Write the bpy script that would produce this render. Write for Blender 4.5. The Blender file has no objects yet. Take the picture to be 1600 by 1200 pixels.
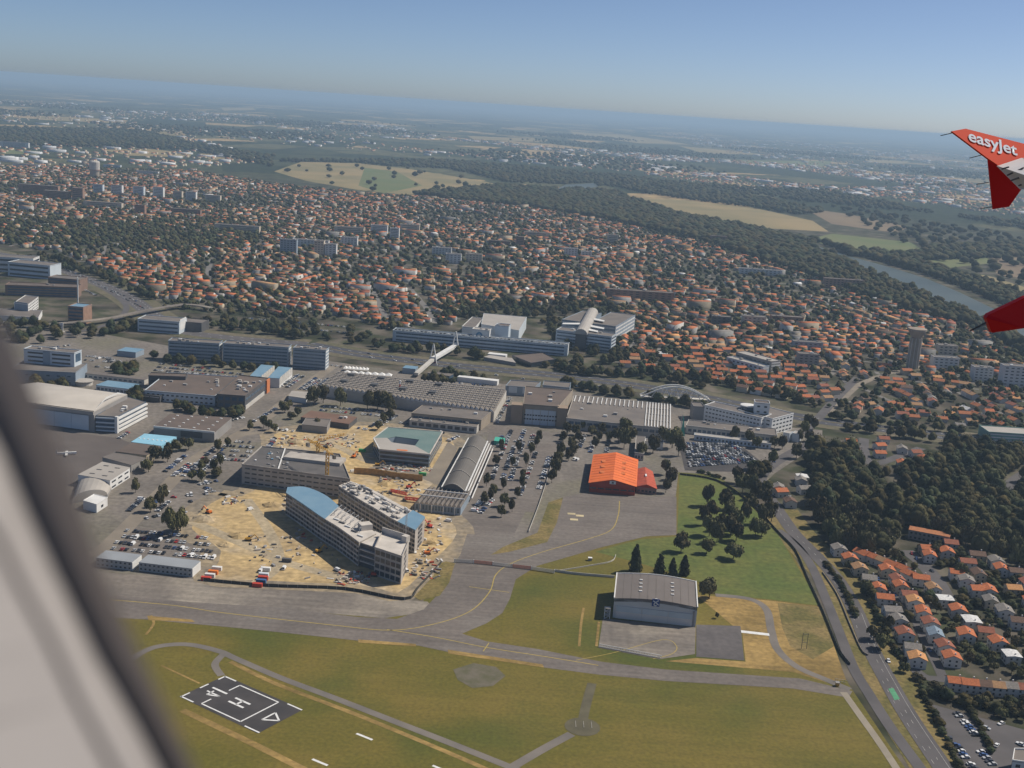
import bpy, bmesh, math, random
import numpy as np
from mathutils import Vector, Matrix
R = math.radians
rnd = random.Random(7)
S = bpy.context.scene
C = S.collection

# ------------------------------------------------------------------ camera, sky, sun, exposure
F, HZ, SL, H = 1850.0, 112.0, 0.066, 300.0      # focal length (px of 1600), level-horizon height and tilt, altitude (m)
ROLL = math.atan(SL)
PITCH = math.atan(-((HZ + SL*800) - 600)*math.cos(ROLL)/F)
COSR, SINR, COSP, SINP = math.cos(ROLL), math.sin(ROLL), math.cos(PITCH), math.sin(PITCH)
def ray(px, py):
    dx, dy = px-800, py-600
    x = dx*COSR + dy*SINR; y = -dx*SINR + dy*COSR
    return Vector((x/F, COSP - y/F*SINP, -SINP - y/F*COSP))
CAM = Vector((0, 0, H))
def G(px, py, z=0.0):                            # survey point: where a sight line meets the level z
    d = ray(px, py); return CAM + d*((z-H)/d.z)
def G2(px, py, z=0.0):
    g = G(px, py, z); return (g.x, g.y)
def D(px, py, depth): return CAM + ray(px, py)*depth
cam = bpy.data.cameras.new('camera'); camo = bpy.data.objects.new('camera', cam); C.objects.link(camo)
fx = (ray(801, 600)-ray(800, 600)).normalized(); up = (ray(800, 599)-ray(800, 600)).normalized(); bk = -ray(800, 600).normalized()
camo.matrix_world = Matrix(((fx.x, up.x, bk.x, 0), (fx.y, up.y, bk.y, 0), (fx.z, up.z, bk.z, H), (0, 0, 0, 1)))
cam.sensor_width = 36; cam.lens = 36*F/1600; cam.clip_start = 0.02; cam.clip_end = 200000
cam.dof.use_dof = True; cam.dof.focus_distance = 900; cam.dof.aperture_fstop = 8.5
S.camera = camo
SUN_EL, SUN_AZ = R(47), R(24)                    # azimuth measured from +X towards +Y
sd = Vector((math.cos(SUN_EL)*math.cos(SUN_AZ), math.cos(SUN_EL)*math.sin(SUN_AZ), math.sin(SUN_EL)))
W = bpy.data.worlds.new('World'); S.world = W; W.use_nodes = True
wn = W.node_tree.nodes; sky = wn.new('ShaderNodeTexSky'); sky.sky_type = 'NISHITA'; sky.sun_disc = False
sky.sun_elevation = SUN_EL; sky.sun_rotation = math.pi/2 - SUN_AZ
sky.altitude = 300; sky.air_density = 0.48; sky.dust_density = 0.75; sky.ozone_density = 3.4
wn['Background'].inputs[1].default_value = 0.095
W.node_tree.links.new(sky.outputs[0], wn['Background'].inputs[0])
sl = bpy.data.lights.new('sun', 'SUN'); sl.energy = 4.7; sl.angle = R(0.53); sl.color = (1, .925, .81)
so = bpy.data.objects.new('sun', sl); C.objects.link(so); so.rotation_euler = (-sd).to_track_quat('-Z', 'Y').to_euler(); so.location = (0, 0, 500)
S.view_settings.view_transform = 'Standard'; S.view_settings.look = 'None'; S.view_settings.exposure = 0.0; S.view_settings.gamma = 1
S.render.resolution_x = 1024; S.render.resolution_y = 768
S.cycles.volume_bounces = 0

# ------------------------------------------------------------------ materials
MATS = {}
def M(name, col, col2=None, scale=.05, rough=.9, var=.25, metal=0., spec=.3, detail=4, bump=0., attr=None, objrand=0., col3=None, scale3=.01, grain=None, streak=None):
    if name in MATS: return MATS[name]
    m = bpy.data.materials.new(name); m.use_nodes = True; n = m.node_tree.nodes; l = m.node_tree.links
    b = n['Principled BSDF']; b.inputs['Roughness'].default_value = rough; b.inputs['Metallic'].default_value = metal
    b.inputs['Specular IOR Level'].default_value = spec
    if col2 is None: col2 = tuple(c*(1-var) for c in col)
    geo = n.new('ShaderNodeNewGeometry'); nz = n.new('ShaderNodeTexNoise'); nz.inputs['Scale'].default_value = scale; nz.inputs['Detail'].default_value = detail
    l.new(geo.outputs['Position'], nz.inputs['Vector'])
    rp = n.new('ShaderNodeMapRange'); rp.inputs[1].default_value = .36; rp.inputs[2].default_value = .64; l.new(nz.outputs[0], rp.inputs[0])
    mx = n.new('ShaderNodeMix'); mx.data_type = 'RGBA'; l.new(rp.outputs[0], mx.inputs[0])
    mx.inputs[6].default_value = (*col, 1); mx.inputs[7].default_value = (*col2, 1); out = mx.outputs[2]
    if col3 is not None:
        n3 = n.new('ShaderNodeTexNoise'); n3.inputs['Scale'].default_value = scale3; n3.inputs['Detail'].default_value = 5; l.new(geo.outputs['Position'], n3.inputs['Vector'])
        r3 = n.new('ShaderNodeMapRange'); r3.inputs[1].default_value = .5; r3.inputs[2].default_value = .66; l.new(n3.outputs[0], r3.inputs[0])
        m3 = n.new('ShaderNodeMix'); m3.data_type = 'RGBA'; l.new(r3.outputs[0], m3.inputs[0]); l.new(out, m3.inputs[6]); m3.inputs[7].default_value = (*col3, 1); out = m3.outputs[2]
    for sc_, amp in ([grain] if grain else [])+([streak] if streak else []):
        ng = n.new('ShaderNodeTexNoise'); ng.inputs['Detail'].default_value = 6
        if streak and (sc_, amp) == streak:
            mpp = n.new('ShaderNodeMapping'); mpp.inputs['Scale'].default_value = (.03, 1, 1); mpp.inputs['Rotation'].default_value = (0, 0, .12); l.new(geo.outputs['Position'], mpp.inputs[0]); l.new(mpp.outputs[0], ng.inputs['Vector'])
        else: l.new(geo.outputs['Position'], ng.inputs['Vector'])
        ng.inputs['Scale'].default_value = sc_; rg = n.new('ShaderNodeMapRange'); rg.inputs[1].default_value = .3; rg.inputs[2].default_value = .7; rg.inputs[3].default_value = 1-amp; rg.inputs[4].default_value = 1+amp; l.new(ng.outputs[0], rg.inputs[0])
        vg = n.new('ShaderNodeVectorMath'); vg.operation = 'SCALE'; l.new(out, vg.inputs[0]); l.new(rg.outputs[0], vg.inputs['Scale']); out = vg.outputs[0]
    if attr:
        at = n.new('ShaderNodeAttribute'); at.attribute_name = attr
        mm = n.new('ShaderNodeMix'); mm.data_type = 'RGBA'; mm.blend_type = 'MULTIPLY'; mm.inputs[0].default_value = 1
        l.new(out, mm.inputs[6]); l.new(at.outputs['Color'], mm.inputs[7]); out = mm.outputs[2]
    if objrand:
        oi = n.new('ShaderNodeObjectInfo'); hs = n.new('ShaderNodeHueSaturation')
        r1 = n.new('ShaderNodeMapRange'); r1.inputs[3].default_value = 1-objrand; r1.inputs[4].default_value = 1+objrand
        r2 = n.new('ShaderNodeMapRange'); r2.inputs[3].default_value = .5-objrand*.07; r2.inputs[4].default_value = .5+objrand*.05
        l.new(oi.outputs['Random'], r1.inputs[0]); l.new(oi.outputs['Random'], r2.inputs[0]); l.new(r1.outputs[0], hs.inputs['Value']); l.new(r2.outputs[0], hs.inputs['Hue']); l.new(out, hs.inputs['Color']); out = hs.outputs[0]
    l.new(out, b.inputs['Base Color'])
    if bump:
        bp = n.new('ShaderNodeBump'); bp.inputs['Strength'].default_value = bump; bp.inputs['Distance'].default_value = 1
        l.new(nz.outputs[0], bp.inputs['Height']); l.new(bp.outputs[0], b.inputs['Normal'])
    MATS[name] = m; return m

asphalt = M('asphalt', (.175, .15, .13), (.14, .12, .105), scale=.03, col3=(.18, .16, .14), scale3=.012, grain=(.35, .16), streak=(.3, .14))
asph_dark = M('dark_asphalt', (.07, .063, .062), (.05, .046, .046), scale=.08)
concrete = M('concrete_slab', (.21, .18, .15), (.16, .14, .12), scale=.03, col3=(.27, .235, .19), scale3=.02, grain=(.3, .18), streak=(.25, .15))
campus_m = M('campus_paving', (.2, .175, .15), (.15, .132, .114), scale=.02, col3=(.165, .15, .105), scale3=.009, grain=(.25, .25))
beige_road = M('beige_road', (.26, .22, .17), (.2, .17, .135), scale=.04)
grass_m = M('airfield_grass', (.112, .1, .013), (.16, .122, .022), scale=.017, col3=(.07, .084, .011), scale3=.009, detail=10, grain=(.5, .2), streak=(.22, .07))
green_m = M('fresh_grass', (.085, .115, .022), (.12, .13, .028), scale=.03, detail=8, grain=(.25, .25), streak=(.3, .06))
dry_m = M('dry_grass', (.34, .225, .075), (.2, .135, .04), scale=.03, detail=8, grain=(.3, .25), streak=(.35, .15))
verge_m = M('verge_grass', (.12, .105, .028), (.22, .16, .06), scale=.05, detail=8, grain=(.4, .3))
sand_m = M('construction_sand', (.52, .375, .175), (.37, .27, .14), scale=.025, detail=9, col3=(.4, .33, .235), scale3=.02, grain=(.22, .3), streak=(.5, .12))
road_m = M('road_asphalt', (.115, .105, .105), (.09, .083, .083), scale=.05)
hway_m = M('expressway_asphalt', (.075, .075, .085), (.06, .06, .07), scale=.03)
white_p = M('white_road_paint', (.75, .75, .73), var=.15, scale=.5)
yellow_p = M('yellow_road_paint', (.42, .32, .09), var=.2, scale=.3)
water_m = M('river_water', (.085, .105, .095), (.06, .08, .075), scale=.006, rough=.45, spec=.3)
field_t = M('stubble_field', (.31, .23, .105), (.2, .17, .075), scale=.004, detail=6)
field_g = M('green_field', (.11, .14, .045), (.15, .155, .06), scale=.005, detail=6)
field_b = M('ploughed_field', (.17, .12, .075), (.22, .16, .09), scale=.004, detail=6)
white = M('white_cladding', (.74, .73, .7), var=.12, scale=.1, rough=.6)
offwhite = M('off_white_render', (.55, .52, .47), var=.15, scale=.1)
grey = M('grey_cladding', (.3, .285, .27), var=.15, scale=.08, rough=.7)
dgrey = M('dark_grey_panel', (.11, .108, .11), var=.2, scale=.1, rough=.6)
roofgrey = M('grey_gravel_roof', (.19, .165, .145), (.15, .132, .12), scale=.06)
roofbrown = M('brown_membrane_roof', (.15, .115, .095), (.12, .095, .08), scale=.06)
rooflight = M('pale_metal_roof', (.42, .385, .34), var=.12, scale=.05, rough=.6)
bluegrey = M('blue_grey_cladding', (.29, .35, .41), var=.12, scale=.06, rough=.5)
paleblue = M('pale_blue_panel', (.6, .66, .7), var=.1, scale=.06, rough=.5)
blueroof = M('blue_metal_roof', (.16, .28, .38), (.2, .32, .41), scale=.08, rough=.5)
cyanroof = M('light_blue_metal_roof', (.3, .58, .72), var=.12, scale=.1, rough=.5)
tealroof = M('green_membrane_roof', (.13, .2, .19), (.16, .225, .21), scale=.06)
glass = M('window_glass', (.035, .045, .06), var=.3, scale=.15, rough=.12, spec=.6)
glassb = M('blue_window_glass', (.08, .13, .19), var=.3, scale=.15, rough=.15, spec=.6)
orange_r = M('orange_sheet_roof', (.78, .17, .03), (.66, .14, .03), scale=.12, rough=.6)
red_w = M('dark_red_cladding', (.4, .045, .02), var=.2, scale=.2, rough=.6)
redbrown = M('red_brown_roof', (.48, .095, .05), var=.25, scale=.3)
beige_w = M('beige_concrete_wall', (.36, .3, .23), var=.15, scale=.1)
brick = M('brick_wall', (.33, .2, .14), var=.2, scale=.2)
brickdark = M('brown_brick_wall', (.25, .165, .125), var=.2, scale=.2)
orangepan = M('orange_panel', (.6, .2, .07), var=.1, scale=.2)
raw = M('raw_concrete', (.46, .42, .37), (.37, .335, .3), scale=.12)
rawlight = M('pale_concrete', (.6, .55, .49), (.48, .44, .39), scale=.12)
steel = M('galvanised_steel', (.42, .42, .42), var=.15, scale=.3, rough=.5, metal=.3)
yellow_st = M('yellow_crane_steel', (.6, .33, .04), var=.15, scale=.4, rough=.5)
red_st = M('red_machine_paint', (.55, .06, .03), var=.15, scale=.4, rough=.5)
orange_st = M('orange_machine_paint', (.75, .2, .03), var=.1, scale=.4, rough=.5)
green_st = M('green_machine_paint', (.06, .35, .12), var=.1, scale=.4, rough=.5)
blue_st = M('blue_container_paint', (.06, .15, .32), var=.15, scale=.4, rough=.5)
teal_st = M('turquoise_paint', (.08, .45, .33), var=.1, scale=.2, rough=.5)
signblue = M('navy_sign', (.02, .06, .22), var=.1, scale=.2, rough=.5)
tyre = M('tyre_rubber', (.02, .02, .02), scale=2)
bark = M('bark', (.11, .08, .055), var=.3, scale=1)
leafA = M('broadleaf_foliage', (.085, .076, .034), (.12, .108, .048), scale=.25, objrand=.42, rough=.8, spec=.15)
leafB = M('conifer_foliage', (.03, .036, .018), (.045, .05, .024), scale=.3, objrand=.25, rough=.8, spec=.15)
leafS = M('tree_mass_foliage', (1, 1, 1), (.72, .74, .7), scale=.12, attr='col', rough=.85, spec=.1)
housem = M('house_mass', (1, 1, 1), (.8, .8, .8), scale=.2, attr='col', rough=.85, spec=.15)

# ------------------------------------------------------------------ mesh helpers
def link(o, parent=None):
    C.objects.link(o)
    if parent is not None: o.parent = parent
    return o
def mesh(name, vs, fs, mats, idx=None, smooth=False):
    me = bpy.data.meshes.new(name); me.from_pydata([tuple(v) for v in vs], [], fs)
    for m in (mats if isinstance(mats, (list, tuple)) else [mats]): me.materials.append(m)
    if idx: me.polygons.foreach_set('material_index', idx)
    if smooth: me.polygons.foreach_set('use_smooth', [True]*len(fs))
    me.update(); return me
def tag(o, label=None, cat=None, group=None, kind=None):
    if label: o['label'] = label
    if cat: o['category'] = cat
    if group: o['group'] = group
    if kind: o['kind'] = kind
    return o
def thing(name, label, cat, loc, group=None):
    o = bpy.data.objects.new(name, None); o.empty_display_size = 1; o.location = loc; C.objects.link(o)
    return tag(o, label, cat, group)
def obj(name, vs, fs, mats, parent=None, idx=None, smooth=False):       # vs in world space
    off = parent_origin(parent)
    me = mesh(name, [Vector(v)-off for v in vs], fs, mats, idx, smooth)
    return link(bpy.data.objects.new(name, me), parent)
def parent_origin(p):
    off = Vector((0, 0, 0))
    while p is not None: off = off + Vector(p.location); p = p.parent
    return off
CUBE = {}
def box(name, c, size, rz, mat, parent=None, rx=0., ry=0.):            # shared unit cube per material; c is the centre in world space
    me = CUBE.get(mat.name)
    if me is None:
        v = [(x, y, z) for x in (-.5, .5) for y in (-.5, .5) for z in (-.5, .5)]
        me = CUBE[mat.name] = mesh('block', v, [(0, 1, 3, 2), (4, 6, 7, 5), (0, 4, 5, 1), (2, 3, 7, 6), (0, 2, 6, 4), (1, 5, 7, 3)], mat)
    o = bpy.data.objects.new(name, me); off = parent_origin(parent)
    # children of scaled boxes are not used, so scale stays local
    o.location = Vector(c)-off; o.scale = size; o.rotation_euler = (rx, ry, rz); return link(o, parent)
def prism_vf(pts, z0, z1, cap=True):
    n = len(pts); vs = [(p[0], p[1], z0) for p in pts]+[(p[0], p[1], z1) for p in pts]
    fs = [(i, (i+1) % n, n+(i+1) % n, n+i) for i in range(n)]
    if cap: fs.append(tuple(range(n, 2*n))); fs.append(tuple(range(n-1, -1, -1)))
    return vs, fs
def prism(name, pts, z0, z1, mat, parent=None): vs, fs = prism_vf(ccw(pts), z0, z1); return obj(name, vs, fs, mat, parent)
def ccw(pts):
    a = sum(pts[i][0]*pts[(i+1) % len(pts)][1]-pts[(i+1) % len(pts)][0]*pts[i][1] for i in range(len(pts)))
    return list(pts) if a > 0 else list(pts)[::-1]
def bar_vf(a, b, w, w2=None):
    a, b = Vector(a), Vector(b); d = (b-a).normalized(); u = d.cross(Vector((0, 0, 1)))
    if u.length < 1e-3: u = Vector((1, 0, 0))
    u.normalize(); v = d.cross(u); h = w/2; h2 = (w2 or w)/2
    vs = [p+u*i*h+v*j*h2 for p in (a, b) for i, j in ((-1, -1), (1, -1), (1, 1), (-1, 1))]
    return vs, [(0, 1, 5, 4), (1, 2, 6, 5), (2, 3, 7, 6), (3, 0, 4, 7), (3, 2, 1, 0), (4, 5, 6, 7)]
def join_vf(parts):
    V, Fc = [], []
    for vs, fs in parts:
        o = len(V); V += [tuple(v) for v in vs]; Fc += [tuple(i+o for i in f) for f in fs]
    return V, Fc
def bars(name, segs, w, mat, parent=None):
    vs, fs = join_vf([bar_vf(a, b, w) for a, b in segs]); return obj(name, vs, fs, mat, parent)
def lathe(name, c, prof, mat, parent=None, n=20, smooth=True):
    vs, fs = [], []
    for r, z in prof: vs += [(c[0]+r*math.cos(2*math.pi*k/n), c[1]+r*math.sin(2*math.pi*k/n), z) for k in range(n)]
    for i in range(len(prof)-1):
        for k in range(n): fs.append((i*n+k, i*n+(k+1) % n, (i+1)*n+(k+1) % n, (i+1)*n+k))
    fs.append(tuple(range((len(prof)-1)*n, len(prof)*n)))
    return obj(name, vs, fs, mat, parent, smooth=False)

# ------------------------------------------------------------------ ground, airfield, roads
def sheet(name, px, z, mat, label=None, cat=None, kind='structure', world=False):
    pts = [Vector((*p, z)) for p in px] if world else [G(*p, z) for p in px]
    bm = bmesh.new(); vs = [bm.verts.new(p) for p in pts]; f = bm.faces.new(vs)
    if f.normal.z < 0 or True:
        bm.normal_update()
        if f.normal.z < 0: f.normal_flip()
    bmesh.ops.triangulate(bm, faces=[f])
    me = bpy.data.meshes.new(name); bm.to_mesh(me); bm.free(); me.materials.append(mat)
    o = link(bpy.data.objects.new(name, me)); return tag(o, label, cat, kind=kind)
def smooth_line(pts, k=6):
    out = []
    P = [pts[0]]+list(pts)+[pts[-1]]
    for i in range(1, len(P)-2):
        a, b, c, d = [Vector(q[:2]) for q in P[i-1:i+3]]
        for j in range(k):
            t = j/k; out.append(.5*((2*b)+(c-a)*t+(2*a-5*b+4*c-d)*t*t+(3*b-a-3*c+d)*t*t*t))
    out.append(Vector(pts[-1][:2])); return out
def ribbon_pts(px, w, world=False, k=6, off=0.):
    pts = smooth_line(px if world else [G2(*p) for p in px], k); Ls, Rs = [], []
    for i, p in enumerate(pts):
        d = (pts[min(i+1, len(pts)-1)]-pts[max(i-1, 0)]).normalized(); n = Vector((-d.y, d.x))
        Ls.append(p+n*(off+w/2)); Rs.append(p+n*(off-w/2))
    return Ls, Rs
def ribbon(name, px, w, z, mat, label=None, cat=None, kind='structure', k=6, off=0., h=0., parent=None):
    Ls, Rs = ribbon_pts(px, w, k=k, off=off); n = len(Ls)
    vs = [(p.x, p.y, z) for p in Ls]+[(p.x, p.y, z) for p in Rs]; fs = [(n+i, n+i+1, i+1, i) for i in range(n-1)]
    if h:
        vs += [(p.x, p.y, z-h) for p in Ls]+[(p.x, p.y, z-h) for p in Rs]
        fs += [(i, i+1, 2*n+i+1, 2*n+i) for i in range(n-1)]+[(n+i+1, n+i, 3*n+i, 3*n+i+1) for i in range(n-1)]
        fs += [(0, 2*n, 3*n, n), (n-1, 2*n-1, 4*n-1, 3*n-1)]
    o = obj(name, vs, fs, mat, parent); return tag(o, label, cat, kind=kind)
def dashes(name, px, w, z, mat, dash, gap, off=0.):
    Ls, Rs = ribbon_pts(px, w, k=12, off=off); vs, fs = [], []; acc = 0.
    for i in range(len(Ls)-1):
        L = (Ls[i+1]-Ls[i]).length; t = 0.
        m = max(1, int(L/2))
        for j in range(m):
            if (acc % (dash+gap)) < dash:
                a, b = j/m, (j+1)/m; o = len(vs)
                for q in (Ls[i].lerp(Ls[i+1], a), Ls[i].lerp(Ls[i+1], b), Rs[i].lerp(Rs[i+1], b), Rs[i].lerp(Rs[i+1], a)): vs.append((q.x, q.y, z))
                fs.append((o+3, o+2, o+1, o))
            acc += L/m
    if fs: tag(obj(name, vs, fs, mat), kind='structure')

# ground: one sheet to the horizon; land use far away as a patchwork of fields, woods and built-up land
gm = bpy.data.materials.new('countryside'); gm.use_nodes = True; n = gm.node_tree.nodes; l = gm.node_tree.links; b = n['Principled BSDF']
b.inputs['Roughness'].default_value = .95; b.inputs['Specular IOR Level'].default_value = .1
geo = n.new('ShaderNodeNewGeometry'); mp = n.new('ShaderNodeMapping'); mp.inputs['Scale'].default_value = (1/380, 1/620, 0); mp.inputs['Rotation'].default_value = (0, 0, .5)
l.new(geo.outputs['Position'], mp.inputs[0]); vo = n.new('ShaderNodeTexVoronoi'); vo.inputs['Scale'].default_value = 1; l.new(mp.outputs[0], vo.inputs['Vector'])
big = n.new('ShaderNodeTexNoise'); big.inputs['Scale'].default_value = 1/2600; big.inputs['Detail'].default_value = 4; l.new(geo.outputs['Position'], big.inputs['Vector'])
sx = n.new('ShaderNodeSeparateColor'); l.new(vo.outputs['Color'], sx.inputs[0])
ad = n.new('ShaderNodeMath'); ad.operation = 'MULTIPLY_ADD'; ad.inputs[1].default_value = .62; l.new(sx.outputs[0], ad.inputs[0])
bg2 = n.new('ShaderNodeMapRange'); bg2.inputs[1].default_value = .3; bg2.inputs[2].default_value = .7; bg2.inputs[4].default_value = .5; l.new(big.outputs[0], bg2.inputs[0]); l.new(bg2.outputs[0], ad.inputs[2])
cr_ = n.new('ShaderNodeValToRGB'); cr_.color_ramp.interpolation = 'CONSTANT'; el = cr_.color_ramp.elements
el[0].position = 0; el[0].color = (.028, .038, .018, 1); el[1].position = .42; el[1].color = (.055, .062, .03, 1)
for p, c in ((.55, (.04, .05, .024, 1)), (.66, (.1, .098, .05, 1)), (.76, (.06, .068, .034, 1)), (.8, (.36, .26, .13, 1)), (.91, (.2, .165, .08, 1))):
    e = el.new(p); e.color = c
l.new(ad.outputs[0], cr_.inputs[0])
fn = n.new('ShaderNodeTexNoise'); fn.inputs['Scale'].default_value = .02; fn.inputs['Detail'].default_value = 8; l.new(geo.outputs['Position'], fn.inputs['Vector'])
fr = n.new('ShaderNodeMapRange'); fr.inputs[1].default_value = .35; fr.inputs[2].default_value = .65; fr.inputs[3].default_value = .55; fr.inputs[4].default_value = 1.35; l.new(fn.outputs[0], fr.inputs[0])
near = n.new('ShaderNodeMix'); near.data_type = 'RGBA'; near.inputs[6].default_value = (.05, .055, .028, 1); near.inputs[7].default_value = (.13, .11, .085, 1)
fn2 = n.new('ShaderNodeTexNoise'); fn2.inputs['Scale'].default_value = .03; fn2.inputs['Detail'].default_value = 6; l.new(geo.outputs['Position'], fn2.inputs['Vector'])
f2 = n.new('ShaderNodeMapRange'); f2.inputs[1].default_value = .4; f2.inputs[2].default_value = .62; l.new(fn2.outputs[0], f2.inputs[0]); l.new(f2.outputs[0], near.inputs[0])
ln = n.new('ShaderNodeVectorMath'); ln.operation = 'LENGTH'; l.new(geo.outputs['Position'], ln.inputs[0])
dr = n.new('ShaderNodeMapRange'); dr.inputs[1].default_value = 3600; dr.inputs[2].default_value = 4600; l.new(ln.outputs['Value'], dr.inputs[0])
mix = n.new('ShaderNodeMix'); mix.data_type = 'RGBA'; l.new(dr.outputs[0], mix.inputs[0]); l.new(near.outputs[2], mix.inputs[6]); l.new(cr_.outputs[0], mix.inputs[7])
vm = n.new('ShaderNodeVectorMath'); vm.operation = 'SCALE'; l.new(mix.outputs[2], vm.inputs[0]); l.new(fr.outputs[0], vm.inputs['Scale']); l.new(vm.outputs[0], b.inputs['Base Color'])
GB = 60000
sheet('ground', [(-GB, -3000), (GB, -3000), (GB, GB), (-GB, GB)], 0, gm, world=True)

CAMPUS = [(-420, 470), (0, 505), (150, 520), (262, 540), (500, 562), (680, 588), (900, 612), (1060, 632), (1238, 668), (1285, 672), (1285, 690), (1210, 740), (1190, 760), (1060, 742), (1056, 842), (900, 872), (860, 905), (700, 905), (640, 940), (200, 920), (-420, 840)]
sheet('campus_pavement', CAMPUS, .05, campus_m)
AIRF = [(-420, 900), (200, 925), (660, 940), (720, 880), (900, 835), (1056, 775), (1060, 738), (1120, 742), (1170, 780), (1217, 832), (1262, 905), (1310, 1040), (1330, 1075), (1400, 1180), (1560, 1400), (-420, 1400)]
sheet('airfield_grass', AIRF, .06, grass_m)
sheet('green_meadow', [(1062, 742), (1118, 744), (1168, 785), (1216, 836), (1258, 905), (1282, 946), (1200, 936), (1120, 928), (1085, 905), (1000, 880), (930, 862), (1000, 843), (1058, 838)], .09, green_m)
sheet('dry_meadow', [(1088, 930), (1125, 932), (1200, 938), (1284, 948), (1300, 1000), (1322, 1062), (1290, 1066), (1240, 1050), (1040, 1033), (1088, 1028), (1165, 1034), (1160, 990)], .10, dry_m)
sheet('dry_meadow.001', [(1215, 942), (1283, 949), (1303, 1010), (1270, 1030), (1235, 1010), (1222, 980)], .12, verge_m)
sheet('concrete_apron', [(-420, 800), (170, 895), (300, 905), (420, 915), (560, 922), (640, 938), (668, 940), (676, 948), (655, 958), (600, 966), (430, 951), (300, 944), (200, 935), (-420, 870)], .09, concrete)
sheet('taxiway', [(-420, 868), (200, 932), (300, 941), (430, 949), (560, 964), (620, 967), (662, 952), (688, 925), (705, 895), (720, 865), (730, 834), (775, 838), (800, 842), (850, 828), (866, 800), (878, 777), (925, 768), (1000, 776), (1057, 776), (1057, 836), (1010, 838), (940, 855), (840, 884), (806, 905), (797, 935), (785, 958), (760, 974), (722, 990), (760, 1002), (840, 1014), (940, 1034), (1040, 1046), (1250, 1060), (1332, 1080), (1326, 1090), (1240, 1076), (1040, 1064), (935, 1054), (850, 1043), (740, 1027), (650, 1008), (560, 1001), (400, 984), (230, 968), (-420, 930)], .12, asphalt)
sheet('grass_strip', [(880, 777), (870, 817), (855, 847), (797, 862), (767, 867), (785, 855), (840, 832), (857, 785)], .15, verge_m)
sheet('grass_strip.001', [(697, 877), (711, 880), (702, 910), (687, 931), (656, 938), (647, 932), (677, 900), (687, 880)], .15, verge_m)
sheet('hangar_apron', [(942, 966), (1087, 980), (1086, 1022), (1030, 1030), (935, 1012)], .16, concrete)
sheet('dark_apron', [(1088, 976), (1157, 978), (1163, 1032), (1088, 1026)], .16, M('dark_apron', (.125, .112, .108), (.1, .09, .088), scale=.05, grain=(.3, .15)))
sheet('construction_ground', [(345, 770), (303, 795), (285, 828), (330, 862), (318, 905), (420, 914), (560, 921), (632, 932), (690, 880), (728, 835), (706, 805), (665, 790), (690, 755), (722, 700), (690, 678), (580, 662), (430, 672), (420, 700), (385, 765)], .10, sand_m)
EDGE = [(345, 770), (303, 795), (285, 828), (330, 862), (318, 905), (420, 914), (560, 921), (632, 932), (690, 880), (728, 835), (706, 805), (665, 790), (690, 755), (722, 700), (690, 678), (580, 662), (430, 672), (420, 700), (385, 765), (345, 770)]
ribbon('site_margin', EDGE, 13, .115, M('dusty_margin', (.33, .26, .165), (.2, .17, .13), scale=.06, detail=8, grain=(.25, .3)), k=3)
ribbon('site_track.001', [(300, 815), (380, 850), (450, 880), (560, 910)], 9, .125, M('packed_track', (.42, .34, .22), (.33, .27, .18), scale=.05, grain=(.3, .25)))
ribbon('site_track.002', [(385, 780), (420, 830), (435, 880), (400, 912)], 8, .127, MATS['packed_track'])
ribbon('site_track.003', [(440, 690), (520, 696), (580, 722), (690, 745)], 9, .127, MATS['packed_track'])
sheet('site_track', [(560, 735), (640, 740), (690, 760), (715, 700), (700, 690), (670, 740), (600, 725)], .13, beige_road)
for pts in ([(560, 999), (650, 1006), (650, 1010), (560, 1004)], [(700, 1015), (848, 1038), (850, 1043), (700, 1021)], [(230, 962), (300, 968), (305, 972), (232, 969)]): sheet('dry_edge', pts, .14, dry_m)
sheet('worn_patch', [(708, 1046), (740, 1036), (775, 1042), (790, 1056), (770, 1072), (738, 1075), (715, 1062)], .13, M('bare_patch', (.15, .13, .095), (.1, .095, .05), scale=.15))
# helipad
pad = [(351.6, 1055.6), (280.6, 1088.4), (403, 1146), (473.4, 1108.8)]
pA, pB, pC, pD = [G(*p, .16) for p in pad]
helipad = sheet('helipad', pad, .16, asph_dark)
def padpt(u, v, z=.2): q = pA+(pB-pA)*u+(pD-pA)*v; return (q.x, q.y, z)
def padstrip(a, b, w, name='pad_marking'):
    A_, B_ = Vector(padpt(*a)), Vector(padpt(*b)); d = (B_-A_).normalized(); nn = Vector((-d.y, d.x, 0))*w/2
    return [A_+nn, B_+nn, B_-nn, A_-nn], [(0, 1, 2, 3)]
def padmark(name, strips, w=.9):
    vs, fs = join_vf([padstrip(a, b, w) for a, b in strips])
    fs = [f if (Vector(vs[f[1]])-Vector(vs[f[0]])).cross(Vector(vs[f[2]])-Vector(vs[f[0]])).z > 0 else f[::-1] for f in fs]
    o = obj(name, vs, fs, white_p, helipad)
padmark('touchdown_square', [((.08, .245), (.08, .74)), ((.08, .74), (.93, .74)), ((.93, .74), (.93, .245)), ((.08, .245), (.33, .245)), ((.72, .245), (.93, .245))], .8)
padmark('letter', [((.435, .39), (.435, .58)), ((.585, .39), (.585, .58)), ((.435, .485), (.585, .485))], 1.3)
padmark('numeral', [((.43, .09), (.43, .28))], 1.3)
padmark('numeral', [((.57, .1), (.57, .27)), ((.66, .15), (.5, .15)), ((.66, .15), (.57, .27))], 1.)
padmark('arrow', [((.363, .855), (.665, .855)), ((.665, .855), (.511, .98)), ((.511, .98), (.363, .855))], 1.)
padmark('edge_dash', [((.02, .0), (.02, .16)), ((0, .012), (.17, .012)), ((.39, .012), (.58, .012)), ((.98, .0), (.98, .17)), ((.8, .012), (1, .012)), ((.02, .82), (.02, 1)), ((.98, .82), (.98, 1))], .9)
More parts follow.
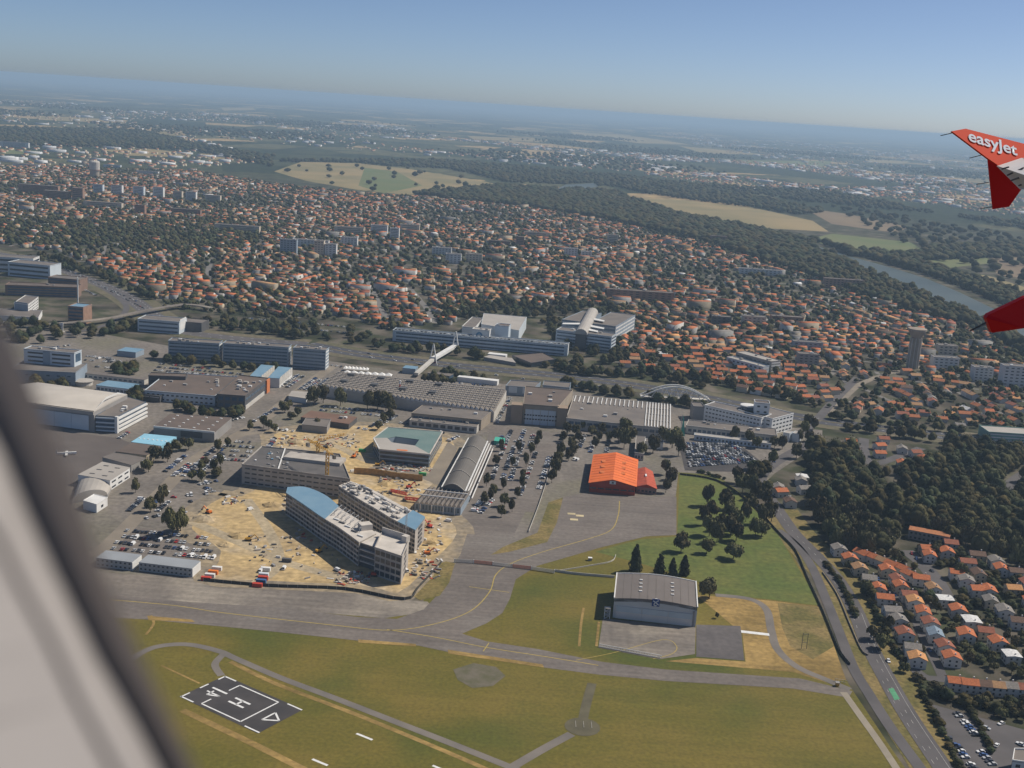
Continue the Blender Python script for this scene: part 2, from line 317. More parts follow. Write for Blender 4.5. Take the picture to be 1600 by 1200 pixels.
for i, (a, b) in enumerate((((557, 1146), (582, 1156)), ((488, 1186), (512, 1196)), ((676, 1196), (700, 1206)), ((745, 1228), (770, 1238)))):
    A_, B_ = G(*a, .1), G(*b, .1); d = (B_-A_).normalized(); nn = Vector((-d.y, d.x, 0))*.7
    tag(obj('runway_dash', [A_+nn, A_-nn, B_-nn, B_+nn], [(0, 1, 2, 3)], white_p), kind='structure')
def path(name, px, w, mat, z=.14, k=6): return ribbon(name, px, w, z, mat, k=k)
pathm = M('path_asphalt', (.2, .175, .15), (.15, .135, .12), scale=.06)
path('airfield_path', [(205, 1030), (240, 1012), (290, 1007), (340, 1017), (370, 1030), (440, 1060), (520, 1090), (610, 1125), (700, 1160), (800, 1200), (900, 1240)], 4.5, pathm)
path('airfield_path.001', [(352, 1020), (336, 1038), (346, 1056)], 4, pathm, .13)
path('airfield_path.002', [(800, 1199), (850, 1170), (893, 1147)], 5, pathm, .13)
path('airfield_path.003', [(1118, 930), (1170, 936), (1197, 952), (1205, 985), (1215, 1015), (1245, 1042), (1290, 1062), (1328, 1078)], 5, pathm, .17)
path('airfield_path.004', [(1318, 1082), (1345, 1120), (1370, 1155), (1400, 1200), (1440, 1265)], 4, M('pale_path', (.3, .26, .2), var=.15, scale=.1), .17)
path('airfield_path.005', [(925, 1068), (915, 1105), (908, 1140)], 5, M('faint_track', (.13, .115, .07), var=.3, scale=.1), .13)
path('gate_path', [(1158, 987), (1202, 992)], 3.5, white_p, .18)
lathe_pts = [(G(910, 1136).x+9*math.cos(a*math.pi/10), G(910, 1136).y+9*math.sin(a*math.pi/10)) for a in range(20)]
sheet('compass_circle', lathe_pts, .15, MATS['faint_track'], world=True)
g_ = G(912, 1134)
tag(bars('compass_mark', [((g_.x-4+4*i, g_.y-2, .2), (g_.x-4+4*i, g_.y+4, .2)) for i in range(3)], .3, M('worn_mark_paint', (.35, .33, .28), var=.3, scale=.6)), kind='structure')
for px in ([(905, 1010), (908, 975), (912, 950)], [(932, 1010), (936, 972)], [(236, 962), (240, 975), (228, 992)]): path('dry_track', px, 1.5, dry_m, .16)
for px, w in (([(360, 1034), (430, 1068), (560, 1118), (700, 1176), (800, 1220)], 3), ([(285, 1110), (380, 1155), (470, 1200), (540, 1235)], 4), ([(252, 1040), (312, 1068)], 1.2)): path('dry_track', px, w, dry_m, .12)
# yellow taxi lines
for px in ([(-300, 905), (205, 940), (350, 958), (520, 977), (610, 985), (680, 975), (735, 955), (765, 925), (775, 898), (800, 880), (850, 862), (920, 842), (955, 828), (966, 805), (968, 783)], [(605, 984), (680, 996), (760, 1012), (850, 1026), (935, 1040)]):
    ribbon('taxi_line', px, .7, .17, yellow_p)
ribbon('taxi_line', [(733, 917), (796, 926)], .6, .18, yellow_p); ribbon('taxi_line', [(764, 1005), (755, 1018)], .6, .18, yellow_p)
ribbon('taxi_line', [(900, 1032), (960, 1020), (1035, 1000), (1057, 1010), (1050, 1022), (1020, 1030)], .5, .2, yellow_p)
for px in ((893, 803), (906, 806), (897, 812)):
    g = G(*px); sheet('painted_patch', [(g.x-3, g.y-2), (g.x+3, g.y-2), (g.x+3, g.y+2), (g.x-3, g.y+2)], .18, M('cream_paint', (.6, .5, .3)), world=True)
# roads
MAIN = [(1275, 690), (1240, 706), (1205, 728), (1188, 748), (1196, 768), (1214, 795), (1240, 832), (1275, 868), (1310, 908), (1338, 958), (1358, 1008), (1388, 1065), (1420, 1120), (1470, 1195), (1540, 1300)]
SERV = [(1216, 828), (1245, 852), (1268, 885), (1290, 935), (1312, 990), (1334, 1045), (1358, 1085), (1390, 1135), (1430, 1190), (1480, 1260)]
EXPW = [(480, 538), (560, 553), (680, 568), (780, 578), (900, 590), (1050, 612), (1240, 650), (1330, 664), (1440, 677), (1600, 697), (1800, 722)]
HWY = [(-120, 375), (0, 397), (71, 414), (120, 430), (169, 449), (206, 468), (238, 492), (275, 515), (360, 528), (480, 538)]
ribbon('verge', MAIN[5:], 34, .07, verge_m)
ribbon('main_road', MAIN, 11, .2, road_m); ribbon('main_road_junction', [(1275, 690), (1262, 672), (1278, 655), (1300, 630), (1340, 590)], 10, .21, road_m)
ribbon('service_road', SERV, 6.5, .2, road_m)
faded = M('faded_road_paint', (.45, .44, .42), (.3, .29, .28), scale=.4); dashes('road_marking', MAIN[5:], .25, .24, faded, 3, 9); ribbon('road_marking', MAIN[9:], .22, .24, faded, off=3.2); dashes('road_marking', MAIN[8:], .22, .24, faded, 3, 9, off=-3.3)
sheet('green_road_panel', [(1388, 1076), (1396, 1075), (1406, 1092), (1398, 1094)], .25, M('green_paint', (.1, .32, .17), var=.2, scale=.5), None)
ribbon('expressway', EXPW, 30, .2, hway_m); ribbon('expressway.001', HWY, 26, .21, road_m)
ribbon('central_reserve', EXPW, 2, .24, verge_m); dusty = M('dusty_verge', (.15, .125, .08), (.1, .095, .05), scale=.03, grain=(.2, .3)); ribbon('expressway_verge', EXPW, 60, .15, dusty); ribbon('expressway_verge', HWY, 58, .16, dusty)
for off in (-8, 8): dashes('road_marking', EXPW, .5, .25, white_p, 4, 10, off=off); dashes('road_marking', HWY, .5, .26, white_p, 4, 10, off=off)
ribbon('slip_road', [(150, 445), (180, 462), (197, 478), (192, 492), (174, 504), (140, 515), (60, 530)], 8, .22, road_m)
ribbon('flyover', [(60, 515), (120, 510), (175, 503), (235, 490), (290, 482), (330, 487)], 9, 6, concrete, h=1.2)
ribbon('campus_road', [(150, 870), (200, 822), (300, 722), (345, 695), (372, 680), (410, 657), (440, 632), (480, 601), (520, 572)], 12, .1, beige_road)
ribbon('campus_road.001', [(372, 680), (440, 672), (480, 665)], 8, .11, beige_road)
ribbon('campus_road.002', [(826, 800), (850, 745), (866, 700), (872, 675)], 9, .1, asphalt)
ribbon('estate_road', [(1415, 860), (1440, 880), (1465, 910), (1480, 940)], 12, .13, road_m); ribbon('estate_road', [(1400, 1015), (1440, 1055), (1475, 1062), (1530, 1070), (1600, 1078)], 7, .13, road_m)
ribbon('estate_road', [(1475, 1062), (1450, 1010), (1425, 960), (1395, 925), (1370, 900)], 6, .12, road_m)
ribbon('estate_road', [(1350, 685), (1350, 705), (1362, 725), (1400, 715), (1440, 700)], 10, .13, road_m)
ribbon('loop_road', [(1640, 720), (1590, 745), (1575, 765), (1585, 785), (1640, 812)], 9, .13, road_m)
ribbon('avenue', [(1280, 655), (1310, 630), (1345, 600), (1400, 580), (1440, 572)], 9, .13, beige_road)
for px in ([(575, 440), (590, 470), (605, 500)], [(640, 450), (665, 480), (680, 505)], [(330, 405), (325, 430), (335, 455)], [(290, 400), (300, 430)], [(980, 560), (990, 540), (1010, 510)], [(1290, 590), (1330, 560)]): ribbon('suburb_street', px, 9, .12, M('pale_street', (.2, .185, .17), var=.2))
sheet('car_park', [(1455, 1100), (1600, 1140), (1720, 1165), (1720, 1260), (1530, 1260), (1490, 1170)], .1, road_m)
sheet('car_park.001', [(1060, 690), (1150, 690), (1190, 722), (1165, 738), (1070, 735)], .1, asph_dark)
sheet('car_park.002', [(768, 665), (868, 676), (840, 760), (800, 842), (730, 834), (722, 800)], .09, asphalt)
sheet('car_park.003', [(196, 822), (330, 836), (350, 884), (165, 862)], .09, asphalt)
sheet('left_apron', [(-300, 640), (80, 672), (182, 684), (205, 692), (178, 708), (120, 748), (60, 800), (-300, 780)], .08, M('brown_asphalt', (.13, .11, .098), (.11, .093, .084), scale=.04))
sheet('river', [(1262, 380), (1300, 392), (1345, 405), (1400, 420), (1450, 436), (1500, 457), (1560, 486), (1640, 530), (1700, 590), (1640, 560), (1560, 507), (1500, 480), (1440, 457), (1390, 440), (1330, 414), (1270, 392)], .1, water_m)
sheet('river.001', [(866, 297), (885, 288), (930, 286), (935, 292), (900, 296), (875, 303)], .1, water_m)
for i, (m, px) in enumerate(((field_t, [(428, 268), (470, 253), (560, 255), (640, 264), (760, 284), (790, 292), (700, 300), (640, 305), (560, 297), (480, 283)]), (field_g, [(570, 262), (620, 268), (660, 290), (600, 302), (560, 290)]),
        (field_t, [(960, 308), (1060, 312), (1180, 325), (1270, 345), (1295, 362), (1200, 357), (1130, 345), (1050, 328)]), (field_g, [(1262, 374), (1300, 365), (1420, 378), (1452, 394), (1400, 402), (1330, 395)]),
        (field_t, [(160, 234), (230, 232), (300, 240), (296, 246), (200, 243)]), (field_t, [(312, 240), (400, 240), (418, 246), (330, 250)]), (field_t, [(218, 204), (290, 207), (290, 212), (225, 211)]), (field_b, [(1255, 325), (1330, 335), (1420, 355), (1400, 364), (1300, 350)]),
        (field_b, [(1540, 405), (1600, 395), (1660, 410), (1640, 440), (1560, 430)]), (field_t, [(1485, 425), (1540, 430), (1600, 448), (1660, 470), (1600, 460), (1510, 440)]), (field_g, [(1400, 400), (1520, 395), (1560, 410), (1470, 420)]), (field_t, [(345, 168), (395, 168), (400, 172), (350, 173)]), (field_t, [(55, 180), (200, 188), (195, 193), (60, 187)]), (field_t, [(890, 205), (1000, 214), (1080, 226), (1000, 224), (900, 212)]), (field_t, [(1060, 228), (1150, 236), (1200, 242), (1100, 240)]), (field_g, [(1150, 250), (1300, 252), (1290, 262), (1170, 258)]), (field_t, [(730, 212), (860, 218), (850, 222), (740, 218)]), (field_t, [(1350, 248), (1420, 252), (1415, 256), (1355, 254)]), (field_b, [(1420, 240), (1480, 246), (1470, 252), (1424, 250)]), (field_g, [(0, 232), (60, 236), (60, 242), (0, 240)]), (field_g, [(280, 372), (330, 366), (345, 374), (300, 380)]))):
    sheet('field', px, .35+.01*i, m)

# ------------------------------------------------------------------ buildings
OCC = []                                          # plan outlines kept clear of scattered houses and trees
def windows(root, a, b, z0, fh, rows, cols, wf, hf, mat=None, name='window', u0=.02, u1=.98, t=.3, sill=.3):
    a, b = Vector(a[:2]), Vector(b[:2]); d = b-a; L = d.length; rz = math.atan2(d.y, d.x)
    for r in range(rows):
        for c in range(cols):
            u = u0+(u1-u0)*(c+.5)/cols; p = a.lerp(b, u); z = z0+fh*(r+sill+hf/2)
            box(name, (p.x, p.y, z), (L*(u1-u0)/cols*wf, t, fh*hf), rz, mat or glass, root)
def foot(px, h, depth=None):
    """plan outline FL, FR, BR, BL from survey points taken at roof level"""
    p = [Vector(G2(*q, h)) for q in px]
    if depth is not None:
        d = (p[1]-p[0]).normalized(); nn = Vector((-d.y, d.x))
        if nn.y < 0: nn = -nn
        p = [p[0], p[1], p[1]+nn*depth, p[0]+nn*depth]
    return p
def expand(p, e):
    c = sum((Vector(q) for q in p), Vector((0, 0)))/len(p); return [q+(q-c).normalized()*e for q in p]
def block(name, label, cat, px, h, wall, roof, depth=None, z0=0., par=.8, units=0, group=None, pts=None, fac=()):
    p = pts or foot(px, h, depth); p = [Vector(q) for q in p]; OCC.append(p)
    c = sum(p, Vector((0, 0)))/len(p); root = thing(name, label, cat, (c.x, c.y, 0), group)
    prism('wall', p, z0, h, wall, root)
    ins = [q+(c-q).normalized()*.8 for q in p]
    prism('roof', expand(p, .15), h, h+.35, roof, root)
    if par:
        n_ = len(p)
        for i in range(n_):
            a, b = p[i], p[(i+1) % n_]; m_ = (a+b)/2; d = b-a
            box('parapet', (m_.x, m_.y, h+.35+par/2), (d.length+.3, .4, par), math.atan2(d.y, d.x), wall, root)
    for i in range(units):
        u, v = rnd.uniform(.12, .88), rnd.uniform(.2, .8); q = p[0].lerp(p[1], u).lerp(p[3 % len(p)].lerp(p[2], u), v); s = rnd.uniform(1.5, 4)
        d = p[1]-p[0]; box('roof_unit', (q.x, q.y, h+.35+s*.25), (s, s*rnd.uniform(.5, 1), s*.5), math.atan2(d.y, d.x), rnd.choice([white, rooflight, grey]), root)
    for f in fac:
        i, rows, cols, wf, hf = f[:5]; m_ = f[5] if len(f) > 5 else glass; zb = f[6] if len(f) > 6 else z0; kw = f[7] if len(f) > 7 else {}
        windows(root, p[i], p[(i+1) % len(p)], zb, (h-zb)/max(rows, 1), rows, cols, wf, hf, m_, **kw)
    return root, p
def gable(root, p, h, rise, roofm, wallm, over=.5, ridge='depth', prefix=''):
    """gable roof over outline FL,FR,BR,BL; ridge runs along the depth or the width; each slope its own part"""
    a, b, c, d = [Vector(q) for q in p]
    if ridge == 'width': a, b, c, d = b, c, d, a
    f, k = (a+b)/2, (d+c)/2; ax = (k-f).normalized()*over
    V3 = lambda q, z: Vector((q.x, q.y, z))
    sl_ = rise/((b-a).length/2)
    for e0, e1, m0, m1 in ((a, d, f, k), (b, c, f, k)):
        o_ = (e0-m0).normalized()*over; dz = -sl_*over
        q = [V3(e0+o_-ax, h+dz), V3(e1+o_+ax, h+dz), V3(m1+ax, h+rise), V3(m0-ax, h+rise)]
        vs = q+[v+Vector((0, 0, .3)) for v in q]
        obj('roof', vs, [(3, 2, 1, 0), (4, 5, 6, 7), (0, 1, 5, 4), (1, 2, 6, 5), (2, 3, 7, 6), (3, 0, 4, 7)], roofm, root)
    for s, t, m_ in ((a, b, f), (d, c, k)):
        obj('gable', [V3(s, h), V3(t, h), V3(m_, h+rise)], [(0, 1, 2), (2, 1, 0)][:1], wallm, root)

# maintenance hangar with the blue sign
hp = foot([(960, 934), (1090, 948.5), (1087.5, 908.5), (964, 895.5)], 13); OCC.append(hp)
c_ = sum(hp, Vector((0, 0)))/4; kr = thing('maintenance_hangar', 'grey arched-roof hangar with blue emblem sign on its apron', 'hangar', (c_.x, c_.y, 0))
prism('wall', hp, 0, 12.6, M('hangar_cladding', (.55, .55, .53), var=.08, scale=.1, rough=.6), kr)
N = 12; vs, fs = [], []
for i in range(N+1):
    u = i/N; z = 12.7+1.9*math.sin(math.pi*u); q0 = hp[0].lerp(hp[1], u); q1 = hp[3].lerp(hp[2], u); vs += [(q0.x, q0.y, z), (q1.x, q1.y, z), (q0.x, q0.y, z-2.2), (q1.x, q1.y, z-2.2)]
for i in range(N): o = i*4; fs += [(o, o+4, o+5, o+1), (o+2, o+6, o+4, o), (o+1, o+5, o+7, o+3)]
obj('roof', vs, fs, M('hangar_roof', (.17, .148, .135), (.155, .135, .123), scale=.08), kr)
for s, t in ((hp[0], hp[3]), (hp[1], hp[2])):
    d = t-s; m_ = (s+t)/2; box('roof_edge', (m_.x, m_.y, 13), (d.length+.6, .7, .7), math.atan2(d.y, d.x), white, kr)
segs = [(Vector((*hp[3].lerp(hp[2], i/N), 12.9+1.9*math.sin(math.pi*i/N))), Vector((*hp[3].lerp(hp[2], (i+1)/N), 12.9+1.9*math.sin(math.pi*(i+1)/N)))) for i in range(N)]
bars('roof_edge', segs, .5, white, kr)
for u in (.31, .7):
    for v in (.28, .43, .58, .73):
        q = hp[0].lerp(hp[1], u).lerp(hp[3].lerp(hp[2], u), v); box('skylight', (q.x, q.y, 14.62), (1.9, 1.0, .5), math.atan2(*(hp[1]-hp[0]).yx), white, kr)
dirF = (hp[1]-hp[0]).normalized(); nF = Vector((dirF.y, -dirF.x)); LF = (hp[1]-hp[0]).length; rzF = math.atan2(dirF.y, dirF.x)
door_u, door_l = M('door_upper_glazing', (.5, .56, .58), var=.08, scale=.1, rough=.3), M('door_lower_panel', (.66, .62, .57), var=.08, scale=.1)
for i in range(3):
    u = .03+.315*(i+.5); q = hp[0]+dirF*LF*u+nF*.2
    dr_ = box('door', (q.x, q.y, 4.1), (LF*.31, .4, 8.2), rzF, door_l, kr)
    q = q+nF*.1; box('door_glazing', (q.x, q.y, 6.4), (LF*.306, .4, 3.4), rzF, door_u, kr)
q = hp[0]+dirF*LF*.965+nF*.3; box('door_post', (q.x, q.y, 5), (1.2, .7, 10), rzF, grey, kr)
q = hp[0]+dirF*LF*.5+nF*.35
sg = box('sign', (q.x, q.y, 12.9), (4.6, .4, 4.6), rzF, signblue, kr)
def signpt(u, v): w_ = q+dirF*u+nF*.32; return Vector((w_.x, w_.y, 12.9+v))
bars('emblem', [(signpt(-1.7, 1.3), signpt(-.6, .7)), (signpt(-.6, .7), signpt(.4, -.1)), (signpt(.4, -.1), signpt(1.8, -1.2)), (signpt(1.5, 1.6), signpt(.2, .6)), (signpt(.2, .6), signpt(-.9, -.4)), (signpt(-.9, -.4), signpt(-1, -1.3)), (signpt(-1, -1.3), signpt(-.3, -1.8)), (signpt(-.3, -1.8), signpt(.6, -1.5))], .55, white, kr)
box('sign_lamp', (q.x, q.y, 15.5), (1.4, .5, .3), rzF, white, kr)
g = G(948, 966); st = thing('stair_tower', 'white steel outside stair on the left of the grey hangar', 'stair', (g.x, g.y, 0))
for x in (-1.6, 1.6):
    for y in (-1.2, 1.2): box('post', (g.x+x, g.y+y, 3.5), (.3, .3, 7), 0, white, st)
for z in (2.4, 4.7, 7): box('landing', (g.x, g.y, z), (3.6, 2.8, .25), 0, rooflight, st)
bars('flight', [((g.x-1.5, g.y-1, .2), (g.x+1.5, g.y-1, 2.4)), ((g.x+1.5, g.y+1, 2.4), (g.x-1.5, g.y+1, 4.7)), ((g.x-1.5, g.y-1, 4.7), (g.x+1.5, g.y-1, 7))], .5, steel, st)

# orange hangar and annex
op = foot([(921.5, 754), (993, 760), (995.7, 718.7), (928.7, 711)], 8); OCC.append(op); c_ = sum(op, Vector((0, 0)))/4
orr = thing('orange_hangar', 'bright orange hangar with gabled roof and dark red front', 'hangar', (c_.x, c_.y, 0))
prism('wall', op, 0, 8, red_w, orr); gable(orr, op, 8, 4.2, orange_r, red_w, 1.0)
dO = (op[1]-op[0]).normalized(); nO = Vector((dO.y, -dO.x)); LO = (op[1]-op[0]).length; rzO = math.atan2(dO.y, dO.x)
for i in range(6):
    q = op[0]+dO*LO*(i+.5)/6+nO*.2; box('door', (q.x, q.y, 2.6), (LO/6*.94, .3, 5.2), rzO, red_w, orr)
    box('door_window', (q.x+nO.x*.15, q.y+nO.y*.15, 3.9), (LO/6*.8, .3, 1.1), rzO, glass, orr)
q = op[0]+dO*LO*.5+nO*.3; box('badge', (q.x, q.y, 9.6), (5, .3, 2.6), rzO, white, orr); q = q+nO*.2; box('badge_mark', (q.x, q.y, 9.6), (1.6, .3, 1.4), rzO, dgrey, orr)
for u in (.25, .7):
    for v in (.3, .5, .7):
        qq = op[0].lerp(op[1], u).lerp(op[3].lerp(op[2], u), v); box('roof_panel', (qq.x, qq.y, 8.55+4.2*(1-abs(u-.5)*2)), (4, 6, .12), rzO, M('weathered_orange_sheet', (.62, .17, .05), var=.15, scale=.3), orr, ry=0)
def seams(root, a0, a1, b0, b1, n_, w, mat):
    for i in range(1, n_): t = i/n_; bars('roof_seam', [(a0.lerp(a1, t), b0.lerp(b1, t))], w, mat, root)
seam_o = M('orange_seam', (.6, .13, .03)); V3_ = lambda q, z: Vector((q.x, q.y, z)); rf_, rk_ = (op[0]+op[1])/2, (op[3]+op[2])/2
seams(orr, V3_(op[0], 8.32), V3_(op[3], 8.32), V3_(rf_, 12.5), V3_(rk_, 12.5), 11, .22, seam_o); seams(orr, V3_(op[1], 8.32), V3_(op[2], 8.32), V3_(rf_, 12.5), V3_(rk_, 12.5), 11, .22, seam_o)
for s_, t_ in ((op[0], op[3]), (op[1], op[2])): bars('gutter', [(V3_(s_, 7.6), V3_(t_, 7.6))], .5, red_w, orr)
for i in range(1, 10): u = i/10; z = 12.74+1.9*math.sin(math.pi*u); bars('roof_seam', [(Vector((*hp[0].lerp(hp[1], u), z)), Vector((*hp[3].lerp(hp[2], u), z)))], .18, roofgrey, kr)
ap = foot([(995, 760), (1026, 764), (1019, 737), (996, 733)], 5); OCC.append(ap); c_ = sum(ap, Vector((0, 0)))/4
an = thing('red_annex', 'low red-brown gabled annex beside the orange hangar', 'annex', (c_.x, c_.y, 0)); prism('wall', ap, 0, 5, M('grey_red_wall', (.33, .2, .16)), an); gable(an, ap, 5, 2.6, redbrown, red_w, .5)
qq = (ap[0]+ap[1]+ap[2]+ap[3])/4; box('roof_vent', (qq.x, qq.y, 8), (1.4, 6, .8), rzO, white, an); windows(an, ap[0], ap[1], 0, 4, 1, 5, .6, .35)

# blue-grey office slabs
for i, (px, lab) in enumerate(([[(263, 533.4), (342.5, 538)], 'left'], [[(348, 537.5), (451, 544)], 'middle'], [[(458, 544.5), (509, 548.5)], 'right'])):
    r_, p = block('office_slab', f'long blue-grey glazed office slab, {lab} of the three in a row', 'office', px, 22, bluegrey, roofgrey, 17, units=7, group='blue-grey office slabs',
                  fac=[(0, 6, 12 if i == 1 else 9, .96, .42, glassb), (1, 6, 1, .9, .35, white), (3, 6, 2, .8, .4, glassb)])
# white blue-roofed pair
for i, px in enumerate(([(390, 588), (408, 589), (429, 572), (408, 570)], [(419, 590.6), (437, 591.6), (457, 575), (435, 573)])):
    block('blue_roofed_hall', ('left' if i == 0 else 'right')+' white hall with pale blue roof beside the orange end wall', 'hall', px, 10, white, blueroof, par=0, group='blue roofed halls', fac=[(1, 1, 6, .85, .8, offwhite)])
# low brown factory, L-shape
r_, p = block('low_factory', 'long low factory with brown flat roof and pale blue front', 'factory', [(226, 611), (336, 620), (372, 590), (262, 583)], 9, paleblue, roofbrown, units=14, fac=[(0, 2, 14, .5, .3), (1, 2, 6, .5, .3)])
block('roof_hall', 'grey raised hall on the left of the low factory roof', 'hall', [(232, 588), (290, 590), (300, 582), (240, 580)], 12, dgrey, roofbrown, 14, fac=[(0, 1, 3, .8, .4)])
r_, p = block('factory_wing', 'taller brown-roofed factory wing with orange end panel', 'factory', [(339, 617), (383, 620), (420, 592), (374, 587)], 13, dgrey, roofbrown, units=14, fac=[(0, 2, 4, .7, .5, glassb), (1, 2, 8, .9, .35, glassb)])
q = p[1].lerp(p[2], .93); d = p[2]-p[1]; box('orange_panel', (q.x+.6, q.y, 6.9), (d.length*.13, 1.6, 13.8), math.atan2(d.y, d.x), orangepan, r_)
q = p[1].lerp(p[2], .4); box('white_plinth', (q.x+.3, q.y, 2), (d.length*.78, .6, 4), math.atan2(d.y, d.x), offwhite, r_)
# grey hangar with skylights
r_, p = block('flat_hangar', 'wide grey hangar with dark flat roof dotted by skylights', 'hangar', [(240, 667), (335, 676), (362, 653), (266, 647)], 9, grey, roofbrown, par=.0, fac=[(0, 1, 1, .55, .6, dgrey, 0, dict(u0=.3, u1=.95))])
for u in (.15, .38, .62, .86):
    for v in (.15, .4, .65, .88):
        q = p[0].lerp(p[1], u).lerp(p[3].lerp(p[2], u), v); box('skylight', (q.x, q.y, 9.6), (2, 1.4, .5), rzF, white, r_)
d = p[1]-p[0]; m_ = (p[0]+p[1])/2; box('fascia', (m_.x, m_.y, 9.2), (d.length, .8, 1.6), math.atan2(d.y, d.x), white, r_)
r_, p = block('light_blue_hall', 'low hall with bright light blue roof by the trees', 'hall', [(205, 691), (252, 697), (276, 683), (226, 678)], 6, cyanroof, cyanroof, par=0)
for i in range(7): q = p[0].lerp(p[1], (i+.5)/7).lerp(p[3].lerp(p[2], (i+.5)/7), .45); box('skylight', (q.x, q.y, 6.5), (1.5, 1.5, .4), rzF, white, r_)
block('brown_roofed_hall', 'cream workshop with dark brown roof before the light blue hall', 'workshop', [(181, 706), (229, 712), (252, 698), (207, 692)], 7, M('cream_wall', (.5, .42, .28)), roofbrown, par=0, fac=[(1, 1, 8, .5, .5)])
block('grey_roofed_hall', 'grey low workshop with a line of white rooflights', 'workshop', [(160, 715), (205, 727), (228, 716), (180, 707)], 6, grey, roofgrey, par=0, units=0)
r_, p = block('white_hall', 'white gabled hall with dark roof slots by the left apron', 'hall', [(122, 742), (172, 751), (203, 731), (160, 722)], 8, white, rooflight, par=0, fac=[(1, 2, 3, .6, .3)])
for u in (.3, .7):
    for v in (.2, .5, .8): q = p[0].lerp(p[1], u).lerp(p[3].lerp(p[2], u), v); box('roof_slot', (q.x, q.y, 8.5), (4, 1.2, .25), rzF, dgrey, r_)
ah = foot([(112, 775), (168, 765), (176, 750), (122, 748)], 6); OCC.append(ah); c_ = sum(ah, Vector((0, 0)))/4; ar = thing('arched_shed', 'pale arched shed between the white halls', 'shed', (c_.x, c_.y, 0))
vs, fs = [], []
for i in range(11):
    a = math.pi*i/10; u = .5-.5*math.cos(a)
    for s, t in ((ah[0], ah[1]), (ah[3], ah[2])): q = s.lerp(t, u); vs.append((q.x, q.y, 2+6*math.sin(a)))
for i in range(10): fs.append((2*i, 2*i+2, 2*i+3, 2*i+1))
fs += [tuple(range(0, 22, 2)), tuple(range(21, 0, -2))]; obj('vault', vs, fs, rooflight, ar); prism('wall', ah, 0, 2.02, grey, ar)
block('small_white_hall', 'small white box hall nearest the window frame', 'hall', [(130, 783), (151, 789), (168, 778), (147, 773)], 6, white, white, par=.3, fac=[(1, 1, 1, .2, .3)])

# big hangar on the left with attached office
bh = foot([(-20, 622), (147, 644), (199, 617), (60, 598)], 18); OCC.append(bh); c_ = sum(bh, Vector((0, 0)))/4
br = thing('airliner_hangar', 'huge hangar with pale blue sliding doors and curved pale roof', 'hangar', (c_.x, c_.y, 0)); prism('wall', bh, 0, 18, grey, br)
vs, fs = [], []
for i in range(13):
    v = i/12; z = 18.2+3.5*math.sin(math.pi*min(1, v*.9+.08)); q0 = bh[0].lerp(bh[3], v); q1 = bh[1].lerp(bh[2], v); vs += [(q0.x, q0.y, z), (q1.x, q1.y, z), (q1.x, q1.y, 17.8)]
for i in range(12): o = i*3; fs += [(o, o+1, o+4, o+3), (o+1, o+2, o+5, o+4)]
obj('roof', vs, fs, rooflight, br, smooth=True)
d = bh[1]-bh[0]; dn = d.normalized(); nn = Vector((dn.y, -dn.x)); rz = math.atan2(d.y, d.x)
for i in range(6):
    q = bh[0].lerp(bh[1], (i+.5)/6.3)+nn*.4; box('door', (q.x, q.y, 7.4), (d.length/6.3*.985, .6, 13.8), rz, paleblue, br); box('door_rail', (q.x, q.y, .6), (d.length/6.3*.985, 1, .8), rz, dgrey, br)
m_ = (bh[0]+bh[1])/2+nn*.5; box('fascia', (m_.x, m_.y, 17), (d.length, 1.4, 3), rz, rooflight, br)
obj('roof_fin', [Vector((*bh[1], 19)), Vector((*bh[1].lerp(bh[2], .35), 26)), Vector((*bh[1].lerp(bh[2], .7), 25)), Vector((*bh[2], 18.5)), Vector((*bh[1].lerp(bh[2], .7), 23.6)), Vector((*bh[1].lerp(bh[2], .35), 24.4))], [(0, 1, 5), (1, 2, 4, 5), (2, 3, 4)], white, br)
r_, p = block('hangar_office', 'white four-storey office with long balconies on the big hangar side', 'office', [(150, 650), (183, 652), (228, 629), (200, 621)], 14, glassb, roofgrey, par=.3, units=4)
for z in (1.5, 5, 8.7, 12.8):
    d = p[2]-p[1]; m_ = (p[1]+p[2])/2; box('balcony', (m_.x+.8, m_.y, z), (d.length, 1.8, 1.5), math.atan2(d.y, d.x), white, r_)
    d = p[1]-p[0]; m_ = (p[0]+p[1])/2; box('balcony', (m_.x, m_.y-.6, z), (d.length, 1.5, 1.1), math.atan2(d.y, d.x), paleblue, r_)
q = p[1]; box('pillar', (q.x, q.y-1, 7.5), (2.6, 2.6, 15), rz, white, r_)
# white office, upper left
r_, p = block('podium_office', 'blue-grey podium under the white office block, far left', 'podium', [(15, 578), (118, 583), (135, 575), (40, 570)], 13, bluegrey, roofgrey, 40, par=.4, fac=[(0, 2, 6, .3, .2, glassb)])
r_, p = block('white_office', 'white ribbon-windowed office block raised on a blue-grey podium', 'office', [(37, 546), (116, 553)], 27, paleblue, roofgrey, 16, z0=13.2, units=3)
windows(r_, p[0], p[1], 14, 4.2, 3, 2, .75, .4, glass, t=.5); windows(r_, p[1], p[2], 14.5, 11, 1, 1, .7, .75, glassb, t=.6)
q = p[0].lerp(p[1], .45); box('stair_core', (q.x, q.y, 20), (7, 1.5, 14), math.atan2(*(p[1]-p[0]).yx), bluegrey, r_)
block('link_building', 'long narrow white link building behind the big hangar', 'building', [(128, 583), (225, 594)], 5, offwhite, roofgrey, 9, par=0, fac=[(0, 1, 12, .6, .35, glassb)])
block('link_building', 'low dark glazed pavilion with two white roof strips', 'building', [(217, 616), (250, 620)], 6, dgrey, dgrey, 14, par=.3, fac=[(0, 1, 2, .9, .3, white, 4)])
block('link_building', 'low pale roofed pavilion between the trees behind the big hangar', 'building', [(150, 602), (200, 608)], 6, paleblue, blueroof, 22, par=0, fac=[(0, 1, 8, .7, .4, glassb)])
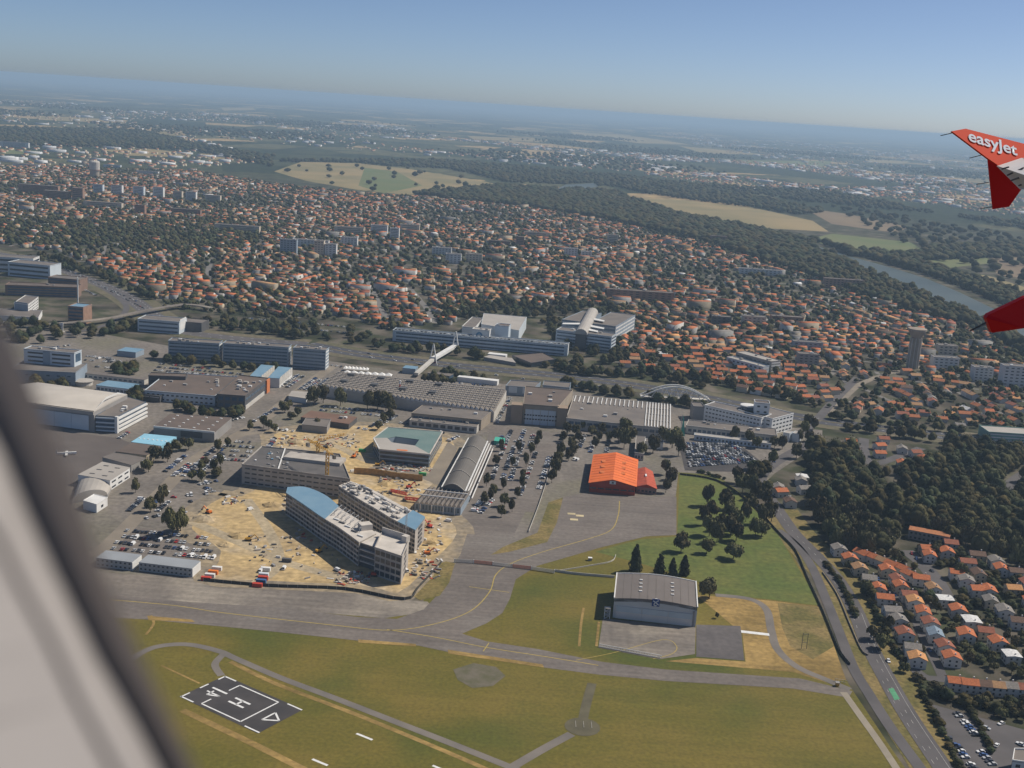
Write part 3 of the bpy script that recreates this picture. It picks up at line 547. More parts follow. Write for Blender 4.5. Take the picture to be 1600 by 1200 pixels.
g = G(131, 601); rp_ = thing('round_pavilion', 'small round white roofed pavilion behind the big hangar', 'pavilion', (g.x, g.y, 0)); lathe('wall', (g.x, g.y), [(8.5, 0), (8.5, 4)], offwhite, rp_); lathe('roof', (g.x, g.y), [(9.5, 4), (9.5, 4.5), (3, 5.4)], rooflight, rp_)
block('flat_pavilion', 'flat blue-roofed entrance pavilion on the lawn', 'pavilion', [(183, 548), (212, 551)], 6, bluegrey, blueroof, 20, par=0)
# left upper office park
block('ribbon_office', 'white ribbon-window office beside the highway, rear of its pair', 'office', [(-40, 400), (52, 405)], 22, white, roofgrey, 30, fac=[(0, 3, 1, .95, .4), (1, 3, 1, .9, .4)])
block('ribbon_office', 'white ribbon-window office beside the highway, front of its pair', 'office', [(12, 410), (78, 416)], 20, paleblue, roofgrey, 32, fac=[(0, 3, 1, .95, .4)])
block('brick_office', 'long brown brick office with banded windows near the highway', 'office', [(8, 446), (122, 450)], 14, brickdark, roofbrown, 26, units=3, fac=[(0, 4, 1, .97, .4, glassb)])
block('brick_office', 'smaller brown brick office behind the long brick office', 'office', [(75, 434), (124, 438)], 17, brickdark, roofgrey, 26, fac=[(0, 4, 1, .95, .4, glassb)])
r_, p = block('brick_tower_office', 'square red brick office block with window bands', 'office', [(106, 479), (130, 481)], 22, brick, blueroof, 24, fac=[(0, 5, 1, .92, .42, glassb)])
block('white_block_office', 'small white office block with blue end wall by the trees', 'office', [(22, 474), (44, 477), (60, 465), (40, 462)], 14, white, roofgrey, fac=[(1, 4, 7, .5, .4), (0, 1, 1, .96, .9, bluegrey)])
block('canopy_hall', 'low white-edged canopy hall above the crowded car park', 'canopy', [(-10, 493), (60, 497), (66, 486), (0, 483)], 6, white, roofgrey, par=.5)
g = G(122, 478); 
mt = thing('white_mast', 'tall slim white mast beside the red brick office', 'mast', (g.x, g.y, 0)); lathe('shaft', (g.x, g.y), [(1.1, 0), (.9, 38), (.2, 40)], white, mt, 8); lathe('foot', (g.x, g.y), [(2, 0), (2, .8)], concrete, mt, 8)
r_, p = block('roadside_office', 'white and blue banded office behind trees below the flyover', 'office', [(215, 499), (280, 504)], 15, paleblue, roofgrey, 28, fac=[(0, 3, 1, .97, .4, glassb), (1, 1, 1, .8, .9, white)])
block('roadside_annex', 'dark low annex to the right of the banded office', 'annex', [(281, 503), (315, 506)], 11, dgrey, roofgrey, 25)
g = G(92, 518); tf = thing('tail_fin_monument', 'white aircraft tail fin standing on the lawn', 'monument', (g.x, g.y, 0))
obj('fin', [(g.x+x, g.y+y, z) for y in (-.4, .4) for x, z in ((-6, 0), (5, 0), (5.5, 11), (2.5, 11))], [(0, 1, 2, 3), (7, 6, 5, 4), (0, 4, 5, 1), (1, 5, 6, 2), (2, 6, 7, 3), (3, 7, 4, 0)], white, tf); box('plinth', (g.x, g.y, .3), (13, 3, .6), 0, offwhite, tf)

# headquarters
hq, p = block('headquarters', 'very long white office with three window bands and central emblem block', 'office', [(613.75, 517), (887.5, 541)], 13, paleblue, M('blue_grey_roof', (.17, .19, .21), var=.2, scale=.1), 20, units=0, fac=[(0, 3, 22, .98, .42, glassb), (1, 1, 1, .5, .8, white)])
for i in range(46):
    u = (i+.5)/46; q = p[0].lerp(p[1], u).lerp(p[3].lerp(p[2], u), .35); box('roof_unit', (q.x, q.y, 14), (3, 1.6, 1.3), 0, rnd.choice([rooflight, white, dgrey]), hq)
ctr, p = block('emblem_block', 'white central block carrying a round emblem on the long office', 'office', [(738, 515), (765, 517.5)], 21, white, rooflight, 14, units=2)
dn = (p[1]-p[0]).normalized(); nn = Vector((dn.y, -dn.x)); q = p[0].lerp(p[1], .42)+nn*.4; rz = math.atan2(dn.y, dn.x)
ed = [(q+dn*4.3*math.cos(k*math.pi/8), 14.5+4.3*math.sin(k*math.pi/8)) for k in range(16)]
obj('emblem', [(a.x, a.y, z) for a, z in ed], [tuple(range(16))], M('emblem_blue', (.13, .28, .42), var=.1), ctr)
for k in range(5): e = q+nn*.2; box('emblem_swirl', (e.x, e.y, 12.6+k*.95), (3.5+2*math.sin(k), .3, .4), rz, white, ctr)
e = p[0].lerp(p[1], .42)+nn*.4; box('emblem_letters', (e.x, e.y, 8.6), (9, .3, 1.3), rz, signblue, ctr)
block('headquarters_hall', 'large pale flat-roofed hall behind the emblem block', 'hall', [(752, 507), (811, 517), (823, 496), (756, 490)], 16, paleblue, rooflight, par=.4)
block('headquarters_tower', 'white tower block to the right of the emblem block', 'office', [(774, 509), (795, 511)], 26, paleblue, roofbrown, 16, units=2)
block('headquarters_wing', 'white low wing left of the emblem block', 'office', [(722, 511), (742, 513), (755, 498), (738, 496)], 15, white, roofgrey)
wr, p = block('atrium_office', 'white banded office block crossed by a long white atrium roof', 'office', [(869, 516), (956, 527)], 21, paleblue, roofgrey, 24, units=4, fac=[(0, 5, 10, .97, .42, glassb), (1, 5, 3, .9, .42, glassb)])
block('atrium_office', 'left rear wing of the atrium office with blue bands', 'office', [(878, 500), (908, 504)], 20, bluegrey, roofgrey, 90, fac=[(0, 4, 4, .95, .4, white), (3, 5, 8, .95, .4, white)])
block('atrium_office', 'right rear wing of the atrium office with pale bands', 'office', [(922, 506), (962, 511)], 20, bluegrey, roofgrey, 110, fac=[(0, 4, 4, .95, .4, white), (1, 4, 8, .95, .4, white)])
A_, B_ = G(908, 520, 23), G(926, 486, 23); ax = (B_-A_).normalized(); sd_ = Vector((-ax.y, ax.x, 0)); at = thing('atrium_roof', 'long white fuselage-like atrium roof with side wings', 'roof', (A_.x, A_.y, 0))
vs, fs = [], []
for i in range(9):
    a = math.pi*i/8
    for q in (A_, B_): w_ = q+sd_*8*math.cos(a); vs.append((w_.x, w_.y, 18+7*math.sin(a)+3))
for i in range(8): fs.append((2*i, 2*i+1, 2*i+3, 2*i+2))
fs += [tuple(range(0, 18, 2)), tuple(range(17, 0, -2))]; obj('vault', vs, fs, rooflight, at); box('atrium_core', ((A_+B_)/2)-Vector((0, 0, 11.2)), (14, (B_-A_).length-4, 22), math.atan2(ax.y, ax.x)-math.pi/2, dgrey, at)
for t0, s, w1 in ((.35, -1, 30), (.3, 1, 26), (.62, 1, 22), (.15, 1, 20)):
    q = A_.lerp(B_, t0); e = q+sd_*-s*w1+ax*-10
    obj('wing', [(q.x, q.y, 22.4), (q.x+ax.x*14, q.y+ax.y*14, 22.4), (e.x+ax.x*10, e.y+ax.y*10, 22.2), (e.x, e.y, 22.2)] + [(q.x, q.y, 23.2), (q.x+ax.x*14, q.y+ax.y*14, 23.2), (e.x+ax.x*10, e.y+ax.y*10, 22.8), (e.x, e.y, 22.8)], [(4, 5, 6, 7), (3, 2, 1, 0), (0, 1, 5, 4), (1, 2, 6, 5), (2, 3, 7, 6), (3, 0, 4, 7)], white, at)
block('entrance_hall', 'low angular brown-roofed reception hall by the expressway', 'hall', [(800, 556), (830, 568), (868, 562), (848, 552)], 5, glass, roofbrown, par=.5); block('entrance_canopy', 'pale flat canopy before the long white office', 'canopy', [(756, 558), (806, 567), (800, 560), (765, 555)], 4, grey, rooflight, par=0)
block('white_pavilion', 'long low white pavilion in front of the headquarters trees', 'pavilion', [(762, 553), (790, 556)], 5, white, white, 10, par=0)
# footbridges
A_, B_ = G(676, 570), G(711, 549); fb = thing('white_footbridge', 'white footbridge with two A-shaped pylons crossing the expressway', 'bridge', (A_.x, A_.y, 0)); dxy = (B_-A_).normalized(); sdv = Vector((-dxy.y, dxy.x, 0))
vs, fs = bar_vf(A_+Vector((0, 0, 7)), B_+Vector((0, 0, 7)), 6, 3.2); obj('deck', vs, fs, white, fb)
for q in (A_, B_):
    for s in (-1, 1): vs, fs = bar_vf(q+sdv*s*5, q+Vector((0, 0, 25)), 1.2); obj('pylon_leg', vs, fs, white, fb)
    obj('cross_beam', *bar_vf(q+sdv*3.4+Vector((0, 0, 9)), q-sdv*3.4+Vector((0, 0, 9)), .8), white, fb)
vs, fs = bar_vf(A_+Vector((0, 0, 6.5)), G(650, 590)+Vector((0, 0, 4)), 4.5, 3); obj('ramp', vs, fs, offwhite, fb)
A_, B_ = G(1000, 624), G(1108, 630); tb = thing('truss_bridge', 'white curved truss footbridge beside the expressway', 'bridge', (A_.x, A_.y, 0)); dxy = (B_-A_).normalized(); sdv = Vector((-dxy.y, dxy.x, 0))
def arch(u, s, o=0): q = A_.lerp(B_, u)+sdv*s*5; return Vector((q.x, q.y, 4+13*math.sin(math.pi*u)+o))
for s in (-1, 1):
    bars('arch_chord', [(arch(i/14, s), arch((i+1)/14, s)) for i in range(14)], 1.3, white, tb)
    bars('truss_web', [(arch(i/14, s) if i % 2 else A_.lerp(B_, i/14)+sdv*s*5+Vector((0, 0, 4)), A_.lerp(B_, (i+1)/14)+sdv*s*5+Vector((0, 0, 4)) if i % 2 else arch((i+1)/14, s)) for i in range(14)], .6, white, tb)
vs, fs = bar_vf(A_+Vector((0, 0, 4)), B_+Vector((0, 0, 4)), 9, 1); obj('deck', vs, fs, offwhite, tb)

# sawtooth factory: one curved shed strip per bay
saw = foot([(503, 603), (772, 643), (791.5, 609), (528, 582)], 11); OCC.append(saw); c_ = sum(saw, Vector((0, 0)))/4
sw = thing('sawtooth_factory', 'huge factory roofed by rows of grey curved sheds edged white', 'factory', (c_.x, c_.y, 0)); prism('wall', saw, 0, 10, offwhite, sw)
shed_m = M('shed_roof', (.2, .175, .15), (.165, .145, .128), scale=.07); NB = 38
for i in range(NB):
    u0, u1 = i/NB, (i+1)/NB; q = [saw[0].lerp(saw[1], u0), saw[0].lerp(saw[1], u1), saw[3].lerp(saw[2], u1), saw[3].lerp(saw[2], u0)]
    vs, fs, ix = [], [], []; prof = [(0, 10), (.1, 13), (.35, 12.6), (.65, 11.6), (1, 10)]
    for t, z in prof:
        for a, b in ((q[0], q[1]), (q[3], q[2])): w_ = a.lerp(b, t); vs.append((w_.x, w_.y, z))
    for k in range(4): fs.append((2*k, 2*k+2, 2*k+3, 2*k+1)); ix.append(1 if k == 0 else 0)
    fs += [(8, 6, 4, 2, 0), (1, 3, 5, 7, 9)]; ix += [1, 1]; obj('shed_roof', vs, fs, [shed_m, white], sw, ix)
for j in range(1, 10):                             # cross walls of the sheds
    v = j/10; a, b = saw[0].lerp(saw[3], v), saw[1].lerp(saw[2], v); bars('roof_beam', [(Vector((a.x, a.y, 12.9)), Vector((b.x, b.y, 12.9)))], .8, rooflight, sw)
for u in (.1, .28, .45, .62):
    for v in (.35, .8): q = saw[0].lerp(saw[1], u).lerp(saw[3].lerp(saw[2], u), v); box('roof_unit', (q.x, q.y, 13.5), (7, 7, 2.5), rzF, dgrey, sw)
g = G(624, 624, 0); ch = thing('striped_chimney', 'thin red and white chimney before the sawtooth factory', 'chimney', (g.x, g.y, 0))
for k in range(5): lathe('band', (g.x, g.y), [(.9, k*4), (.85, k*4+4)], red_st if k % 2 else white, ch, 8)
block('factory_range', 'low brown-roofed range along the front of the sawtooth factory', 'factory', [(643, 646), (752, 657), (768, 644), (660, 634)], 10, beige_w, roofgrey, par=.4, units=4, fac=[(0, 1, 12, .85, .4, glassb, 3)])
block('factory_porch', 'lower flat range before the brown-roofed factory front', 'building', [(640, 657), (745, 668)], 6, offwhite, roofgrey, 16, par=.3, units=5, fac=[(0, 1, 9, .7, .5, dgrey)])
# tall hangar block and second factory
r_, p = block('block_hangar', 'tall brown flat-roofed hangar with pale doors between two towers', 'hangar', [(818, 632.5), (873, 636.5), (895, 611), (821, 604.5)], 19, beige_w, roofbrown, units=4)
d = p[1]-p[0]; rz = math.atan2(d.y, d.x); dn = d.normalized(); nn = Vector((dn.y, -dn.x))
for i in range(4): q = p[0].lerp(p[1], .06+.22*(i+.5))+nn*.4; box('door', (q.x, q.y, 7.5), (d.length*.21, .6, 15), rz, paleblue, r_)
for z in (4, 8): windows(r_, p[0]+nn*.8, p[1]+nn*.8, z, 3, 1, 12, .7, .4, glass)
for s, w_ in ((-6, 11), (d.length+4, 10)): q = p[0]+dn*s-nn*2; box('tower', (q.x, q.y, 9.7), (w_, 12, 19.4), rz, M('tan_concrete', (.33, .25, .18), var=.15), r_)
r_, p = block('long_factory', 'long brown-roofed factory with white-ribbed bays at its right end', 'factory', [(885, 654), (1047, 671), (1047.5, 633), (897, 619)], 10, offwhite, roofgrey, par=.4, units=5, fac=[(0, 1, 16, .8, .4, glassb, 3)])
for i in range(9): u = .76+.24*i/8; a, b = p[0].lerp(p[1], u), p[3].lerp(p[2], u); bars('roof_rib', [(Vector((*a, 10.8)), Vector((*b, 10.8)))], .9, white, r_)
for i in range(17): u = .02+.74*i/16; a, b = p[0].lerp(p[1], u).lerp(p[3].lerp(p[2], u), .72), p[3].lerp(p[2], u); bars('roof_rib', [(Vector((*a, 10.8)), Vector((*b, 10.8)))], .8, white, r_)
for v in (.25, .5, .75, .98): a, b = p[0].lerp(p[3], v), p[1].lerp(p[2], v); a = a.lerp(b, .76); bars('roof_rib', [(Vector((*a, 11)), Vector((*b, 11)))], .6, rooflight, r_)
block('bluegrey_hall', 'blue-grey workshop behind the tall brown hangar', 'workshop', [(790, 604), (835, 607), (845, 598), (798, 595)], 9, bluegrey, roofgrey, fac=[(0, 1, 2, .6, .8, paleblue)])
block('bluegrey_hall', 'blue-grey workshop right of the first, behind the tall brown hangar', 'workshop', [(848, 603), (890, 607), (892, 599), (850, 596)], 8, bluegrey, roofgrey)
# white office with angled wings
r_, p = block('angled_white_office', 'white four-storey office, long wing with rows of small windows', 'office', [(1101, 634), (1190, 654)], 16, M('bright_white_wall', (.78, .78, .76), var=.06), roofgrey, 22, fac=[(0, 4, 16, .6, .32), (1, 4, 3, .5, .32)])
block('angled_white_office', 'white four-storey office, right wing with bright end wall', 'office', [(1207, 655.5), (1240, 647)], 16, MATS['bright_white_wall'], roofgrey, 40, fac=[(0, 4, 6, .6, .32), (3, 4, 5, .5, .32)])
r_, p = block('stair_tower_block', 'white tower rising over the angled white office', 'tower', [(1180, 630), (1203, 632)], 27, MATS['bright_white_wall'], roofbrown, 12, fac=[(0, 5, 2, .4, .3)])
g = G(1168, 640, 16); rt = thing('glass_drum', 'round glazed drum on the roof of the white office', 'drum', (g.x, g.y, 16)); lathe('glazing', (g.x, g.y), [(7, 16.3), (7, 20)], glassb, rt); lathe('rim', (g.x, g.y), [(7.6, 20), (7.6, 21), (5, 21.4)], white, rt)
block('grey_end_block', 'grey windowless end block of the white office', 'office', [(1084, 636), (1101, 637)], 14, grey, roofgrey, 18)
block('low_range', 'long low pale range with brown roof before the white office', 'building', [(1072, 666), (1214, 682), (1212, 671), (1076, 657)], 7, offwhite, roofgrey, units=6, fac=[(0, 1, 18, .7, .4, glassb)])
block('low_range', 'lower pale blue front range facing the full car park', 'building', [(1085, 680), (1205, 694)], 5, paleblue, rooflight, 8, par=.2, fac=[(0, 1, 20, .5, .4)])
for i, x in enumerate((1226, 1240)): block('cooling_unit', ('left' if i == 0 else 'right')+' pale blue plant box beside the white office', 'plant', [(x-2, 676+i), (x+8, 678+i)], 8, paleblue, rooflight, 10, par=.2, group='plant boxes')
g = G(1063, 686); sail = thing('green_sail', 'tall turquoise vertical sign sail beside the white office', 'sign', (g.x, g.y, 0)); obj('sail', [(g.x, g.y, 3), (g.x+4, g.y, 3), (g.x+1, g.y, 24), (g.x, g.y+.6, 3), (g.x+4, g.y+.6, 3), (g.x+1, g.y+.6, 24)], [(0, 1, 2), (5, 4, 3), (0, 3, 4, 1), (1, 4, 5, 2), (2, 5, 3, 0)], teal_st, sail); box('mast', (g.x-.4, g.y, 12), (.5, .5, 24), 0, offwhite, sail)
block('courtyard_block', 'small grey block among trees beside the orange hangar', 'building', [(992, 708), (1006, 710), (1008, 683), (994, 682)], 6, offwhite, roofgrey, par=.4, fac=[(0, 1, 3, .5, .4)])
block('courtyard_block', 'narrow white range behind the courtyard trees', 'building', [(1008, 690), (1036, 693)], 6, white, roofgrey, 10, par=.3)
block('brown_pavilion', 'long low red-brown roofed pavilion by the central car park', 'building', [(470, 652), (545, 663), (558, 652), (486, 642)], 5, dgrey, M('red_brown_membrane', (.2, .12, .085), var=.2), par=0, units=2)
block('brown_pavilion', 'small flat-roofed pavilion with white edge beside the sand', 'building', [(472, 664), (511, 668), (517, 656), (478, 654)], 6, grey, roofgrey, par=.4)
block('gate_house', 'pale blue gate house beside the big round trees', 'building', [(451, 619), (478, 623), (482, 613), (456, 611)], 5, paleblue, rooflight, par=0)
block('small_blue_hall', 'small blue hall beside the footbridge ramp', 'building', [(629, 575), (649, 577)], 6, bluegrey, blueroof, 14, par=0)
block('glazed_hut', 'small glazed building at the foot of the footbridge', 'building', [(668, 583), (702, 588)], 6, glassb, roofgrey, 12, par=0, fac=[(0, 1, 6, .7, .5, white)])
for i, (a, b) in enumerate((((536, 575), (575, 578)), ((536, 582), (612, 587)))):
    p = foot([a, b], 4, 9); OCC.append(p); c_ = sum(p, Vector((0, 0)))/4; tn = thing('marquee', ('rear' if i == 0 else 'front')+' white peaked marquee row behind the sawtooth factory', 'marquee', (c_.x, c_.y, 0), 'white marquees')
    k_ = 7
    for j in range(k_):
        q = [p[0].lerp(p[1], j/k_), p[0].lerp(p[1], (j+1)/k_), p[3].lerp(p[2], (j+1)/k_), p[3].lerp(p[2], j/k_)]; m_ = sum(q, Vector((0, 0)))/4
        obj('canopy', [(v.x, v.y, 3.4) for v in q]+[(m_.x, m_.y, 6)], [(0, 1, 4), (1, 2, 4), (2, 3, 4), (3, 0, 4)], white, tn)
    for q in p: box('pole', (q.x, q.y, 1.7), (.2, .2, 3.4), 0, steel, tn)
r_, p = block('white_canopy', 'long white barrel canopy between hedges behind the factory', 'canopy', [(715, 589), (777, 596)], 5, white, white, 9, par=0)
block('green_shelter', 'small turquoise-roofed shelter in the central car park', 'shelter', [(772, 689), (788, 691), (789, 685), (774, 683)], 3.5, teal_st, teal_st, par=0)

# ------------------------------------------------------------------ construction site
r_, p = block('grey_office', 'grey new office with four rows of slot windows under the cranes', 'office', [(378, 727), (547, 750), (531, 711), (409, 699)], 15, raw, M('dark_gravel_roof', (.1, .095, .092), (.13, .12, .115), scale=.1), par=.9, fac=[(0, 4, 15, .72, .3), (3, 4, 4, .6, .3)])
a, b = p[0].lerp(p[1], .36).lerp(p[3].lerp(p[2], .36), .52), p[0].lerp(p[1], .97).lerp(p[3].lerp(p[2], .97), .52); d = b-a; m_ = (a+b)/2
box('upper_storey', (m_.x, m_.y+6, 16.6), (d.length, 16, 2.6), math.atan2(d.y, d.x), raw, r_)
a, b = p[0].lerp(p[1], .34), p[3].lerp(p[2], .3); bars('roof_strip', [(Vector((*a, 15.9)), Vector((*b, 15.9)))], .9, white, r_)
for i in range(16): q = p[0].lerp(p[1], rnd.uniform(.03, .45)).lerp(p[3].lerp(p[2], rnd.uniform(.1, .4)), rnd.uniform(.1, .8)); box('roof_stack', (q.x, q.y, 15.8), (rnd.uniform(.8, 3), rnd.uniform(.8, 2), .8), rnd.uniform(0, 3), rnd.choice([white, blueroof, rooflight, grey]), r_)

def curve_block(name, label, outer_top, inner_top, h, wall, roofs, bays=24, rows=5, wm=None):
    """curved office: outer and inner edges surveyed at roof level; roofs = list of (u0, u1, material or None)"""
    O = smooth_line([G2(*q, h) for q in outer_top], 8); I = smooth_line([G2(*q, h) for q in inner_top], 8)
    def at(L, u): t = u*(len(L)-1); i = min(int(t), len(L)-2); return L[i].lerp(L[i+1], t-i)
    OCC.append([at(O, u) for u in (0, .5, 1)]+[at(I, u) for u in (1, .5, 0)])
    c = at(O, .5).lerp(at(I, .5), .5); root = thing(name, label, 'office', (c.x, c.y, 0)); n_ = 32
    ring = [at(O, i/n_) for i in range(n_+1)]+[at(I, 1-i/n_) for i in range(n_+1)]
    vs, fs = prism_vf(ccw(ring), 0, h-.4); obj('wall', vs, fs[:-2], wall, root)
    for k in range(rows):                                        # storeys seen through the open frame
        z = .6+k*(h-1)/rows; vs, fs = [], []
        for i in range(n_+1): q = at(O, i/n_); e = at(I, i/n_); o_ = (q-e).normalized()*.35; q = q+o_; vs += [(q.x, q.y, z), (q.x, q.y, z+.55), (q.x-o_.x*2, q.y-o_.y*2, z), (q.x-o_.x*2, q.y-o_.y*2, z+.55)]
        for i in range(n_): o = i*4; fs += [(o, o+4, o+5, o+1), (o+1, o+5, o+7, o+3), (o+2, o+6, o+4, o)]
        obj('slab_edge', vs, fs, rawlight, root)
    for i in range(bays):
        u = (i+.5)/bays; q, q2 = at(O, u-.3/bays), at(O, u+.3/bays); d = q2-q; e = at(I, u); m_ = (q+q2)/2; o_ = (m_-e).normalized()*.12
        for k in range(rows):
            z = .6+k*(h-1)/rows; box('window', (m_.x+o_.x, m_.y+o_.y, z+(h-1)/rows*.56), (d.length*1.25, .3, (h-1)/rows*.5), math.atan2(d.y, d.x), wm or (glass if rnd.random() < .55 else dgrey), root)
    for u0, u1, m in roofs:
        vs, fs = [], []; kk = 12
        for i in range(kk+1):
            u = u0+(u1-u0)*i/kk; q, e = at(O, u), at(I, u); vs += [(q.x, q.y, h+.1), (e.x, e.y, h+.1+(.8 if m is blueroof else 0)), (q.x, q.y, h-.8), (e.x, e.y, h-.8)]
        for i in range(kk): o = i*4; fs += [(o, o+4, o+5, o+1), (o+2, o+6, o+4, o), (o+1, o+5, o+7, o+3)]
        fs += [(0, 1, 3, 2), (kk*4+2, kk*4+3, kk*4+1, kk*4)]
        obj('roof', vs, fs, m, root)
    return root, lambda u, v: at(O, u).lerp(at(I, u), v), h
cu, at1, hh = curve_block('curved_office', 'curved unfinished office with blue roof at its far tip', [(447, 770), (473, 787), (501, 806.6), (529.4, 824), (561, 847)], [(449, 763), (477, 762.5), (509, 775.6), (534, 796), (560, 812), (588, 833)], 17, raw, [(0, .56, blueroof), (.56, 1, rawlight)], 26, 5)
for i in range(7):                                               # steel frame over the open roof bay
    u = .6+i*.05; a, b = at1(u, .45), at1(u, 1); bars('roof_frame', [(Vector((*a, 17.2)), Vector((*a, 20))), (Vector((*a, 20)), Vector((*b, 20.4))), (Vector((*b, 17.2)), Vector((*b, 20.4)))], .35, steel, cu)
q = at1(.9, .8); box('plant_room', (q.x, q.y, 19), (8, 7, 4), .5, rawlight, cu)
for i in range(5): q = at1(.66+.07*i, .3); box('roof_stack', (q.x, q.y, 17.6), (5, 1.2, .6), -.6, dgrey if i % 2 else white, cu)
r_, p = block('office_end_pavilion', 'unfinished concrete end block of the curved office', 'office', [(585.7, 858), (628, 872), (639, 846), (597, 833)], 18, raw, rawlight, par=1.2, fac=[(0, 4, 5, .8, .65, glass), (1, 5, 1, .3, .5, dgrey)])
d = p[2]-p[3]; m_ = (p[2]+p[3])/2; box('roof_screen', (m_.x, m_.y, 20.3), (d.length, .6, 4), math.atan2(d.y, d.x), rawlight, r_); q = p[2]; box('roof_screen', (q.x-2, q.y-2, 20.5), (4, 4, 4.5), math.atan2(d.y, d.x), rawlight, r_)
r_, p = block('office_link', 'open recessed link of the unfinished curved office', 'office', [(561, 848), (588, 857), (600, 836), (586, 830)], 15.5, dgrey, rawlight, par=.2)
for z in (4, 8, 12): d = p[1]-p[0]; m_ = (p[0]+p[1])/2; box('floor_slab', (m_.x, m_.y-.6, z), (d.length, 2, .7), math.atan2(d.y, d.x), rawlight, r_)
cw, at2, hh = curve_block('second_curved_office', 'second unfinished curved office with cluttered pale roof', [(529.4, 758.7), (557.5, 777.5), (589.4, 796), (614, 811), (649, 828)], [(548, 752), (580, 764), (617.5, 785), (640, 796), (664, 809)], 17, raw, [(0, .8, rawlight), (.8, 1, blueroof)], 22, 5)
for i in range(70): u, v = rnd.uniform(.03, .82), rnd.uniform(.08, .9); q = at2(u, v); box('roof_stack', (q.x, q.y, 17.8), (rnd.uniform(1, 5), rnd.uniform(.6, 2), rnd.uniform(.5, 1.8)), rnd.uniform(-.9, -.3), rnd.choice([white, rooflight, dgrey, steel, rawlight]), cw)
for v in (.5, .7): bars('roof_rail', [(Vector((*at2(.3+i*.05, v), 18.6)), Vector((*at2(.35+i*.05, v), 18.6))) for i in range(9)], .4, steel, cw)
bars('scaffold_tower', [(Vector((*G2(632, 860), 0)), Vector((*G2(632, 860), 30))), (Vector((*G2(634, 860), 0)), Vector((*G2(634, 860), 30)))] + [(Vector((*G2(632+2*(i % 2), 860), i*2)), Vector((*G2(634-2*(i % 2), 860), i*2+2))) for i in range(15)], .25, white, cw)
q = [at2(1, 0), at2(1, 1)]; windows(cw, q[0], q[1], .5, 3.2, 5, 1, .35, .5, dgrey, t=1.2)

# U-shaped glazed building
U = [(584, 686), (593, 703), (671, 711), (691, 676), (606, 669)]; up_ = [Vector(G2(*q, 11)) for q in U]; OCC.append(up_); c_ = sum(up_, Vector((0, 0)))/5
ur = thing('courtyard_office', 'glazed U-shaped office with green rear roof and pale rounded front roof', 'office', (c_.x, c_.y, 0))
inn = [Vector(G2(*q, 11)) for q in ((605, 686), (612, 693), (648, 698), (655, 688), (618, 683))]
def strip(name, a, b, a2, b2, z0, z1, m): prism(name, [a, b, b2, a2], z0, z1, m, ur)
seq = list(zip(up_, inn)); mats_ = [rooflight, rooflight, tealroof, tealroof, tealroof]
for i in range(5):
    (a, a2), (b, b2) = seq[i], seq[(i+1) % 5]; strip('wall', a, b, a2, b2, 0, 11, bluegrey); strip('roof', a, b, a2, b2, 11.02, 11.7 if i > 1 else 12.1, mats_[i])
    d = b-a; e = ((a+b)-(a2+b2)).normalized()*.2; m_ = (a+b)/2+e
    for k in range(3): box('window_band', (m_.x, m_.y, 2.2+k*3.5), (d.length*.97, .3, 2), math.atan2(d.y, d.x), glass, ur)
    box('roof_rim', (m_.x, m_.y, 11.6), (d.length, .8, 1.2), math.atan2(d.y, d.x), white if i in (0,) else rawlight, ur)
q = up_[1].lerp(up_[2], .45); box('orange_tarpaulin', (q.x, q.y+2, 12.2), (9, 3, .3), .0, orange_st, ur)

# barrel-vaulted hall with ribbed lower end
bp = foot([(690, 762), (726, 768), (761, 690), (732, 685)], 8); OCC.append(bp); c_ = sum(bp, Vector((0, 0)))/4; bv = thing('vaulted_hall', 'long grey barrel-vaulted hall with thin pale ribs', 'hall', (c_.x, c_.y, 0)); prism('wall', bp, 0, 8, grey, bv)
vm_ = M('vault_roof', (.15, .137, .122), (.13, .12, .108), scale=.05)
for j in range(4):
    v0, v1 = j/4, (j+1)/4; vs, fs = [], []
    for i in range(11):
        u = i/10; z = 8+4.5*math.sin(math.pi*u)
        for v in (v0, v1-.004): q = bp[0].lerp(bp[1], u).lerp(bp[3].lerp(bp[2], u), v); vs.append((q.x, q.y, z))
    for i in range(10): fs.append((2*i, 2*i+2, 2*i+3, 2*i+1))
    fs += [tuple(range(0, 22, 2)), tuple(range(21, 0, -2))]; obj('vault', vs, fs, vm_, bv)
    bars('rib', [(Vector((*bp[0].lerp(bp[1], i/10).lerp(bp[3].lerp(bp[2], i/10), v0), 8.3+4.5*math.sin(math.pi*i/10))), Vector((*bp[0].lerp(bp[1], (i+1)/10).lerp(bp[3].lerp(bp[2], (i+1)/10), v0), 8.3+4.5*math.sin(math.pi*(i+1)/10)))) for i in range(10)], .5, rooflight, bv)
d = bp[2]-bp[1]
for s, z, w in ((0.5, 8.2, 1), (2.2, 6.5, .7), (4, 5, .7), (6, 3, .7)): e = Vector((d.y, -d.x)).normalized()*s; bars('side_beam', [(Vector((*(bp[1]+e), z)), Vector((*(bp[2]+e), z)))], w, white, bv)
bars('side_beam', [(Vector((*bp[0], 8.3)), Vector((*bp[3], 8.3)))], .8, white, bv)
windows(bv, bp[0], bp[1], 3, 5, 1, 8, .8, .7, glassb)
rp2 = foot([(648, 786), (720, 794), (735, 770), (668, 763)], 6); OCC.append(rp2); c_ = sum(rp2, Vector((0, 0)))/4; rb = thing('ribbed_workshop', 'low workshop with white ribbed roof at the end of the vaulted hall', 'workshop', (c_.x, c_.y, 0)); prism('wall', rp2, 0, 6, bluegrey, rb)
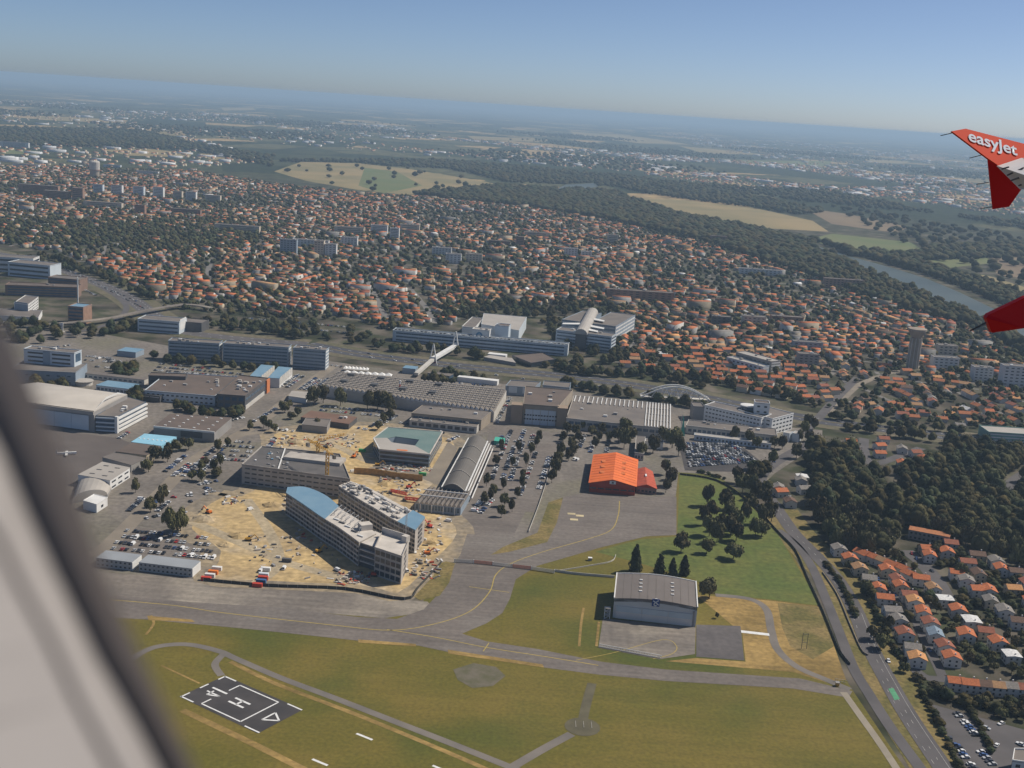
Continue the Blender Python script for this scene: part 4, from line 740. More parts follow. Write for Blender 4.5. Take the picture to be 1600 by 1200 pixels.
for i in range(10):
    u0, u1 = i/10, (i+1)/10; q = [rp2[0].lerp(rp2[1], u0), rp2[0].lerp(rp2[1], u1), rp2[3].lerp(rp2[2], u1), rp2[3].lerp(rp2[2], u0)]; m0, m1 = q[0].lerp(q[1], .75), q[3].lerp(q[2], .75)
    obj('roof_bay', [(q[0].x, q[0].y, 6), (m0.x, m0.y, 8.2), (q[1].x, q[1].y, 6), (q[3].x, q[3].y, 6), (m1.x, m1.y, 8.2), (q[2].x, q[2].y, 6)], [(0, 1, 4, 3), (1, 2, 5, 4), (0, 2, 1), (3, 4, 5)], [roofgrey, rooflight], rb, [0, 0, 1, 1])
windows(rb, rp2[0], rp2[1], 0, 6, 1, 14, .7, .6, glassb)
for v in (.35, .7): a, b = rp2[0].lerp(rp2[3], v), rp2[1].lerp(rp2[2], v); bars('roof_pipe', [(Vector((*a, 8.6)), Vector((*b, 8.6)))], .7, white, rb)
for i in range(4): q = rp2[0].lerp(rp2[1], (i+.5)/4); box('column', (q.x, q.y-.6, 3), (.7, .7, 6), 0, white, rb)
# walls of the construction pit
pw = thing('pit_retaining_wall', 'ochre sheet-piled retaining wall of the construction pit', 'wall', G(590, 748)); A_ = [G2(*q) for q in ((553, 740), (585, 742), (620, 748), (660, 752))]
for i in range(3):
    for j in range(6): a, b = Vector(A_[i]).lerp(Vector(A_[i+1]), j/6), Vector(A_[i]).lerp(Vector(A_[i+1]), (j+1)/6); m_ = (a+b)/2; d = b-a; box('pile_panel', (m_.x, m_.y+(j % 2)*.3, 2.6), (d.length, .5, 5.2), math.atan2(d.y, d.x), M('ochre_piling', (.45, .27, .1), var=.3, scale=.4), pw)
# site cabins: two-storey container offices
for i, (px, lab) in enumerate((([(217, 879), (300, 889)], 'longer row of grey stacked site cabins beside the taxiway'), ([(150, 872), (206, 879)], 'shorter row of grey stacked site cabins near the window frame'))):
    p = foot(px, 5.6, 13); OCC.append(p); c_ = sum(p, Vector((0, 0)))/4; sc = thing('site_cabins', lab, 'cabin', (c_.x, c_.y, 0), 'site cabin rows'); d = p[1]-p[0]; k_ = 12 if i == 0 else 8; rz = math.atan2(d.y, d.x); nn = Vector((d.y, -d.x)).normalized()
    for j in range(k_):
        for f in range(2):
            q = p[0].lerp(p[1], (j+.5)/k_).lerp(p[3].lerp(p[2], (j+.5)/k_), .5); box('cabin', (q.x, q.y, 1.4+2.8*f), (d.length/k_*.97, 13, 2.7), rz, M('cabin_panel', (.42, .42, .41), var=.1, scale=.2), sc)
            w = p[0].lerp(p[1], (j+.5)/k_)+nn*.1; box('window', (w.x, w.y, 1.6+2.8*f), (d.length/k_*.4, .3, 1.0), rz, glass, sc)
    m_ = sum(p, Vector((0, 0)))/4; box('roof', (m_.x, m_.y, 5.8), (d.length, 13.4, .25), rz, M('cabin_roof', (.3, .32, .34), var=.15), sc); q = p[1].lerp(p[2], .5)+Vector((.2, 0)); box('end_panel', (q.x, q.y, 2.8), (.3, 12.8, 5.5), rz, white, sc)
def container(px, mat, label, rz=.1, z=0., L=6.1):
    g = G(*px); o = thing('shipping_container', label, 'container', (g.x, g.y, z), 'shipping containers on the site'); box('body', (g.x, g.y, z+1.3), (L, 2.4, 2.5), rz, mat, o)
    for s in (-1, 1):
        for k in range(5): x = -L/2+L*(k+.5)/5; box('rib', (g.x+x*math.cos(rz)-s*1.22*math.sin(rz)*-1*-1, g.y+x*math.sin(rz)+s*1.22*math.cos(rz), z+1.3), (.25, .12, 2.3), rz, mat, o)
    box('door', (g.x+math.cos(rz)*(L/2+.03), g.y+math.sin(rz)*(L/2+.03), z+1.3), (.1, 2.2, 2.3), rz, mat, o)
for px, m, lab in (((322, 907), red_st, 'orange-red container, front of the left stack by the cabins'), ((328, 902), white, 'white container second in the left stack by the cabins'), ((333, 897), orange_st, 'orange container third in the left stack by the cabins'), ((339, 891), white, 'white container at the rear of the left stack by the cabins'),
                   ((402, 917), red_st, 'red container, front of the right stack by the taxiway'), ((408, 911), blue_st, 'dark blue container, second in the right stack by the taxiway'), ((411, 906), red_st, 'red container, third in the right stack by the taxiway'), ((412, 901), paleblue, 'pale blue container, fourth in the right stack by the taxiway'), ((415, 892), white, 'white container, rear of the right stack by the taxiway'),
                   ((448, 878), dgrey, 'dark grey container at the edge of the sand'), ((566, 706), green_st, 'green container in the upper part of the site'), ((660, 743), green_st, 'green container beside the vaulted hall track')): container(px, m, lab, -.05)
# tower cranes
def crane(px, hgt, jib, label, az):
    g = G(*px); o = thing('tower_crane', label, 'crane', (g.x, g.y, 0), 'tower cranes'); w = 1.1; seg = []
    for x in (-w, w):
        for y in (-w, w): seg.append(((g.x+x, g.y+y, 0), (g.x+x, g.y+y, hgt)))
    for k in range(int(hgt/3)):
        z = 3*k
        for (x, y), (x2, y2) in (((-w, -w), (w, -w)), ((w, -w), (w, w)), ((w, w), (-w, w)), ((-w, w), (-w, -w))): seg.append(((g.x+x, g.y+y, z), (g.x+x2, g.y+y2, z+3)))
    bars('mast', seg, .42, yellow_st, o); d = Vector((math.cos(az), math.sin(az), 0)); s = Vector((-d.y, d.x, 0)); b0 = Vector((g.x, g.y, hgt+1)); sg = []
    for k in range(int(jib/3)):
        a, b = b0+d*3*k, b0+d*3*(k+1)
        for e in (-.7, .7): sg += [(a+s*e, b+s*e), (a+s*e, a+d*1.5+Vector((0, 0, 1.5)))]
        sg += [(a+Vector((0, 0, 1.5))+d*1.5, b+Vector((0, 0, 1.5))+d*1.5)]
    bars('jib', sg, .28, yellow_st, o); bars('counter_jib', [(b0+s*.6, b0-d*12+s*.6), (b0-s*.6, b0-d*12-s*.6)], .4, yellow_st, o); q = b0-d*11; box('counterweight', (q.x, q.y, hgt), (2.5, 2, 3), az, concrete, o)
    box('cab', (g.x+d.x*1.6+s.x*1.5, g.y+d.y*1.6+s.y*1.5, hgt+.3), (1.6, 1.4, 2), az, white, o); bars('apex', [(b0, b0+Vector((0, 0, 5))), (b0+Vector((0, 0, 5)), b0+d*jib*.6+Vector((0, 0, 1.5))), (b0+Vector((0, 0, 5)), b0-d*10)], .25, yellow_st, o)
    box('base', (g.x, g.y, .5), (5, 5, 1), 0, concrete, o)
crane((510, 772), 33, 36, 'nearer yellow lattice tower crane before the grey office', 2.2); crane((496, 735), 24, 30, 'farther yellow tower crane rising behind the grey office', .9)
def excavator(px, m, label, rz, s=1.):
    g = G(*px); o = thing('excavator', label, 'excavator', (g.x, g.y, 0), 'site machines'); c, sn = math.cos(rz), math.sin(rz); P = lambda x, y, z: Vector((g.x+(x*c-y*sn)*s, g.y+(x*sn+y*c)*s, z*s))
    for y in (-1.2, 1.2): box('track', P(0, y, .5), (4.2*s, .7*s, 1*s), rz, tyre, o)
    box('body', P(-.4, 0, 1.7), (3.4*s, 2.6*s, 1.3*s), rz, m, o); box('cab', P(.5, .7, 2.6), (1.5*s, 1.1*s, 1.5*s), rz, glass, o)
    obj('boom', *bar_vf(P(1.2, 0, 2), P(4.4, 0, 4.6), .6*s), m, o); obj('arm', *bar_vf(P(4.4, 0, 4.6), P(6.6, 0, 2), .5*s), m, o); box('bucket', P(6.6, 0, 1.4), (1*s, 1.2*s, 1*s), rz, dgrey, o)
for px, m, lab, rz in (((326, 802), orange_st, 'orange excavator on the open sand, left', 2.6), ((498, 863), yellow_st, 'yellow excavator in the shadow of the curved office', .8), ((585, 900), red_st, 'red loader at the foot of the end block', 0.), ((671, 824), red_st, 'red telehandler right of the second curved office', 2.4), ((668, 866), orange_st, 'orange machine on the sand by the perimeter fence', .3), ((553, 715), orange_st, 'orange piling machine by the green container', 1.2), ((639, 763), red_st, 'red machine before the ribbed workshop', .6), ((590, 728), yellow_st, 'yellow machine in front of the U-shaped office', 0.2), ((509, 700), dgrey, 'dark excavator behind the grey office', .4), ((388, 845), yellow_st, 'yellow digger beside stacked beams', .1)): excavator(px, m, lab, rz)
# red crawler crane lying with its lattice boom
for (a, b, lab) in (((632, 778), (700, 786), 'red lattice crane boom lying before the ribbed workshop'), ((610, 766), (636, 772), 'short red lattice boom piece on the site')):
    A_, B_ = G(*a, 2.5), G(*b, 2.5); o = thing('crane_boom', lab, 'crane boom', (A_.x, A_.y, 0)); d = (B_-A_); sdv = Vector((-d.y, d.x, 0)).normalized(); n_ = 12
    bars('chord', [(A_+sdv*e+Vector((0, 0, z)), B_+sdv*e+Vector((0, 0, z))) for e in (-.9, .9) for z in (-.8, .8)], .45, red_st, o); bars('lacing', [(A_.lerp(B_, k/n_)+sdv*(.9 if k % 2 else -.9)+Vector((0, 0, .8)), A_.lerp(B_, (k+1)/n_)+sdv*(-.9 if k % 2 else .9)-Vector((0, 0, .8))) for k in range(n_)], .35, red_st, o); box('cradle', A_-Vector((0, 0, 1.6)), (3, 3, 1.8), 0, dgrey, o)
# loose building material lying about: too many small pieces to count
vs, fs, ix = [], [], []; mm = [white, rawlight, dgrey, rawlight, steel, redbrown, grey, beige_w]
for (x0, y0, x1, y1, n_) in ((590, 722, 675, 738, 130), (430, 680, 560, 700, 110), (525, 895, 585, 915, 60), (640, 870, 690, 905, 50), (590, 745, 660, 775, 70), (440, 775, 470, 800, 25), (450, 820, 480, 850, 15), (640, 800, 690, 870, 50), (345, 770, 380, 790, 20), (385, 835, 470, 885, 40), (470, 845, 560, 905, 20)):
    for _ in range(n_):
        g = G(rnd.uniform(x0, x1), rnd.uniform(y0, y1)); a = rnd.uniform(0, 3.1); L, w, h_ = rnd.uniform(.6, 4.5), rnd.uniform(.4, 1.6), rnd.uniform(.3, 1.6); c, s = math.cos(a), math.sin(a); o = len(vs); k = rnd.randrange(8)
        q = [(g.x+x*c-y*s, g.y+x*s+y*c) for x, y in ((-L/2, -w/2), (L/2, -w/2), (L/2, w/2), (-L/2, w/2))]; v_, f_ = prism_vf(q, .1, h_); vs += v_; fs += [tuple(i+o for i in f) for f in f_]; ix += [k]*6
tag(obj('building_material', vs, fs, mm, None, ix), 'scattered stacks of building material on the construction sand', 'material', kind='stuff')
for i, (x, y, w, h_) in enumerate(((318, 812, 9, 3), (372, 838, 7, 2.4), (352, 852, 6, 2), (462, 692, 9, 3.4), (604, 757, 8, 2.6), (536, 722, 7, 2.6), (425, 790, 8, 2.6), (675, 848, 6, 2.2))):
    g = G(x, y); vs, fs = [], []; k_ = 14
    for r_, z in ((1, 0), (.8, .35), (.5, .75), (.2, 1)): vs += [(g.x+w*r_*math.cos(2*math.pi*k/k_)*rnd.uniform(.85, 1.15), g.y+w*.8*r_*math.sin(2*math.pi*k/k_)*rnd.uniform(.85, 1.15), .1+h_*z*rnd.uniform(.8, 1.1)*(z > 0)) for k in range(k_)]
    for r_ in range(3):
        for k in range(k_): fs.append((r_*k_+k, r_*k_+(k+1) % k_, (r_+1)*k_+(k+1) % k_, (r_+1)*k_+k))
    fs.append(tuple(range(3*k_, 4*k_))); tag(obj('spoil_heap', vs, fs, sand_m), 'low heap of dug sand on the construction site', 'heap', 'spoil heaps')
# perimeter fences, gates and walls
def fence(name, label, px, h, mat, post=6., panel=True, w=.12, cat='fence', group=None):
    pts = smooth_line([G2(*q) for q in px], 4); root = thing(name, label, cat, (pts[0].x, pts[0].y, 0), group); acc = []
    for i in range(len(pts)-1):
        a, b = pts[i], pts[i+1]; d = b-a; m_ = (a+b)/2; k_ = max(1, round(d.length/post))
        if panel: box('panel', (m_.x, m_.y, h*.52), (d.length, w, h*.9), math.atan2(d.y, d.x), mat, root)
        else: bars('rail', [(Vector((*a, h*z)), Vector((*b, h*z))) for z in (.3, .95)], .12, mat, root)
        for j in range(k_): q = a.lerp(b, j/k_); box('post', (q.x, q.y, h/2), (.18, .18, h), 0, steel, root)
mesh_f = M('dark_fence_mesh', (.07, .065, .055), var=.2)
fence('boundary_fence', 'long dark fence along the service road by the airfield', [(1062, 742), (1120, 752), (1170, 785), (1217, 834), (1243, 862), (1262, 905), (1285, 955), (1310, 1015), (1328, 1040)], 1.8, mesh_f)
fence('site_fence', 'dark mesh fence between the construction site and the taxiway', [(318, 908), (420, 917), (540, 922), (632, 938), (655, 918), (690, 880)], 2.2, mesh_f)
fence('car_park_fence', 'pale fence between central car park and the orange hangar apron', [(826, 832), (842, 790), (858, 740), (864, 712)], 1.8, offwhite)
fence('road_wall', 'low concrete wall between the main road and service road', [(1285, 895), (1308, 930), (1325, 970), (1345, 1015), (1356, 1025)], 1.2, concrete, w=.4, cat='wall')
fence('concrete_wall', 'white low wall running from the gate towards the grey hangar', [(866, 893), (900, 898), (960, 903)], 1.8, offwhite, w=.3, cat='wall')
fence('concrete_wall', 'thin pale wall crossing the grass behind the gate', [(872, 893), (920, 885), (955, 878), (962, 868)], 1, offwhite, w=.25, cat='wall')
ends = [(710, 878.5), (740, 880.5), (770, 883.5), (800, 887), (830, 890.5), (866, 896)]
for i in range(5):
    a, b = Vector(G2(*ends[i])), Vector(G2(*ends[i+1])); d = b-a; m_ = (a+b)/2; o = thing('barrier_gate', ('red' if i in (1, 3) else 'white')+f' slatted barrier gate section, {["first", "second", "third", "fourth", "fifth"][i]} from the left across the taxiway', 'gate', (m_.x, m_.y, 0), 'barrier gate sections'); rz = math.atan2(d.y, d.x)
    for z in (.5, 1.1, 1.7, 2.3): box('slat', (m_.x, m_.y, z), (d.length*.97, .2, .38), rz, M('gate_red', (.42, .13, .08)) if i in (1, 3) else offwhite, o)
    for q in (a, b): box('post', (q.x, q.y, 1.4), (.4, .4, 2.8), rz, white, o)
a, b = Vector(G2(936.5, 1011)), Vector(G2(1033, 1029)); d = b-a; m_ = (a+b)/2; o = thing('sliding_gate', 'long white sliding gate at the edge of the grey hangar apron', 'gate', (m_.x, m_.y, 0))
for z in (.4, 1.9): box('rail', (m_.x, m_.y, z), (d.length, .25, .25), math.atan2(d.y, d.x), white, o)
for i in range(40): q = a.lerp(b, i/39); box('picket', (q.x, q.y, 1.1), (.2, .2, 1.8), 0, white, o)
g = G(940, 877); o = thing('signal_hut', 'tiny grey equipment hut on the grass behind the gate', 'hut', (g.x, g.y, 0)); box('body', (g.x-8, g.y, 1), (2.4, 2, 2), 0, grey, o); box('roof', (g.x-8, g.y, 2.1), (2.8, 2.4, .2), 0, white, o)
g = G(1256, 1014); o = thing('twin_pole', 'pair of thin poles standing in the dry meadow', 'pole', (g.x, g.y, 0))
for x in (-1.5, 1.5): box('pole', (g.x+x, g.y, 5), (.25, .25, 10), 0, dgrey, o)
for z in (4, 9.5): box('crossbar', (g.x, g.y, z), (3.4, .2, .2), 0, dgrey, o)
fence('entry_gate', 'small steel swing gate where the paths meet the service road', [(1305, 1065), (1322, 1068)], 2, steel, panel=False, cat='gate')
g = G(1308, 1072); o = thing('yellow_hut', 'small yellow guard box at the road gate', 'hut', (g.x, g.y, 0)); box('body', (g.x, g.y, 1.1), (1.8, 1.8, 2.2), 0, yellow_st, o); box('roof', (g.x, g.y, 2.3), (2.2, 2.2, .2), 0, grey, o)

# water towers, apartment blocks and other landmarks of the town
g = G(1425, 575); wt = thing('water_tower', 'tall concrete water tower with flared top above the houses', 'water tower', (g.x, g.y, 0)); lathe('stem', (g.x, g.y), [(7.5, 0), (6.6, 20), (6.6, 40)], beige_w, wt, 16); lathe('bowl', (g.x, g.y), [(6.6, 40), (7.5, 43), (12, 50), (12, 52.5), (4, 53.5)], M('tower_concrete', (.4, .33, .26)), wt, 20)
for k in range(10): a = 2*math.pi*k/10; box('fin', (g.x+7.2*math.cos(a), g.y+7.2*math.sin(a), 20), (1.6, .8, 40), a, rawlight, wt)
OCC.append([Vector((g.x+15*math.cos(k), g.y+15*math.sin(k))) for k in range(6)])
g = G(148, 279); wt = thing('far_water_tower', 'pale cylindrical water tower far left in the town', 'water tower', (g.x, g.y, 0)); lathe('shaft', (g.x, g.y), [(14, 0), (14, 24)], beige_w, wt, 20); lathe('tank', (g.x, g.y), [(15.5, 24), (15.5, 50), (13, 53)], rawlight, wt, 20); lathe('band', (g.x, g.y), [(16, 25), (16, 28)], brick, wt, 20)
def apt(px, py, w, h, wall, label, depth=14, fl=3.2, roofm=None):
    a, b = G(px-w/2, py-SL*w/2), G(px+w/2, py+SL*w/2); W_ = (b-a).length; dist = (G(px, py)-CAM).length; hm = h*dist/F*1.03
    p = [Vector((a.x, a.y)), Vector((b.x, b.y)), Vector((b.x, b.y+depth)), Vector((a.x, a.y+depth))]
    rows = max(1, min(7, int(hm/fl))); cols = max(2, min(10, int(W_/6)))
    r_, p = block('apartment_block', label, 'apartments', None, hm, wall, roofm or roofgrey, pts=p, par=0 if dist > 3000 else .6, units=0 if dist > 3000 else 2, group='apartment blocks')
    for k in range(rows): windows(r_, p[0], p[1], k*hm/rows, hm/rows, 1, 1 if dist > 2600 else cols, .8 if dist > 2600 else .5, .3, glass, t=.4)
    windows(r_, p[1], p[2], 0, hm/rows, 1, 1, .4, .4, glass)
cream = M('cream_render', (.58, .5, .4), var=.12); whiteb = M('white_render', (.68, .67, .65), var=.1)
for a in ((153, 304, 15, 14, paleblue, 'pale blue tower block, first from the left in the far row'), (182, 306, 17, 15, whiteb, 'white tower block second in the far row'), (216, 308, 17, 15, paleblue, 'pale blue tower block third in the far row'), (247, 309, 16, 15, whiteb, 'white tower block fourth in the far row'), (277, 312, 14, 12, cream, 'cream tower block fifth in the far row'), (298, 314, 16, 13, whiteb, 'white tower block sixth in the far row'), (332, 316, 24, 10, cream, 'wide cream block at the right end of the far row'), (121, 314, 17, 18, brick, 'brown brick tower block left of the far row'), (60, 304, 62, 13, brick, 'long brown apartment block at the far left'), (88, 312, 40, 12, brickdark, 'second brown apartment block at the far left'), (218, 336, 16, 14, brick, 'brick block below the far row of towers'), (160, 326, 60, 9, cream, 'low cream block row below the far towers'), (290, 337, 46, 9, brickdark, 'low brown school block near the park'),
          (22, 230, 45, 7, whiteb, 'far white slab near the left horizon fields'), (40, 262, 40, 5, whiteb, 'far white warehouse left of the water tower'), (230, 274, 34, 6, whiteb, 'far white warehouse right of the water tower'), (175, 262, 26, 4, paleblue, 'far pale blue warehouse by the water tower'),
          (370, 362, 70, 9, cream, 'long tan-roofed hall beside the park lake'), (450, 398, 26, 22, bluegrey, 'blue slab block end-on beside white blocks'), (485, 386, 56, 10, whiteb, 'long white block behind the twin slabs'), (498, 402, 15, 24, cream, 'left of two pale slab blocks'), (516, 403, 18, 20, whiteb, 'right of two pale slab blocks'), (545, 366, 46, 10, cream, 'cream terrace block, mid town left'), (592, 366, 26, 13, whiteb, 'white block, mid town'), (616, 374, 14, 16, whiteb, 'white round-looking block, mid town'), (640, 362, 30, 10, cream, 'cream block right of the white mid-town block'), (545, 384, 26, 12, whiteb, 'white block below the cream terrace block'), (708, 412, 24, 14, whiteb, 'white block among orange roofs, centre'), (740, 410, 26, 12, cream, 'cream block among orange roofs, centre'), (690, 398, 30, 10, whiteb, 'wide white block behind the centre blocks'), (812, 386, 13, 15, brick, 'small orange brick tower, centre right'), (838, 372, 38, 8, cream, 'long cream block, centre right'), (780, 384, 34, 7, brickdark, 'long brown block left of the brick tower'), (957, 380, 17, 12, cream, 'cream block with orange roof, right of centre'), (892, 402, 20, 13, whiteb, 'white stepped block, right of centre'), (916, 404, 16, 10, whiteb, 'small white block right of the stepped block'), (1000, 472, 104, 16, brick, 'very long brick apartment block with white balconies'), (1188, 430, 66, 8, whiteb, 'long low white school building by the river wood'), (1122, 382, 26, 12, brick, 'orange brick block at the wood edge'), (1318, 452, 62, 14, M('pink_brick', (.42, .25, .18)), 'large pink brick manor by the river wood'), (870, 418, 44, 8, brickdark, 'low brown roofed block, centre right'),
          (1127, 508, 30, 12, dgrey, 'dark terrace block with white balconies, left'), (1178, 508, 36, 12, cream, 'terrace block with white balconies, right'), (1230, 505, 50, 9, brick, 'orange brown roofed school range'), (1262, 548, 46, 12, bluegrey, 'blue glazed school block among trees'), (1477, 578, 40, 17, whiteb, 'white apartment block right of the water tower'), (1535, 597, 30, 20, whiteb, 'left white apartment block near the right edge'), (1582, 608, 36, 32, whiteb, 'tall white apartment block near the right edge'), (1480, 558, 30, 16, cream, 'cream apartment block behind the trees right of the water tower'), (1262, 575, 32, 20, grey, 'grey stepped office beside the avenue')): apt(*a)
block('clinic', 'long grey and white slab above the orange house rows', 'building', [(1150, 551), (1205, 566)], 14, grey, rooflight, 18, units=3, fac=[(1, 4, 1, .9, .5, white), (0, 3, 8, .5, .2, glass)])
block('clinic', 'lower white slab in front of the grey and white slab', 'building', [(1136, 559), (1192, 574)], 9, paleblue, rooflight, 12, units=2, fac=[(0, 2, 8, .5, .4), (1, 2, 1, .9, .5, white)])
block('green_glass_hall', 'pale green-banded warehouse at the right edge beside the expressway', 'warehouse', [(1545, 676), (1640, 682)], 9, M('green_band', (.25, .42, .36)), rooflight, 26, fac=[(0, 3, 1, .98, .4, white)])
block('round_corner_office', 'white-rimmed brown-roofed building at the bottom right car park', 'building', [(1582, 1190), (1700, 1206), (1700, 1175), (1585, 1172)], 8, white, roofgrey, par=.8, fac=[(0, 2, 8, .5, .4), (3, 2, 4, .5, .4)])
block('school_range', 'long tiled orange-brown range at the edge of the dark wood', 'building', [(1420, 828), (1484, 840)], 7, grey, M('range_tiles', (.42, .17, .075), var=.25, scale=.5), 10, par=0, fac=[(0, 2, 9, .5, .4)])

# ------------------------------------------------------------------ planning helpers (plan space, metres)
def pip(P, poly):
    x, y = P[:, 0], P[:, 1]; ins = np.zeros(len(P), bool); n_ = len(poly); j = n_-1
    for i in range(n_):
        xi, yi, xj, yj = poly[i][0], poly[i][1], poly[j][0], poly[j][1]
        c = ((yi > y) != (yj > y)) & (x < (xj-xi)*(y-yi)/((yj-yi) or 1e-9)+xi); ins ^= c; j = i
    return ins
def zone(px): return np.array([G2(*q) for q in px])
def near_line(P, px, w):
    L = smooth_line([G2(*q) for q in px], 10); pts = []
    for a, b in zip(L[:-1], L[1:]):
        k_ = max(1, int((b-a).length/6)); pts += [tuple(a.lerp(b, j/k_)) for j in range(k_)]
    Q = np.array(pts); out = np.zeros(len(P), bool)
    for s in range(0, len(P), 4000): out[s:s+4000] = (((P[s:s+4000, None]-Q[None])**2).sum(2).min(1) < w*w)
    return out
nr = np.random.default_rng(5)
def scatter(poly, sp, jit=.45):
    lo, hi = poly.min(0), poly.max(0); gx, gy = np.meshgrid(np.arange(lo[0], hi[0], sp), np.arange(lo[1], hi[1], sp)); P = np.stack([gx.ravel(), gy.ravel()], 1)
    P = P+nr.uniform(-jit, jit, P.shape)*sp; return P[pip(P, poly)]
ROADS = [(MAIN, 11), (SERV, 7), (EXPW, 34), (HWY, 32), ([(1280, 655), (1310, 630), (1345, 600), (1400, 580), (1440, 572)], 9), ([(575, 440), (590, 470), (605, 500)], 9), ([(640, 450), (665, 480), (680, 505)], 9), ([(330, 405), (325, 430), (335, 455)], 9), ([(150, 445), (180, 462), (197, 478), (192, 492), (174, 504)], 9), ([(1350, 685), (1350, 705), (1362, 725), (1400, 715), (1440, 700)], 9), ([(1640, 720), (1590, 745), (1575, 765), (1585, 785), (1640, 812)], 9)]
def clear(P, grow=5., roads=True, rw=0.):
    ok = np.ones(len(P), bool)
    for p in OCC:
        q = np.array([(v[0], v[1]) for v in p]); lo, hi = q.min(0)-grow, q.max(0)+grow; near_ = ok & (P[:, 0] > lo[0]) & (P[:, 0] < hi[0]) & (P[:, 1] > lo[1]) & (P[:, 1] < hi[1])
        if near_.any():
            c = q.mean(0); ex = q+(q-c)/np.maximum(np.linalg.norm(q-c, axis=1, keepdims=True), .1)*grow; ok[np.where(near_)[0][pip(P[near_], ex)]] = False
    if roads:
        for px, w in ROADS: ok &= ~near_line(P, px, w+rw)
    return ok

# ------------------------------------------------------------------ houses
ROOFS = {'orange': (.52, .165, .066), 'dark red': (.33, .12, .07), 'tan': (.42, .24, .12), 'grey': (.27, .245, .22), 'white': (.72, .71, .69), 'brown': (.17, .105, .075), 'blue-grey': (.24, .31, .38), 'pale orange': (.6, .3, .12), 'rust': (.42, .15, .062)}
WALLS = {'white': (.66, .64, .6), 'cream': (.58, .5, .37), 'grey': (.45, .44, .43)}
RM = {k: M('tiles_'+k.replace(' ', '_').replace('-', '_'), c, var=.3, scale=.9, detail=6) for k, c in ROOFS.items()}
WM = {k: M('render_'+k, c, var=.1, scale=.3) for k, c in WALLS.items()}
HM = {}
def house_meshes(L, Dp, h, rise, wc, rc):
    key = (L, Dp, h, rise, wc, rc)
    if key not in HM:
        x, y = L/2, Dp/2
        wv = [(-x, -y, 0), (x, -y, 0), (x, y, 0), (-x, y, 0), (-x, -y, h), (x, -y, h), (x, y, h), (-x, y, h), (-x, 0, h+rise), (x, 0, h+rise)]
        wall = mesh('house_wall', wv, [(0, 1, 5, 4), (2, 3, 7, 6), (1, 2, 6, 9, 5), (3, 0, 4, 8, 7)], WM[wc])
        o = .55; s = rise/y; rv, rf = [], []
        for sg in (-1, 1):
            b = len(rv); q = [(-x-o, sg*(y+o), h-s*o), (x+o, sg*(y+o), h-s*o), (x+o, 0, h+rise), (-x-o, 0, h+rise)]; rv += q+[(a, c, d+.28) for a, c, d in q]
            rf += [tuple(i+b for i in f) for f in ((3, 2, 1, 0), (4, 5, 6, 7), (0, 1, 5, 4), (1, 2, 6, 5), (2, 3, 7, 6), (3, 0, 4, 7))]
        HM[key] = (wall, mesh('house_roof', rv, rf, RM[rc]))
    return HM[key]
def unit_cube(mat):
    if mat.name not in CUBE: box('seed', (0, 0, -500), (1, 1, 1), 0, mat); bpy.data.objects.remove(bpy.data.objects['seed'])
    return CUBE[mat.name]
def house(x, y, rz, L, Dp, h, rise, wc, rc, label, group, detail=True, name='house'):
    r = thing(name, label, 'house', (x, y, 0), group); r.rotation_euler = (0, 0, rz); wm_, rm_ = house_meshes(L, Dp, h, rise, wc, rc)
    link(bpy.data.objects.new('wall', wm_), r); ro = link(bpy.data.objects.new('roof', rm_), r)
    ch = bpy.data.objects.new('chimney', unit_cube(WM['white'])); ch.location = (L*.28, Dp*.12, h+rise+.3); ch.scale = (.7, .7, 1.6); link(ch, ro)
    if detail:
        for sx, sy, n_ in ((0, -1, 2), (1, 0, 2), (-1, 0, 1), (0, 1, 2)):
            for k in range(n_):
                for z in ((1.5, 4.1) if h > 5 else (1.5,)):
                    w = bpy.data.objects.new('window', unit_cube(glass)); u = (k+.5)/n_-.5
                    w.location = (sx*L/2, u*Dp*.8, z) if sx else (u*L*.8, sy*Dp/2, z); w.scale = (.2, 1.1, 1.2) if sx else (1.1, .2, 1.2); link(w, r)
    return r
def zq(x, y): return (1300+x/5.333, 820+y/5.333)
ORD = ['first', 'second', 'third', 'fourth', 'fifth', 'sixth', 'seventh', 'eighth', 'ninth', 'tenth', 'eleventh', 'twelfth', 'thirteenth', 'fourteenth', 'fifteenth', 'sixteenth', 'seventeenth', 'eighteenth', 'nineteenth', 'twentieth']
K = dict(o='orange', r='dark red', t='tan', g='grey', w='white', b='brown', u='blue-grey', p='pale orange')
